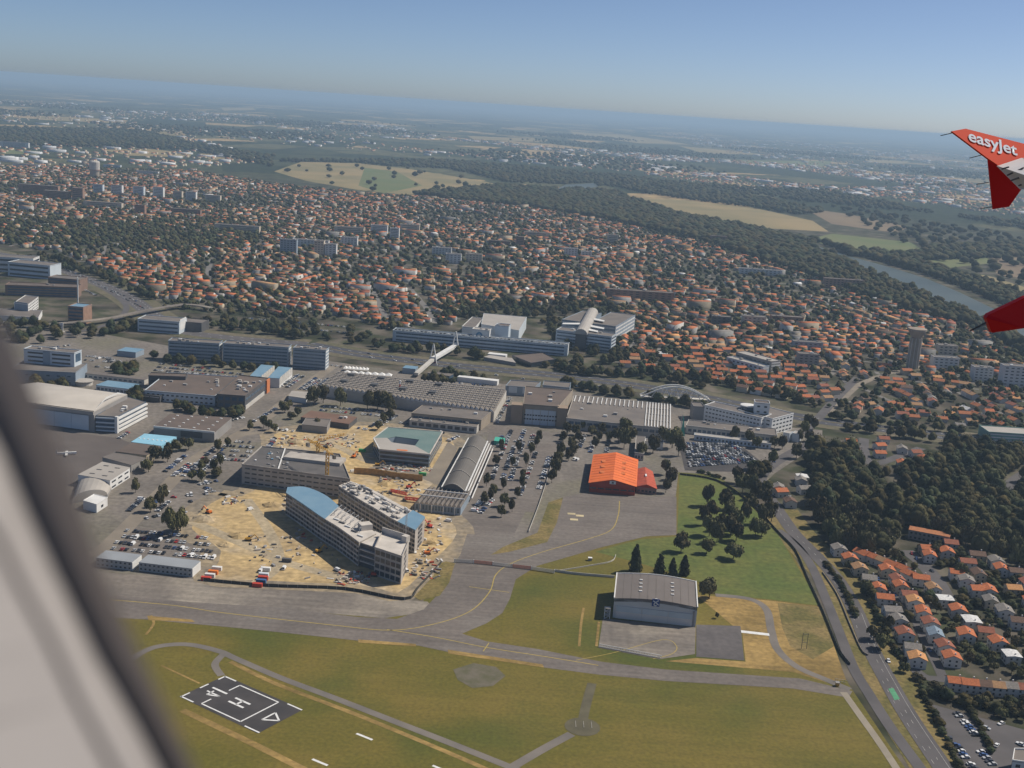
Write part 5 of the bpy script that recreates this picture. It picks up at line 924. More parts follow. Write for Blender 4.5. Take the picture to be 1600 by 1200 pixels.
rows = [('row beside the main road', [(60, 185, 'g', 'w'), (150, 262, 'o', 'c'), (232, 345, 't', 'c'), (312, 432, 'g', 'w'), (385, 512, 'o', 'g'), (442, 592, 'o', 'w'), (502, 695, 'g', 'w'), (556, 775, 'g', 'w'), (608, 885, 'r', 'w'), (672, 1005, 'g', 'w'), (712, 1092, 'p', 'w')]),
        ('second estate row from the main road', [(460, 358, 'o', 'c'), (545, 438, 'r', 'w'), (572, 492, 'o', 'c'), (640, 565, 'r', 'g'), (692, 620, 'p', 'w'), (760, 708, 'o', 'w'), (822, 800, 'r', 'w'), (862, 892, 'u', 'w'), (940, 990, 'r', 'w'), (1000, 1085, 'o', 'w')]),
        ('third estate row from the main road', [(742, 430, 'o', 'w'), (845, 512, 't', 'w'), (942, 602, 'w', 'w'), (1052, 692, 'o', 'g'), (1165, 782, 'w', 'w'), (1120, 892, 'o', 'w'), (1278, 868, 'r', 'c'), (1388, 958, 'o', 'w'), (1500, 1068, 'w', 'w')]),
        ('estate rows nearest the dark wood', [(788, 182, 'o', 'c'), (815, 238, 'o', 'w'), (958, 208, 'o', 'g'), (990, 138, 'r', 'g'), (1210, 235, 'b', 'c'), (1130, 295, 'r', 'w'), (1368, 285, 'g', 'w'), (1410, 348, 'o', 'w'), (1530, 375, 'b', 'w'), (1040, 385, 'o', 'w'), (1222, 392, 'b', 'c'), (1122, 445, 'g', 'w'), (1215, 520, 'o', 'w'), (1305, 528, 'o', 'w'), (1322, 615, 'g', 'c'), (1440, 698, 'g', 'w'), (1512, 515, 'p', 'c'), (1550, 785, 'b', 'w'), (1640, 470, 'r', 'w'), (1660, 620, 'o', 'w')])]
WK = dict(w='white', c='cream', g='grey'); hand = 0; HP = []
base_dir = Vector(G2(1388, 1065))-Vector(G2(1338, 958)); base_rz = math.atan2(base_dir.y, base_dir.x)
def put_house(px, py, rk, wk, label, group, rz, L=9.5, Dp=8.5, h=5.6, rise=1.9):
    g = G(px, py, 6); rise_ = .5 if rk == 'w' else rise; HP.append((g.x, g.y)); r_ = max(L, Dp)*.62
    OCC.append([Vector((g.x+r_*math.cos(a), g.y+r_*math.sin(a))) for a in (0, 1.05, 2.1, 3.14, 4.19, 5.24)])
    house(g.x, g.y, rz, L, Dp, h, rise_, WK[wk], K[rk], label, group)
for rn, hs in rows:
    for i, (x, y, rk, wk) in enumerate(hs):
        put_house(*zq(x, y), rk, wk, f'{WK[wk]} house, {K[rk]} roof, {ORD[i]} in the {rn}', 'estate houses', base_rz+math.pi/2*(rnd.random() < .3)+rnd.uniform(-.12, .12), rnd.choice([9.5, 10.5, 9]), rnd.choice([8.5, 9.5]))
t_rz = math.atan2(*(Vector(G2(*zq(655, 385)))-Vector(G2(*zq(295, 230)))).yx)
for i, (x, y, rk) in enumerate(((255, 218, 'o'), (325, 240, 'o'), (400, 268, 't'), (495, 308, 'o'), (580, 338, 'o'), (655, 392, 'o'))): put_house(*zq(x, y), rk, 'w', f'terraced house, {K[rk]} roof, {ORD[i]} from the left in the terrace below the wood', 'upper terrace', t_rz, 10.5, 8, 5)
t_rz = math.atan2(*(Vector(G2(1590, 1072))-Vector(G2(1495, 1062))).yx)
for i, (x, y, rk) in enumerate(((1493, 1061, 'o'), (1515, 1064, 'o'), (1535, 1066, 'b'), (1556, 1068, 't'), (1576, 1069, 'g'), (1597, 1071, 'r'), (1618, 1074, 'o'))): put_house(x, y, rk, 'w', f'terraced house, {K[rk]} roof, {ORD[i]} from the left above the bottom car park', 'lower terrace', t_rz, 8.6, 8, 5.5)
for i, (x, y, rk) in enumerate(((1330, 687, 'o'), (1332, 698, 'o'), (1375, 693, 'o'), (1375, 705, 'o'), (1381, 683, 'r'), (1410, 698, 'g'), (1410, 720, 'o'), (1444, 713, 'o'), (1462, 711, 'o'), (1431, 704, 'r'), (1252, 747, 'g'), (1257, 760, 'g'), (1217, 758, 'g'), (1220, 764, 'o'), (1235, 780, 'b'), (1292, 792, 'b'), (1254, 742, 'w'), (1545, 640, 'o'), (1500, 662, 'g'))): put_house(x, y, rk, 'w', f'{K[rk]}-roofed house near the dark wood below the expressway, {ORD[i]} of these', 'houses by the dark wood', rnd.choice([0., .3, 1.5])+rnd.uniform(-.1, .1), 10, 9, 5)

TOWN = zone([(-260, 300), (0, 262), (140, 262), (300, 268), (430, 288), (560, 302), (700, 312), (820, 325), (950, 345), (1090, 375), (1200, 410), (1290, 440), (1400, 480), (1540, 520), (1720, 600), (1720, 690), (1600, 676), (1440, 660), (1290, 640), (1230, 628), (1110, 600), (1000, 585), (966, 570), (972, 500), (960, 478), (870, 476), (740, 476), (700, 508), (600, 513), (540, 496), (420, 496), (330, 478), (250, 478), (222, 455), (150, 418), (80, 393), (-260, 345)])
PARKS = [zone(q) for q in ([(130, 345), (300, 342), (425, 352), (400, 388), (250, 394), (150, 384)], [(0, 338), (130, 345), (150, 384), (60, 385), (-100, 350)], [(1500, 520), (1720, 590), (1720, 660), (1600, 620), (1480, 600), (1450, 560)], [(940, 545), (1040, 545), (1100, 560), (1030, 575), (960, 570)], [(250, 470), (420, 478), (540, 500), (420, 500), (250, 482)])]
EXTRA = zone([(1290, 645), (1440, 664), (1600, 681), (1720, 695), (1720, 668), (1600, 655), (1440, 640), (1300, 620)])
lo, hi = TOWN.min(0), TOWN.max(0); seeds = nr.uniform(lo, hi, (1400, 2)); seeds = seeds[pip(seeds, TOWN)]; ang = nr.uniform(-.5, .5, len(seeds))+nr.choice([0, 0, math.pi/2], len(seeds))
cand, cang, cpal = [], [], []
gx, gy = np.meshgrid(np.arange(-190, 191, 15.), np.arange(-190, 191, 25.)); lat = np.stack([gx.ravel(), gy.ravel()], 1)
for s, a in zip(seeds, ang):
    Rm = np.array([[math.cos(a), math.sin(a)], [-math.sin(a), math.cos(a)]]); q = (lat+nr.uniform(-2.2, 2.2, lat.shape))@Rm+s
    near_ = seeds[np.linalg.norm(seeds-s, axis=1) < 420]; dd = np.linalg.norm(q[:, None]-near_[None], axis=2); q = q[np.linalg.norm(q-s, axis=1) <= dd.min(1)+1e-6]; dens = nr.choice([.45, .7, .85, .95]) if np.linalg.norm(s) > 1900 else .97; q = q[nr.random(len(q)) < dens]; cand.append(q); cang.append(np.full(len(q), a)); cpal.append(np.full(len(q), nr.integers(0, 4)))
# streets between the house rows
sgx, sgy = np.meshgrid(np.arange(-195, 196, 15.), np.arange(-187.5, 190, 50.)); slat = np.stack([sgx.ravel(), sgy.ravel()], 1); sv_, sf_ = [], []
sq, sa_ = [], []
for s, a in zip(seeds, ang):
    ca, sa = math.cos(a), math.sin(a); Rm = np.array([[ca, sa], [-sa, ca]]); q = slat@Rm+s
    near_ = seeds[np.linalg.norm(seeds-s, axis=1) < 420]; dd = np.linalg.norm(q[:, None]-near_[None], axis=2); q = q[(np.linalg.norm(q-s, axis=1) <= dd.min(1)+1e-6)]; sq.append(q); sa_.append(np.full(len(q), a))
sq, sa_ = np.concatenate(sq), np.concatenate(sa_); m_ = pip(sq, TOWN); sq, sa_ = sq[m_], sa_[m_]; m_ = clear(sq, 6.); sq, sa_ = sq[m_], sa_[m_]
for (x, y), a in zip(sq, sa_):
    ca, sa = math.cos(a), math.sin(a); o = len(sv_); sv_ += [(x+u*ca-w*sa, y+u*sa+w*ca, .1) for u, w in ((-7.6, -2.8), (7.6, -2.8), (7.6, 2.8), (-7.6, 2.8))]; sf_.append((o, o+1, o+2, o+3))
tag(obj('town_streets', sv_, sf_, MATS['pale_street']), kind='structure')
P = np.concatenate(cand); A = np.concatenate(cang); PAL = np.concatenate(cpal); m_ = pip(P, TOWN) & (nr.random(len(P)) < .85) & (np.sin(P[:, 0]/97.)+np.sin(P[:, 1]/143.+1.3)+nr.normal(0, .6, len(P))+np.where(np.linalg.norm(P, axis=1) < 1900, 1., 0.) > -1.15)
P, A, PAL = P[m_], A[m_], PAL[m_]
keep = clear(P, 8.)
for z in PARKS: keep &= ~pip(P, z) | (nr.random(len(P)) < .35)
P, A, PAL = P[keep], A[keep], PAL[keep]; order = np.argsort((P**2).sum(1)); P, A, PAL = P[order], A[order], PAL[order]
VIV = [zone(q) for q in ([(430, 420), (720, 415), (720, 505), (450, 500)], [(1030, 545), (1260, 560), (1330, 640), (1100, 600)], [(120, 385), (420, 395), (330, 470), (200, 440)])]
viv = np.zeros(len(P), bool)
for z in VIV: viv |= pip(P, z)
rk_all = np.where(viv, nr.choice(['orange', 'rust', 'orange', 'dark red', 'tan'], len(P)), nr.choice(['rust', 'rust', 'tan', 'orange', 'dark red', 'brown', 'grey', 'pale orange', 'white'], len(P), p=[.24, .12, .19, .1, .12, .1, .06, .04, .03]))
alt = np.where(PAL == 0, nr.choice(['orange', 'rust', 'orange', 'pale orange'], len(P)), np.where(PAL == 1, nr.choice(['tan', 'brown', 'tan', 'rust'], len(P)), rk_all)); rk_all = np.where((nr.random(len(P)) < .65) & ~viv, alt, rk_all)
NI = 300-len(HP)
HS = []
for i, (q, a) in enumerate(zip(P, A)):
    L, Dp, h, rise = (11, 9, 4.2, 1.9) if i % 3 else (12.5, 9.5, 5.8, 2.1); rk = str(rk_all[i]); wk = ['white', 'cream', 'cream', 'white', 'grey'][i % 5]
    if i < NI: house(q[0], q[1], float(a), L, Dp, h, rise, wk, rk, f'{wk} house with {rk} roof beyond the expressway', f'{wk} {rk}-roofed houses beyond the expressway', detail=False)
    else:
        v_ = nr.uniform(.75, 1.2); w_ = nr.uniform(.45, .9); big_ = nr.random() < .035; HS.append((q[0], q[1], a, L*(nr.uniform(2, 3.2) if big_ else nr.uniform(.85, 1.4)), Dp*(1.4 if big_ else 1), h*(2. if big_ else 1), .5 if big_ else rise, tuple(c*w_ for c in WALLS[wk]), tuple(c*v_ for c in ROOFS[rk])))
# far towns and industrial sheds
for z, sp, prob in (([(-200, 222), (0, 222), (300, 214), (430, 252), (300, 262), (-200, 262)], 40, .35), ([(980, 238), (1300, 262), (1500, 282), (1640, 320), (1640, 345), (1250, 312), (1000, 272)], 42, .5), ([(-100, 145), (600, 196), (900, 236), (700, 246), (300, 214), (-100, 190)], 85, .42), ([(1300, 292), (1500, 330), (1640, 350), (1640, 400), (1450, 368)], 55, .3), ([(700, 215), (1000, 240), (990, 270), (800, 255), (640, 235)], 60, .45), ([(1000, 205), (1640, 250), (1640, 290), (1200, 255)], 90, .42)):
    Z = zone(z); q = scatter(Z, sp); q = q[nr.random(len(q)) < prob]
    cl = np.sin(q[:, 0]/310.)+np.sin(q[:, 1]/470.+q[:, 0]/900.); q = q[cl > -.3]
    for x, y in q:
        if nr.random() < .12: c = (.7, .7, .7); HS.append((x, y, nr.uniform(-.4, .4), nr.uniform(30, 90), nr.uniform(18, 40), nr.uniform(6, 10), .5, c, (.68, .68, .68)))
        else: rk = str(nr.choice(['rust', 'tan', 'orange', 'brown'])); HS.append((x, y, nr.uniform(-.6, .6), nr.uniform(11, 24), 10, 5, 2, WALLS['cream'], ROOFS[rk]))
def stuff_houses(name, items, label):
    T = np.array([(-.5, -.5, 0), (.5, -.5, 0), (.5, .5, 0), (-.5, .5, 0), (-.5, -.5, 1), (.5, -.5, 1), (.5, .5, 1), (-.5, .5, 1), (-.5, 0, 2), (.5, 0, 2)], float)
    FS = [(0, 1, 5, 4), (2, 3, 7, 6), (1, 2, 6, 9, 5), (3, 0, 4, 8, 7), (4, 5, 9, 8), (6, 7, 8, 9)]; n_ = len(items)
    Q = np.array([i[:7] for i in items]); V = np.repeat(T[None], n_, 0); X = V[:, :, 0]*Q[:, 3, None]; Y = V[:, :, 1]*Q[:, 4, None]; zz = V[:, :, 2]
    Z = np.where(zz == 1, Q[:, 5, None], np.where(zz == 2, Q[:, 5, None]+Q[:, 6, None], 0)); c, s = np.cos(Q[:, 2, None]), np.sin(Q[:, 2, None])
    co = np.stack([X*c-Y*s+Q[:, 0, None], X*s+Y*c+Q[:, 1, None], Z], 2).reshape(-1, 3)
    li = np.concatenate([np.array(f) for f in FS]); lt = np.array([len(f) for f in FS]); me = bpy.data.meshes.new(name); me.vertices.add(len(co)); me.vertices.foreach_set('co', co.ravel())
    L_ = (li[None]+10*np.arange(n_)[:, None]).ravel(); me.loops.add(len(L_)); me.loops.foreach_set('vertex_index', L_.astype(np.int32)); tot = np.tile(lt, n_); st_ = np.concatenate([[0], np.cumsum(tot)[:-1]])
    me.polygons.add(len(tot)); me.polygons.foreach_set('loop_start', st_.astype(np.int32)); me.update(calc_edges=True)
    wc = np.array([i[7] for i in items]); rc = np.array([i[8] for i in items]); col = np.ones((n_, len(li), 4)); isr = np.repeat(np.array([0, 0, 0, 0, 1, 1]), lt).astype(bool); col[:, ~isr, :3] = wc[:, None]; col[:, isr, :3] = rc[:, None]
    at = me.color_attributes.new('col', 'FLOAT_COLOR', 'CORNER'); at.data.foreach_set('color', col.ravel()); me.materials.append(housem)
    me.validate(); o = link(bpy.data.objects.new(name, me)); tag(o, label, 'houses', kind='stuff')
stuff_houses('town_houses', HS, 'thousands of small tiled houses spreading over the town to the horizon')

# ------------------------------------------------------------------ trees
def ico(sub):
    bm = bmesh.new(); bmesh.ops.create_icosphere(bm, subdivisions=sub, radius=1); v = np.array([p.co[:] for p in bm.verts]); f = np.array([[p.index for p in q.verts] for q in bm.faces]); bm.free(); return v, f
def lump(seed, sub, lobes=1):
    r = np.random.default_rng(seed); Vs, Fs, o = [], [], 0
    for k in range(lobes):
        v, f = ico(sub); v = v*(1+r.uniform(-.22, .22, (len(v), 1))); s = 1. if lobes == 1 else r.uniform(.5, .72); v = v*s
        if lobes > 1: a = 2*math.pi*k/(lobes-1); v = v+np.array([.45*math.cos(a), .45*math.sin(a), r.uniform(-.25, .2)]) if k else v+np.array([0, 0, .42])
        Vs.append(v); Fs.append(f+o); o += len(v)
    return np.concatenate(Vs), np.concatenate(Fs)
def stuff_trees(name, T, items, label, cat='trees'):
    """items: array x, y, radius, height, shade r, g, b"""
    Q = np.array(items); Vs, Fs, Cs, o = [], [], [], 0
    for k, (tv, tf) in enumerate(T):
        q = Q[k::len(T)]
        if not len(q): continue
        a = nr.uniform(0, 6.28, len(q)); c, s = np.cos(a)[:, None], np.sin(a)[:, None]
        X = (tv[:, 0]*c-tv[:, 1]*s)*q[:, 2, None]+q[:, 0, None]; Y = (tv[:, 0]*s+tv[:, 1]*c)*q[:, 2, None]+q[:, 1, None]; Z = (tv[:, 2]*.5+.54)*q[:, 3, None]
        Vs.append(np.stack([X, Y, Z], 2).reshape(-1, 3)); Fs.append((tf[None]+len(tv)*np.arange(len(q))[:, None, None]).reshape(-1, 3)+o); Cs.append(np.repeat(q[:, 4:7], len(tv), 0)); o += len(q)*len(tv)
    V, F_, Cc = np.concatenate(Vs), np.concatenate(Fs), np.concatenate(Cs); me = bpy.data.meshes.new(name); me.vertices.add(len(V)); me.vertices.foreach_set('co', V.ravel()); me.loops.add(F_.size); me.loops.foreach_set('vertex_index', F_.ravel().astype(np.int32)); me.polygons.add(len(F_)); me.polygons.foreach_set('loop_start', np.arange(0, F_.size, 3, dtype=np.int32)); me.update(calc_edges=True)
    at = me.color_attributes.new('col', 'FLOAT_COLOR', 'POINT'); at.data.foreach_set('color', np.concatenate([Cc, np.ones((len(Cc), 1))], 1).ravel()); me.materials.append(leafS); me.validate(); o = link(bpy.data.objects.new(name, me)); tag(o, label, cat, kind='stuff'); return o
def shade(n_, dark=1.): g = nr.uniform(.55, 1.35, n_)*dark; w = nr.uniform(-.2, .35, n_); return np.stack([.064*g*(1+w), .066*g, .029*g*(1-w*.5)], 1)
def items(P, r0, r1, hs=1.5, dark=1.): r = nr.uniform(r0, r1, len(P)); return np.concatenate([P, r[:, None], (r*hs*nr.uniform(.8, 1.3, len(P)))[:, None], shade(len(P), dark)], 1)
def crown_mesh(seed, kind, mat):
    r = random.Random(seed); vs, fs = [], []; lob = []
    if kind == 'broad':
        for k in range(9): a = r.uniform(0, 6.28); e = r.uniform(-.2, 1); d = r.uniform(.25, .62); lob.append((d*math.cos(a)*math.cos(e), d*math.sin(a)*math.cos(e), .55+.42*math.sin(e)*r.uniform(.6, 1), r.uniform(.24, .42)))
        lob.append((0, 0, .56, .45)); nl = 900
    elif kind == 'conifer':
        for k in range(12): z = .12+.86*k/11; lob.append((r.uniform(-.05, .05), r.uniform(-.05, .05), z, .5*(1-z)**.8+.06))
        nl = 700
    else:
        for k in range(9): z = .1+.84*k/8; lob.append((r.uniform(-.06, .06), r.uniform(-.06, .06), z, .28*math.sin(math.pi*min(.93, z+.1))+.08))
        nl = 600
    for _ in range(nl):
        x, y, z, R_ = r.choice(lob); d = Vector((r.gauss(0, 1), r.gauss(0, 1), r.gauss(0, 1))).normalized(); f = R_*r.uniform(.72, 1.12); sq = .55 if kind != 'broad' else .7
        c = Vector((x+d.x*f, y+d.y*f, z+d.z*f*sq)); n_ = (d+Vector((r.uniform(-.8, .8), r.uniform(-.8, .8), r.uniform(-.4, .8)))).normalized(); u = n_.orthogonal().normalized(); v = n_.cross(u); s = r.uniform(.045, .1)*(1 if kind == 'broad' else .75); o = len(vs)
        vs += [c+u*s+v*s*.4, c-u*s*.3+v*s, c-u*s-v*s*.5, c+u*s*.4-v*s]; fs.append((o, o+1, o+2, o+3))
    for x, y, z, R_ in lob:                                      # dense inner foliage
        tv, tf = ico(1); o = len(vs); vs += [Vector((x+p[0]*R_*.8, y+p[1]*R_*.8, z+p[2]*R_*.5)) for p in tv]; fs += [tuple(int(i)+o for i in f) for f in tf]
    return mesh('crown', vs, fs, mat)
CR = {'broad': [crown_mesh(s, 'broad', leafA) for s in range(6)], 'conifer': [crown_mesh(s+20, 'conifer', leafB) for s in range(3)], 'column': [crown_mesh(s+40, 'column', leafB) for s in range(2)]}
def trunk_mesh():
    vs, fs = [], []
    for i, (r_, z) in enumerate(((.05, 0), (.035, .15), (.022, .5))): vs += [(r_*math.cos(k*1.257), r_*math.sin(k*1.257), z) for k in range(5)]
    for i in range(2):
        for k in range(5): fs.append((i*5+k, i*5+(k+1) % 5, i*5+5+(k+1) % 5, i*5+5+k))
    for a in (0., 2.1, 4.2): v_, f_ = bar_vf((0, 0, .18), (.26*math.cos(a), .26*math.sin(a), .5), .025); o = len(vs); vs += [tuple(v) for v in v_]; fs += [tuple(i+o for i in f) for f in f_]
    return mesh('trunk', vs, fs, bark)
TRUNK = trunk_mesh(); NT = 0
def tree(x, y, h, w, kind, label, group):
    global NT
    NT += 1; r = thing('tree', label, 'tree', (x, y, 0), group); r.rotation_euler = (0, 0, rnd.uniform(0, 6.28))
    c = bpy.data.objects.new('crown', rnd.choice(CR[kind])); c.scale = (w*.56, w*.56, h*.92); link(c, r); t = bpy.data.objects.new('trunk', TRUNK); t.scale = (w*.6, w*.6, h); link(t, r); TREES.append((x, y))
TREES = []
def tree_px(px, py, h, w, kind, label, group): g = G(px, py); tree(g.x, g.y, h, w, kind, label, group)
# trees by the grey hangar and the meadow
for i, (x, y, h, w, k) in enumerate(((992, 893, 20, 18, 'conifer'), (1030, 897, 15, 16, 'conifer'), (1050, 898, 13, 12, 'conifer'), (1068, 898, 15, 15, 'conifer'))): tree_px(x, y, h, w, k, f'dark conifer behind the grey hangar, {ORD[i]} from the left', 'conifers behind the grey hangar')
for x, y, h, w, lab in ((1108, 936, 14, 15, 'round brown-green tree at the right corner of the grey hangar'), (1064, 862, 14, 14, 'lone broad tree above the conifer group'), (1146, 873, 12, 16, 'wide dark tree on the green meadow'), (1104, 865, 11, 11, 'small tree left of the wide meadow tree'), (1120, 966, 4, 3, 'tiny young tree on the dry lawn beside the grey hangar')): tree_px(x, y, h, w, 'broad', lab, None)
for i, (x, y) in enumerate(((1098, 820), (1112, 808), (1125, 830), (1140, 812), (1152, 828), (1165, 815), (1180, 838), (1170, 800), (1190, 820), (1105, 790), (1120, 848), (1205, 815), (1160, 770), (1180, 780), (1195, 790), (1150, 755), (1172, 758), (1108, 838), (1190, 838), (1142, 835), (1132, 795), (1175, 770), (1198, 775), (1150, 845))): tree_px(x, y, rnd.uniform(13, 18), rnd.uniform(10, 15), 'broad', 'large dark tree in the grove by the green meadow', 'meadow grove trees')
for i, (x, y) in enumerate(((871, 728), (862, 755), (866, 742), (875, 715), (1041, 742), (1045, 760), (1040, 770), (1048, 750))): tree_px(x, y, rnd.uniform(11, 15), rnd.uniform(9, 13), 'broad', 'tree standing close to the orange hangar forecourt', 'trees around the orange hangar')
for i, (x, y) in enumerate(((966, 692), (975, 700), (985, 690), (978, 680), (1035, 692), (1050, 700), (1060, 712), (1020, 708), (1000, 715), (1055, 690))): tree_px(x, y, rnd.uniform(14, 20), rnd.uniform(12, 17), 'broad', 'big dark tree in the courtyard behind the orange hangar', 'courtyard trees')
for i, (x, y) in enumerate(((783, 705), (775, 727), (810, 708), (800, 730), (829, 712), (822, 730), (818, 750), (815, 765), (760, 760), (786, 765), (757, 788), (765, 785), (788, 792), (800, 800), (783, 808), (808, 778), (770, 775), (838, 700), (842, 690))): tree_px(x, y, rnd.uniform(9, 13), rnd.uniform(6, 8.5), 'broad', 'slim dark tree in the central car park', 'car park trees')
for i, (x, y) in enumerate(((880, 690), (887, 680), (893, 700), (900, 680), (905, 690), (897, 712), (935, 690), (930, 700), (940, 678), (925, 680), (950, 690), (888, 720), (910, 672))): tree_px(x, y, rnd.uniform(9, 13), rnd.uniform(8, 11), 'broad', 'tree lining the car park rows before the long factory', 'factory car park trees')
for x, y, lab in ((491, 634, 'left of the two big round trees by the sawtooth factory'), (505, 630, 'second big round tree by the sawtooth factory'), (532, 634, 'slim dark tree between the big tree clumps'), (574, 640, 'left tree of the dark clump before the sawtooth factory'), (590, 640, 'middle tree of the dark clump before the sawtooth factory'), (603, 642, 'right tree of the dark clump before the sawtooth factory')): tree_px(x, y, 19, 17, 'broad', lab, None)
tree_px(270, 838, 22, 16, 'broad', 'tall brown-green tree standing between car park and sand', None); tree_px(282, 830, 17, 12, 'broad', 'second tall tree beside the sand edge', None)
for i, (x, y) in enumerate(((240, 720), (250, 715), (262, 708), (275, 705), (285, 698), (295, 703), (262, 722), (232, 738), (225, 735), (212, 770), (235, 800), (250, 792), (300, 750), (255, 780), (315, 735), (322, 728), (335, 738), (345, 730), (315, 752), (340, 745), (355, 700), (340, 706), (390, 672), (420, 672), (430, 676), (412, 668), (445, 645), (452, 636), (440, 640), (455, 655), (495, 668), (590, 672), (600, 664), (608, 655), (612, 645), (465, 650))): tree_px(x, y, rnd.uniform(7, 13), rnd.uniform(7, 12), 'broad', 'dark tree by the campus road and left car parks', 'campus road trees')
for i, (x, y) in enumerate(((1148, 690), (1170, 695), (1183, 700), (1210, 700), (1222, 702), (1244, 716), (1265, 690), (1255, 680), (1262, 665), (1270, 672), (1248, 690), (1206, 728))): tree_px(x, y, rnd.uniform(10, 16), rnd.uniform(9, 13), 'broad', 'tree before the low range and the white office', 'trees by the white office')
for i, (x, y) in enumerate(((1352, 930), (1365, 1000), (1375, 1015), (1385, 985), (1500, 905), (1462, 868), (1398, 878))): tree_px(x, y, rnd.uniform(9, 12), rnd.uniform(9, 13), 'broad', 'round dark tree among the estate houses', 'estate garden trees')
WOOD = zone([(1262, 705), (1335, 712), (1345, 742), (1372, 748), (1405, 735), (1470, 722), (1480, 700), (1600, 704), (1720, 722), (1720, 905), (1600, 892), (1545, 872), (1490, 848), (1420, 826), (1390, 868), (1340, 872), (1290, 850), (1262, 800), (1270, 770)])
EST = zone([(1300, 868), (1400, 862), (1480, 850), (1600, 900), (1720, 930), (1720, 1080), (1600, 1065), (1480, 1040), (1420, 1040), (1370, 985), (1335, 915)])
EST2 = zone([(1400, 1040), (1470, 1068), (1720, 1092), (1720, 1165), (1600, 1135), (1455, 1092), (1420, 1062)])
LAWN = zone([(1355, 815), (1395, 810), (1400, 830), (1370, 840)])
w1 = scatter(WOOD, 9.); w1 = w1[clear(w1, 2.) & ~pip(w1, LAWN) & (np.sin(w1[:, 0]/21.+1)+np.sin(w1[:, 1]/33.)+nr.normal(0, .5, len(w1)) > -1.35)]; e1 = np.concatenate([scatter(EST, 8.), scatter(EST2, 6.5)]); e1 = e1[clear(e1, 2.5) & (nr.random(len(e1)) < .8)]
e1 = e1[~near_line(e1, [(1415, 860), (1440, 880), (1465, 910), (1480, 940)], 9) & ~near_line(e1, [(1400, 1015), (1440, 1055), (1475, 1062), (1530, 1070), (1600, 1078)], 5) & ~near_line(e1, [(1475, 1062), (1450, 1010), (1425, 960), (1395, 925), (1370, 900)], 4)]
allp = [(math.hypot(*q), q, 'wood') for q in w1]+[(math.hypot(*q), q, 'estate') for q in e1]; allp.sort(key=lambda t: t[0]); restw, reste, EST_N = [], [], []
for d_, q, k in allp:
    if NT < 300 and ((k == 'estate' and len(EST_N) < 85 and rnd.random() < .55) or (k == 'wood' and rnd.random() < .6)):
        if k == 'estate': EST_N.append(1)
        tree(q[0], q[1], *((rnd.uniform(12, 18), rnd.uniform(11, 15)) if k == 'wood' else (rnd.uniform(3.5, 7.5), rnd.uniform(5, 9))), 'broad', 'large dark tree in the wood right of the main road' if k == 'wood' else 'garden tree among the houses of the roadside estate', 'trees of the dark wood' if k == 'wood' else 'garden trees of the estate')
    else: (restw if k == 'wood' else reste).append(q)
L3 = [lump(s, 2, 5) for s in range(5)]; L1 = [lump(s+9, 2) for s in range(5)]; L0 = [lump(s+30, 1) for s in range(4)]
def leafy(seed):                                                 # lumpy crown with loose leaf faces round it
    v, f = lump(seed, 2, 5); r = np.random.default_rng(seed); n_ = 520; k = r.integers(0, len(v), n_); c = v[k]*r.uniform(.98, 1.2, (n_, 1))+r.normal(size=(n_, 3))*.06; t = r.normal(size=(n_, 2, 3))*.085
    lv = np.stack([c, c+t[:, 0], c+t[:, 1]], 1).reshape(-1, 3); return np.concatenate([v, lv]), np.concatenate([f, np.arange(n_*3).reshape(-1, 3)+len(v)])
LF = [leafy(s) for s in range(6)]
stuff_trees('wood_trees', LF, items(np.array(restw), 3.6, 7.6, 2.1, 1.), 'dense dark wood right of the main road')
if len(reste): stuff_trees('garden_bushes', LF, items(np.array(reste), 1.6, 4.2, 1.5, .9), 'garden shrubs between the estate houses')
# hedges and rows of trees as ribbons of crowns
def row_pts(px, sp, wid=3.):
    L = smooth_line([G2(*q) for q in px], 8); pts = []
    for a, b in zip(L[:-1], L[1:]):
        k_ = max(1, int((b-a).length/sp)); pts += [(a.lerp(b, j/k_).x+rnd.uniform(-wid, wid), a.lerp(b, j/k_).y+rnd.uniform(-wid, wid)) for j in range(k_)]
    return np.array(pts)
hd = np.concatenate([row_pts(q, 2.5, .8) for q in ([(1440, 1080), (1500, 1100), (1560, 1112), (1620, 1122)], [(1440, 1085), (1465, 1130), (1490, 1180), (1510, 1220)], [(1340, 880), (1352, 915), (1375, 975), (1395, 1010), (1412, 1035)], [(1515, 1110), (1535, 1145), (1550, 1180)], [(1092, 738), (1135, 750)], [(1290, 880), (1320, 925), (1338, 968)])])
stuff_trees('hedges', LF, items(hd, 1.4, 2.6, 1.3, .8), 'dark hedges along roads and the bottom car park', 'hedge')
tr = np.concatenate([row_pts(q, 9, 5) for q in ([(960, 590), (1010, 585), (1060, 590), (1130, 602), (1200, 618), (1260, 632)], [(1010, 592), (1100, 607)], [(1300, 655), (1400, 668), (1500, 678)], [(1320, 672), (1440, 688), (1600, 706)], [(640, 545), (720, 556)], [(610, 548), (660, 552)], [(735, 558), (770, 566)], [(850, 572), (900, 585), (950, 588)], [(870, 570), (910, 575)], [(700, 590), (780, 600)], [(660, 596), (705, 600)], [(60, 515), (170, 522), (215, 512), (250, 520)], [(170, 515), (280, 512)], [(350, 512), (420, 522), (470, 530)], [(300, 505), (440, 518)], [(180, 580), (195, 588), (212, 575)], [(235, 560), (330, 574), (440, 582)], [(30, 405), (150, 432), (205, 455), (240, 470)], [(60, 400), (190, 440)], [(205, 620), (215, 628), (210, 612)], [(280, 640), (335, 652), (380, 650)], [(50, 605), (75, 612), (100, 608)], [(20, 520), (30, 535), (60, 518)], [(0, 510), (50, 512)], [(1010, 622), (1060, 634), (1110, 642)], [(880, 602), (925, 612), (980, 620)], [(1180, 735), (1195, 748)])])
tr = tr[clear(tr, 4., False)]
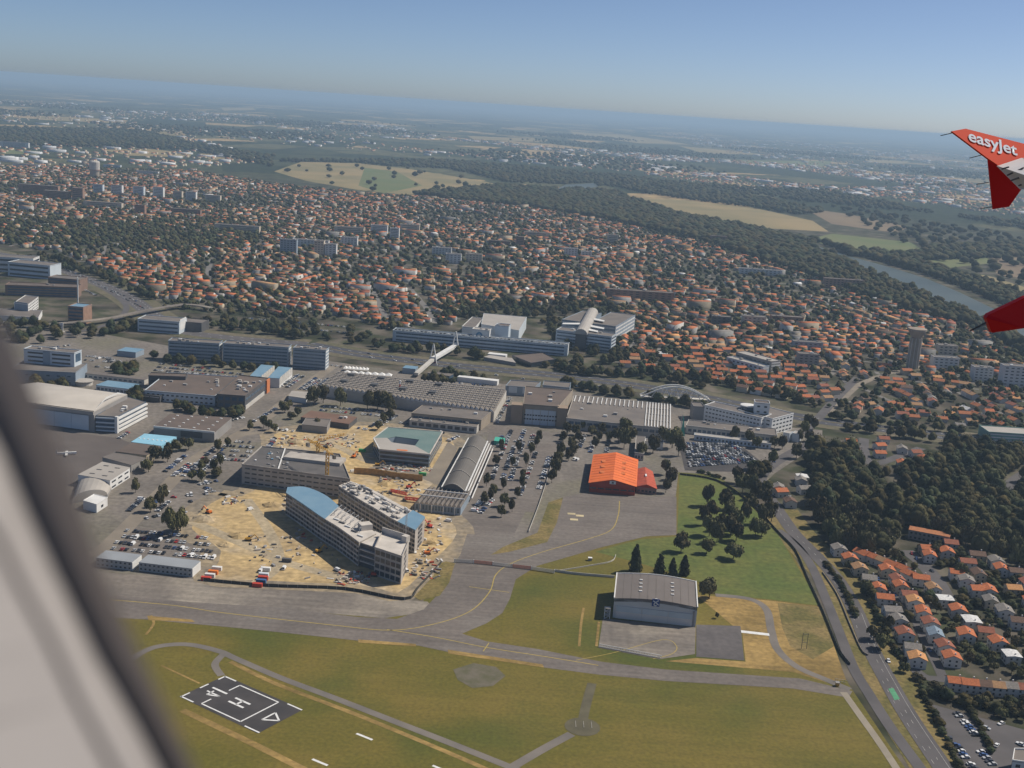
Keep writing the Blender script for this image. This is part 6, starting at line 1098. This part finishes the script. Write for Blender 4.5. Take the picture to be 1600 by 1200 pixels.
HQZ = zone([(540, 505), (600, 512), (740, 472), (960, 470), (985, 560), (960, 575), (890, 565), (840, 500), (700, 500), (600, 520)]); hq_t = scatter(HQZ, 13); hq_t = hq_t[clear(hq_t, 3.) & (nr.random(len(hq_t)) < .55)]; BELT = zone([(-60, 510), (60, 520), (260, 505), (420, 500), (560, 520), (620, 548), (560, 545), (420, 528), (260, 520), (60, 540), (-60, 530)]); bt = scatter(BELT, 15); bt = bt[clear(bt, 4.) & (nr.random(len(bt)) < .5)]; tr = np.concatenate([tr, hq_t, bt])
stuff_trees('avenue_trees', LF, items(tr, 3.5, 6, 1.9), 'rows of dark trees along the expressway and campus edges')
# town greenery
n_h = len(P); sel = nr.random(n_h) < 1.1; off = nr.uniform(-15, 15, (n_h, 2)); tp = (P+off)[sel]
for z in PARKS: tp = np.concatenate([tp, scatter(z, 15)])
tp = np.concatenate([tp, scatter(TOWN, 21, .5), scatter(EXTRA, 20)]); tp = tp[clear(tp, 3., True, -6)]; dist = np.linalg.norm(tp, axis=1)
stuff_trees('town_trees', L3, items(tp[dist < 1700], 2.2, 4.6, 1.8), 'garden and street trees among the nearer town houses'); mid = (dist >= 1700) & (dist < 2600)
stuff_trees('middle_town_trees', L1, items(tp[mid], 2.4, 5, 1.7), 'garden and street trees in the middle of the town'); stuff_trees('far_town_trees', L0, items(tp[dist >= 2600], 3, 6, 1.5), 'garden and street trees in the far town')
rv = [([(560, 292), (720, 287), (800, 294), (960, 302), (1060, 337), (1200, 364), (1262, 378), (1330, 416), (1440, 462), (1545, 508), (1640, 560), (1640, 580), (1540, 522), (1400, 482), (1290, 442), (1200, 412), (1090, 377), (950, 345), (820, 324), (700, 312)], 12.5), ([(1262, 374), (1345, 400), (1440, 427), (1500, 448), (1600, 492), (1640, 515), (1640, 478), (1520, 437), (1430, 412), (1330, 398)], 12.5), ([(420, 252), (700, 264), (790, 285), (960, 292), (1000, 302), (1250, 336), (1290, 332), (1100, 292), (900, 272), (700, 252)], 24), ([(-100, 198), (220, 204), (300, 224), (430, 245), (424, 262), (300, 236), (150, 231), (-100, 224)], 34), ([(1290, 398), (1600, 380), (1640, 400), (1440, 408)], 16), ([(700, 252), (1000, 285), (1300, 300), (1640, 370), (1640, 352), (1250, 315), (1000, 278)], 34)]
FIELDS = [zone(q) for q in ([(428, 268), (470, 253), (560, 255), (640, 264), (760, 284), (790, 292), (700, 300), (640, 305), (560, 297), (480, 283)], [(960, 308), (1060, 312), (1180, 325), (1270, 345), (1295, 362), (1200, 357), (1130, 345), (1050, 328)], [(1262, 374), (1300, 365), (1420, 378), (1452, 394), (1400, 402), (1330, 395)], [(866, 297), (885, 288), (930, 286), (935, 292), (900, 296), (875, 303)], [(1262, 380), (1300, 392), (1345, 405), (1400, 420), (1450, 436), (1500, 457), (1560, 486), (1640, 530), (1640, 560), (1560, 507), (1500, 480), (1440, 457), (1390, 440), (1330, 414), (1270, 392)])]
wp = np.concatenate([scatter(zone(z), sp) for z, sp in rv]); fm = np.zeros(len(wp), bool)
for z in FIELDS: fm |= pip(wp, z)
FARZ = zone([(-200, 148), (800, 205), (1700, 262), (1700, 305), (1000, 268), (500, 236), (-200, 205)]); fw = scatter(FARZ, 70, .5); fw = fw[(np.sin(fw[:, 0]/410.+np.sin(fw[:, 1]/900.))+np.sin(fw[:, 1]/520.+fw[:, 0]/1500.)+nr.normal(0, .3, len(fw)) > .75)]
wp = np.concatenate([wp[~fm], fw, scatter(FIELDS[0], 190, .5), scatter(zone([(1290, 320), (1640, 380), (1640, 470), (1450, 400)]), 55, .5)]); dist = np.linalg.norm(wp, axis=1); nearw = dist < 2700
stuff_trees('river_wood', L1, items(wp[nearw], 5.5, 8.5, 1.8, .85), 'dark woods lining both banks of the river'); stuff_trees('far_woods', L0, items(wp[~nearw], 8, 15, 1.2, .85), 'far bluish woods and hedgerows across the plain')

# ------------------------------------------------------------------ cars
def car_mesh(paint, L=4.3, W_=1.8, van=False):
    hb, hr = (1.0, 2.1) if van else (.85, 1.45); a0, a1 = (-.48, .36) if van else (-.42, .2); t0, t1 = (-.47, .26) if van else (-.3, .06); b0, b1 = -L/2, L/2; y, yt = W_/2, W_/2*.82
    vs = [(b0, -y, .3), (b1, -y, .3), (b1, y, .3), (b0, y, .3), (b0, -y, hb), (b1, -y, hb*.86), (b1, y, hb*.86), (b0, y, hb), (L*a0, -y, hb), (L*a1, -y, hb), (L*a1, y, hb), (L*a0, y, hb), (L*t0, -yt, hr), (L*t1, -yt, hr), (L*t1, yt, hr), (L*t0, yt, hr)]
    fs = [(0, 1, 5, 9, 8, 4), (2, 3, 7, 11, 10, 6), (1, 2, 6, 5), (3, 0, 4, 7), (5, 6, 10, 9), (7, 4, 8, 11), (8, 9, 13, 12), (10, 11, 15, 14), (9, 10, 14, 13), (11, 8, 12, 15), (12, 13, 14, 15), (3, 2, 1, 0)]
    ix = [0, 0, 0, 0, 0, 0, 0 if van else 1, 0 if van else 1, 1, 1, 0, 2]
    for sx in (-.32, .32):
        for sy in (-1, 1):
            o = len(vs); c = [(L*sx+.33*math.cos(k*math.pi/3), sy*y*q, .33+.33*math.sin(k*math.pi/3)) for q in (1.02, .8) for k in range(6)]; vs += c; fs += [tuple(range(o, o+6)) if sy < 0 else tuple(range(o+5, o-1, -1))]+[(o+k, o+6+k, o+6+(k+1) % 6, o+(k+1) % 6) for k in range(6)]; ix += [2]*7
    return mesh('van' if van else 'car', vs, fs, [paint, glass, tyre], ix)
CC = {'white': (.75, .75, .74), 'silver': (.45, .46, .47), 'dark grey': (.07, .07, .075), 'black': (.02, .02, .022), 'blue': (.05, .1, .25), 'red': (.42, .035, .03)}
CM = {k: car_mesh(M('car_paint_'+k.replace(' ', '_'), c, var=.03, rough=.3, spec=.5)) for k, c in CC.items()}; VAN = car_mesh(MATS['car_paint_white'], 5.4, 2.0, True)
CL, CW = ['white', 'silver', 'dark grey', 'black', 'blue', 'red'], [.3, .22, .2, .16, .09, .03]
cars = []
def line(a, b, n_, where, fill=.85, along=False, van=.0):
    A_, B_ = G(*a), G(*b); d = B_-A_; az = math.atan2(d.y, d.x)+(0 if along else math.pi/2); L_ = d.length; n_ = max(1, min(n_, int(L_/(5.8 if along else 2.7))))
    for k in range(n_):
        if rnd.random() > fill: continue
        q = A_.lerp(B_, (k+.5)/n_); cars.append((q.length_squared, q.x+rnd.uniform(-.2, .2), q.y+rnd.uniform(-.2, .2), az+(math.pi if rnd.random() < .5 else 0)+rnd.uniform(-.04, .04), 'van' if rnd.random() < van else rnd.choices(CL, CW)[0], where))
for k in range(4):
    for t0, t1 in ((0, 1),): line((190-5*k, 829+9.5*k), (325+4*k, 842+10.5*k), 50, 'in the car park behind the site cabins', .8, van=.12)
for a, b in (((232, 795), (262, 768)), ((245, 800), (275, 775)), ((290, 775), (325, 772)), ((295, 785), (318, 780)), ((200, 800), (222, 780)), ((320, 762), (335, 770))): line(a, b, 14, 'beside the campus road left of the sand', .75, van=.15)
for a, b in (((300, 735), (335, 700)), ((310, 742), (345, 708)), ((285, 745), (300, 728)), ((395, 660), (430, 640)), ((300, 760), (340, 752)), ((268, 815), (290, 800)), ((220, 812), (250, 806)), ((330, 720), (352, 716)), ((640, 672), (700, 678)), ((430, 672), (470, 676)), ((186, 686), (200, 676)), ((150, 560), (190, 566)), ((70, 545), (110, 540)), ((205, 735), (240, 705)), ((255, 740), (290, 712)), ((270, 745), (300, 722)), ((60, 620), (95, 606)), ((110, 612), (150, 618)), ((350, 660), (385, 652)), ((420, 700), (430, 685)), ((310, 640), (380, 645)), ((550, 668), (575, 672)), ((620, 660), (636, 664)), ((700, 690), (720, 680)), ((880, 715), (905, 720)), ((905, 700), (915, 678)), ((965, 712), (985, 716)), ((740, 800), (760, 770)), ((748, 805), (770, 780))): line(a, b, 30, 'along the campus lanes near the grey office', .7, van=.12)
for y in (690, 697, 704, 711, 718): line((352-(y-690)*.5, y), (402-(y-690)*.5, y+3), 20, 'in the car park left of the grey office', .8)
for a, b in (((795, 680), (768, 750)), ((806, 690), (785, 750)), ((818, 690), (797, 752)), ((838, 706), (812, 775)), ((858, 715), (842, 765)), ((785, 680), (778, 700)), ((833, 680), (828, 698)), ((820, 672), (812, 690)), ((800, 672), (790, 690))): line(a, b, 40, 'in the central car park by the vaulted hall', .62)
for k in range(9): t = k/8; line((1068+8*t, 694+35*t), (1150+34*t, 695+27*t), 40, 'in the full car park before the low range', .93)
line((797, 622), (775, 662), 22, 'along the right end of the sawtooth factory', .8); line((888, 668), (872, 695), 14, 'under the trees before the long factory', .7); line((927, 690), (922, 708), 10, 'under the trees before the long factory', .8); line((953, 680), (947, 708), 12, 'under the trees before the long factory', .8)
for a, b in (((495, 641), (612, 652)), ((505, 636), (600, 645)), ((578, 668), (612, 646)), ((590, 668), (620, 650))): line(a, b, 46, 'in the car park before the sawtooth factory', .75)
for a, b in (((440, 604), (466, 586)), ((448, 606), (474, 588)), ((468, 609), (494, 591)), ((476, 610), (500, 594)), ((497, 604), (512, 592))): line(a, b, 26, 'in the car park right of the blue-roofed halls', .85)
for a, b in (((240, 579), (390, 591)), ((245, 574), (385, 586)), ((132, 563), (192, 568)), ((145, 573), (187, 577)), ((135, 557), (180, 561)), ((250, 569), (330, 577))): line(a, b, 50, 'in the car parks before the blue-grey office slabs', .75)
for a, b in (((430, 510), (545, 521)), ((450, 503), (545, 512)), ((440, 516), (520, 524)), ((380, 497), (470, 507)), ((1066, 622), (1105, 629)), ((1070, 628), (1100, 634)), ((0, 503), (62, 508)), ((0, 509), (66, 514)), ((130, 452), (150, 462)), ((510, 570), (535, 574)), ((700, 598), (760, 603))): line(a, b, 46, 'in a far car park by the expressway', .7)
for a, b, f in (((1493, 1114), (1527, 1152), .8), ((1492, 1163), (1523, 1203), .85), ((1530, 1174), (1553, 1198), .8)): line(a, b, 9, 'in the bottom right car park', f)
for x, y, c in ((1471, 1133, 'white'), (1564, 1132, 'white'), (1557, 1166, 'white'), (1594, 1164, 'white'), (1541, 1139, 'silver'), (1485, 1155, 'dark grey')): g = G(x, y); cars.append((g.length_squared, g.x, g.y, rnd.uniform(0, 6), c, 'in the bottom right car park'))
for x, y in ((1388, 1034), (1364, 995), (1276, 694), (1270, 698), (1282, 686), (1258, 706), (1210, 722), (1230, 770), (1235, 778), (1225, 765), (1218, 790)): g = G(x, y); cars.append((g.length_squared, g.x, g.y, base_rz, rnd.choice(CL), 'driving on the main road'))
for off, a, b, n_ in ((0, (120, 428), (232, 486), 34), (0, (90, 416), (215, 472), 30), (0, (560, 551), (1240, 647), 18), (0, (560, 556), (1240, 653), 16), (0, (1300, 658), (1600, 694), 14)): line(a, b, n_, 'in traffic on the expressway', .8, True)
for x, y in ((1425, 866), (1432, 874), (1456, 893), (1372, 906), (1387, 918), (1398, 930), (1405, 946), (1452, 1017), (1438, 985), (1418, 965)): g = G(x, y); cars.append((g.length_squared, g.x, g.y, base_rz+rnd.uniform(-.2, .2), rnd.choice(CL), 'in the streets of the estate'))
for x, y in ((391, 797), (470, 772), (527, 892), (700, 815), (408, 893), (444, 889), (634, 893), (300, 869), (632, 725), (552, 738)): g = G(x, y); cars.append((g.length_squared, g.x, g.y, rnd.uniform(0, 3), 'van', 'on the construction site'))
cars.sort(); sv, sf, si = [], [], []
order_p = list(CL)
for i, (d_, x, y, az, c, where) in enumerate(cars):
    me = VAN if c == 'van' else CM[c]
    if i < 300:
        o = link(bpy.data.objects.new('parked_van' if c == 'van' else 'car', me)); o.location = (x, y, .13); o.rotation_euler = (0, 0, az); nm = 'white van' if c == 'van' else f'{c} car'; tag(o, f'{nm} {where}', 'van' if c == 'van' else 'car', f'{nm}s {where}')
    else:
        cs, sn = math.cos(az), math.sin(az); b_ = len(sv); sv += [(v.co.x*cs-v.co.y*sn+x, v.co.x*sn+v.co.y*cs+y, v.co.z+.13) for v in me.vertices]; k = 0 if c == 'van' else order_p.index(c)
        for pl in me.polygons: sf.append(tuple(q+b_ for q in pl.vertices)); si.append({0: k, 1: 6, 2: 7}[pl.material_index])
tag(obj('distant_cars', sv, sf, [MATS['car_paint_'+k.replace(' ', '_')] for k in CL]+[glass, tyre], None, si), 'hundreds of distant cars filling the farther car parks and roads', 'cars', kind='stuff')
g = G(104, 711); ap_ = thing('small_jet', 'small white aeroplane parked on the brown apron, left', 'aeroplane', (g.x, g.y, 0)); A_, B_ = Vector((g.x-7, g.y-3, 1.8)), Vector((g.x+7, g.y+3, 1.8)); obj('fuselage', *bar_vf(A_, B_, 1.5), white, ap_); obj('wing', *bar_vf(Vector((g.x+2, g.y-6, 1.6)), Vector((g.x-2, g.y+6, 1.6)), 2, .25), white, ap_); obj('tail_fin', *bar_vf(A_, A_+Vector((0, 0, 3)), 1.2, .2), white, ap_)

# ------------------------------------------------------------------ the aircraft itself: wing tip outside, window surround inside
red_l = M('wing_red', (.68, .05, .012), var=.06, scale=2, rough=.6, spec=.15); red_d = M('wing_deep_red', (.78, .016, .016), var=.05, scale=2, rough=.5, spec=.2); wing_g = M('wing_paint', (.7, .69, .67), var=.06, scale=2, rough=.4); letter = M('wing_letter_white', (.75, .8, .84), var=.03)
def plate(name, px, dep, thick, mat, parent, lean=None):
    """plate of real thickness; dep gives each outline point its own distance"""
    f_ = [D(x, y, d) for (x, y), d in zip(px, dep)]; b_ = [v+Vector((0, thick, 0)) for v in f_]; n_ = len(px); return obj(name, f_+b_, [tuple(range(n_-1, -1, -1)), tuple(range(n_, 2*n_))]+[(i, (i+1) % n_, n_+(i+1) % n_, n_+i) for i in range(n_)], mat, parent)
w0 = D(1560, 262, 20); wtip = thing('wing_tip_fence', 'red wing tip fence with white lettering at the right edge', 'wing tip', w0)
def on_plane(px, py, q0, n_): d = ray(px, py); return CAM+d*((q0-CAM).dot(n_)/d.dot(n_))
def slab(name, px, q0, n_, thick, mat, parent):
    f_ = [on_plane(x, y, q0, n_) for x, y in px]; b_ = [v-n_*thick for v in f_]; k_ = len(px); return obj(name, f_+b_, [tuple(range(k_-1, -1, -1)), tuple(range(k_, 2*k_))]+[(i, (i+1) % k_, k_+(i+1) % k_, k_+i) for i in range(k_)], mat, parent)
FN = Vector((.36, -.78, .5)).normalized(); FQ = D(1550, 250, 20); LN = Vector((-.1, -1, -.12)).normalized()
slab('upper_fin', [(1487, 205), (1509, 201), (1606, 226), (1660, 240), (1660, 262), (1600, 247), (1562, 260), (1543, 247)], FQ, FN, .03, red_l, wtip)
slab('lower_fin', [(1543, 247), (1562, 260), (1596, 296), (1577, 323), (1551, 327)], D(1550, 250, 20), LN, .03, red_d, wtip)
wg = thing('aircraft_wing', 'pale grey aircraft wing surface inside the red wing tip', 'wing', D(1620, 270, 19.6)); plate('wing_skin', [(1561, 260), (1600, 247), (1680, 262), (1680, 300), (1597, 296)], [19.7, 19.9, 17, 16, 19.2], .1, wing_g, wg)
for x, y, x2, y2 in ((1566, 264, 1576, 261), (1574, 274, 1600, 262), (1580, 282, 1592, 278), (1592, 290, 1604, 286)): bars('static_wick', [(D(x, y, 19.1), D(x2, y2, 18.8))], .02, dgrey, wg)
for x, y, x2, y2 in ((1487, 208, 1470, 212), (1535, 242, 1515, 247), (1545, 285, 1526, 288), (1551, 323, 1532, 326)): bars('static_wick', [(D(x, y, 20.1), D(x2, y2, 20.3))], .012, dgrey, wtip)
ff = thing('flap_fairing', 'deep red flap track fairing tail at the right edge below the wing tip', 'fairing', D(1575, 495, 11)); plate('fairing', [(1541, 497), (1545, 492), (1600, 466), (1660, 440), (1660, 516), (1600, 513), (1550, 520)], [11, 11, 10.7, 10.4, 10.4, 10.7, 11], .08, red_d, ff); bars('static_wick', [(D(1541, 504, 11), D(1516, 517, 11.1))], .014, dgrey, ff)
cu_ = bpy.data.curves.new('lettering', 'FONT'); cu_.body = 'easyJet'; cu_.size = 1; cu_.offset = .018; cu_.extrude = 0.; cu_.resolution_u = 6; to = bpy.data.objects.new('lettering', cu_); C.objects.link(to); bpy.context.view_layer.update()
me = bpy.data.meshes.new_from_object(to.evaluated_get(bpy.context.evaluated_depsgraph_get())); bpy.data.objects.remove(to); xs = [v.co.x for v in me.vertices]; wid = max(xs)-min(xs)
P0, P1, PU = [on_plane(x, y, FQ+FN*.012, FN) for x, y in ((1514, 219.5), (1590, 243), (1518, 205))]; ex = (P1-P0); s_ = ex.length/wid; ex.normalize(); uy = (PU-P0); uy = (uy-ex*uy.dot(ex)).normalized(); hs_ = s_*.8
for v in me.vertices: q = P0+ex*(v.co.x-min(xs))*s_+uy*v.co.y*hs_+FN*v.co.z*s_; v.co = q-w0
me.materials.clear(); me.materials.append(letter); link(bpy.data.objects.new('lettering', me), wtip)
# cabin window surround: lofted trim with gasket, close to the lens and out of focus
def loft(name, c0, c1, d0, d1, mat, parent, back=.012):
    n_ = len(c0); vs = [D(x, y, d0) for x, y in c0]+[D(x, y, d1) for x, y in c1]; vs += [D(x-70, y+30, d0+back) for x, y in c0]+[D(x-70, y+30, d1+back) for x, y in c1]; fs = []
    for i in range(n_-1): fs += [(i, i+1, n_+i+1, n_+i), (2*n_+i+1, 2*n_+i, 3*n_+i, 3*n_+i+1), (i+1, i, 2*n_+i, 2*n_+i+1), (n_+i, n_+i+1, 3*n_+i+1, 3*n_+i)]
    return obj(name, vs, fs, mat, parent, smooth=False)
e0 = [(-160, 180), (-75, 355), (0, 520), (70, 680), (114, 792), (155, 908), (207, 1025), (262, 1142), (315, 1250), (385, 1400)]
e0 = [(x+14, y) for x, y in e0]
e1 = [(-230, 300), (-140, 440), (-60, 570), (0, 690), (47, 803), (96, 908), (152, 1025), (219, 1142), (275, 1250), (345, 1400)]
e2 = [(-300, 450), (-200, 570), (-110, 680), (-45, 770), (0, 835), (35, 908), (82, 996), (125, 1089), (205, 1240), (285, 1400)]
e2b = [(x-12, y+10) for x, y in e2]; e3 = [(-900, 700), (-800, 800), (-750, 900), (-720, 960), (-700, 1020), (-690, 1080), (-680, 1150), (-670, 1220), (-660, 1300), (-650, 1400)]
ws = thing('cabin_window_surround', 'blurred grey cabin window surround filling the lower left corner', 'window frame', D(50, 1000, .2)); gask = M('window_gasket', (.5, .43, .37), var=.05, scale=20, rough=.7); trim = M('cabin_trim', (.275, .255, .245), var=.04, scale=20, rough=.6); trim2 = M('cabin_trim_seam', (.17, .15, .138), var=.04, scale=20, rough=.6)
loft('gasket', e0, e1, .2165, .2205, gask, ws); loft('inner_trim', e1, e2, .2165, .205, trim, ws); loft('seam', e2, e2b, .2055, .2045, trim2, ws); loft('outer_trim', e2b, e3, .204, .125, trim, ws)

# ------------------------------------------------------------------ tell look-alikes apart by their order in view
def ordinal(k):
    one = ['', 'first', 'second', 'third', 'fourth', 'fifth', 'sixth', 'seventh', 'eighth', 'ninth', 'tenth', 'eleventh', 'twelfth', 'thirteenth', 'fourteenth', 'fifteenth', 'sixteenth', 'seventeenth', 'eighteenth', 'nineteenth']; card = {20: 'twenty', 30: 'thirty', 40: 'forty', 50: 'fifty', 60: 'sixty', 70: 'seventy', 80: 'eighty', 90: 'ninety'}
    if k < 20: return one[k]
    t, u = k//10*10, k % 10; return (card[t]+'-'+one[u]) if u else card[t][:-1]+'ieth'
same = {}
for o in C.objects:
    if o.parent is None and 'label' in o and 'group' in o: same.setdefault(o['label'], []).append(o)
def view_x(o):
    d = Vector(o.location)-CAM; return d.dot(fx)/max(1e-6, -d.dot(bk))
for lab, os_ in same.items():
    if 1 < len(os_) < 100:
        for k, o in enumerate(sorted(os_, key=view_x)): o['label'] = f'{lab}, {ordinal(k+1)} from the left'

# ------------------------------------------------------------------ summer haze
vs, fs = prism_vf([(-GB-500, -3500), (GB+500, -3500), (GB+500, GB+500), (-GB-500, GB+500)], -1.5, H+8)
hm_ = bpy.data.materials.new('haze_air'); hm_.use_nodes = True; nn = hm_.node_tree.nodes; nn.remove(nn['Principled BSDF'])
v = nn.new('ShaderNodeVolumePrincipled'); v.inputs['Color'].default_value = (.57, .79, 1, 1); v.inputs['Density'].default_value = 7e-5; v.inputs['Anisotropy'].default_value = .1
hm_.node_tree.links.new(v.outputs[0], nn['Material Output'].inputs['Volume'])
tag(obj('haze', vs, fs, hm_), 'pale blue summer haze over the whole plain', 'haze', kind='stuff')
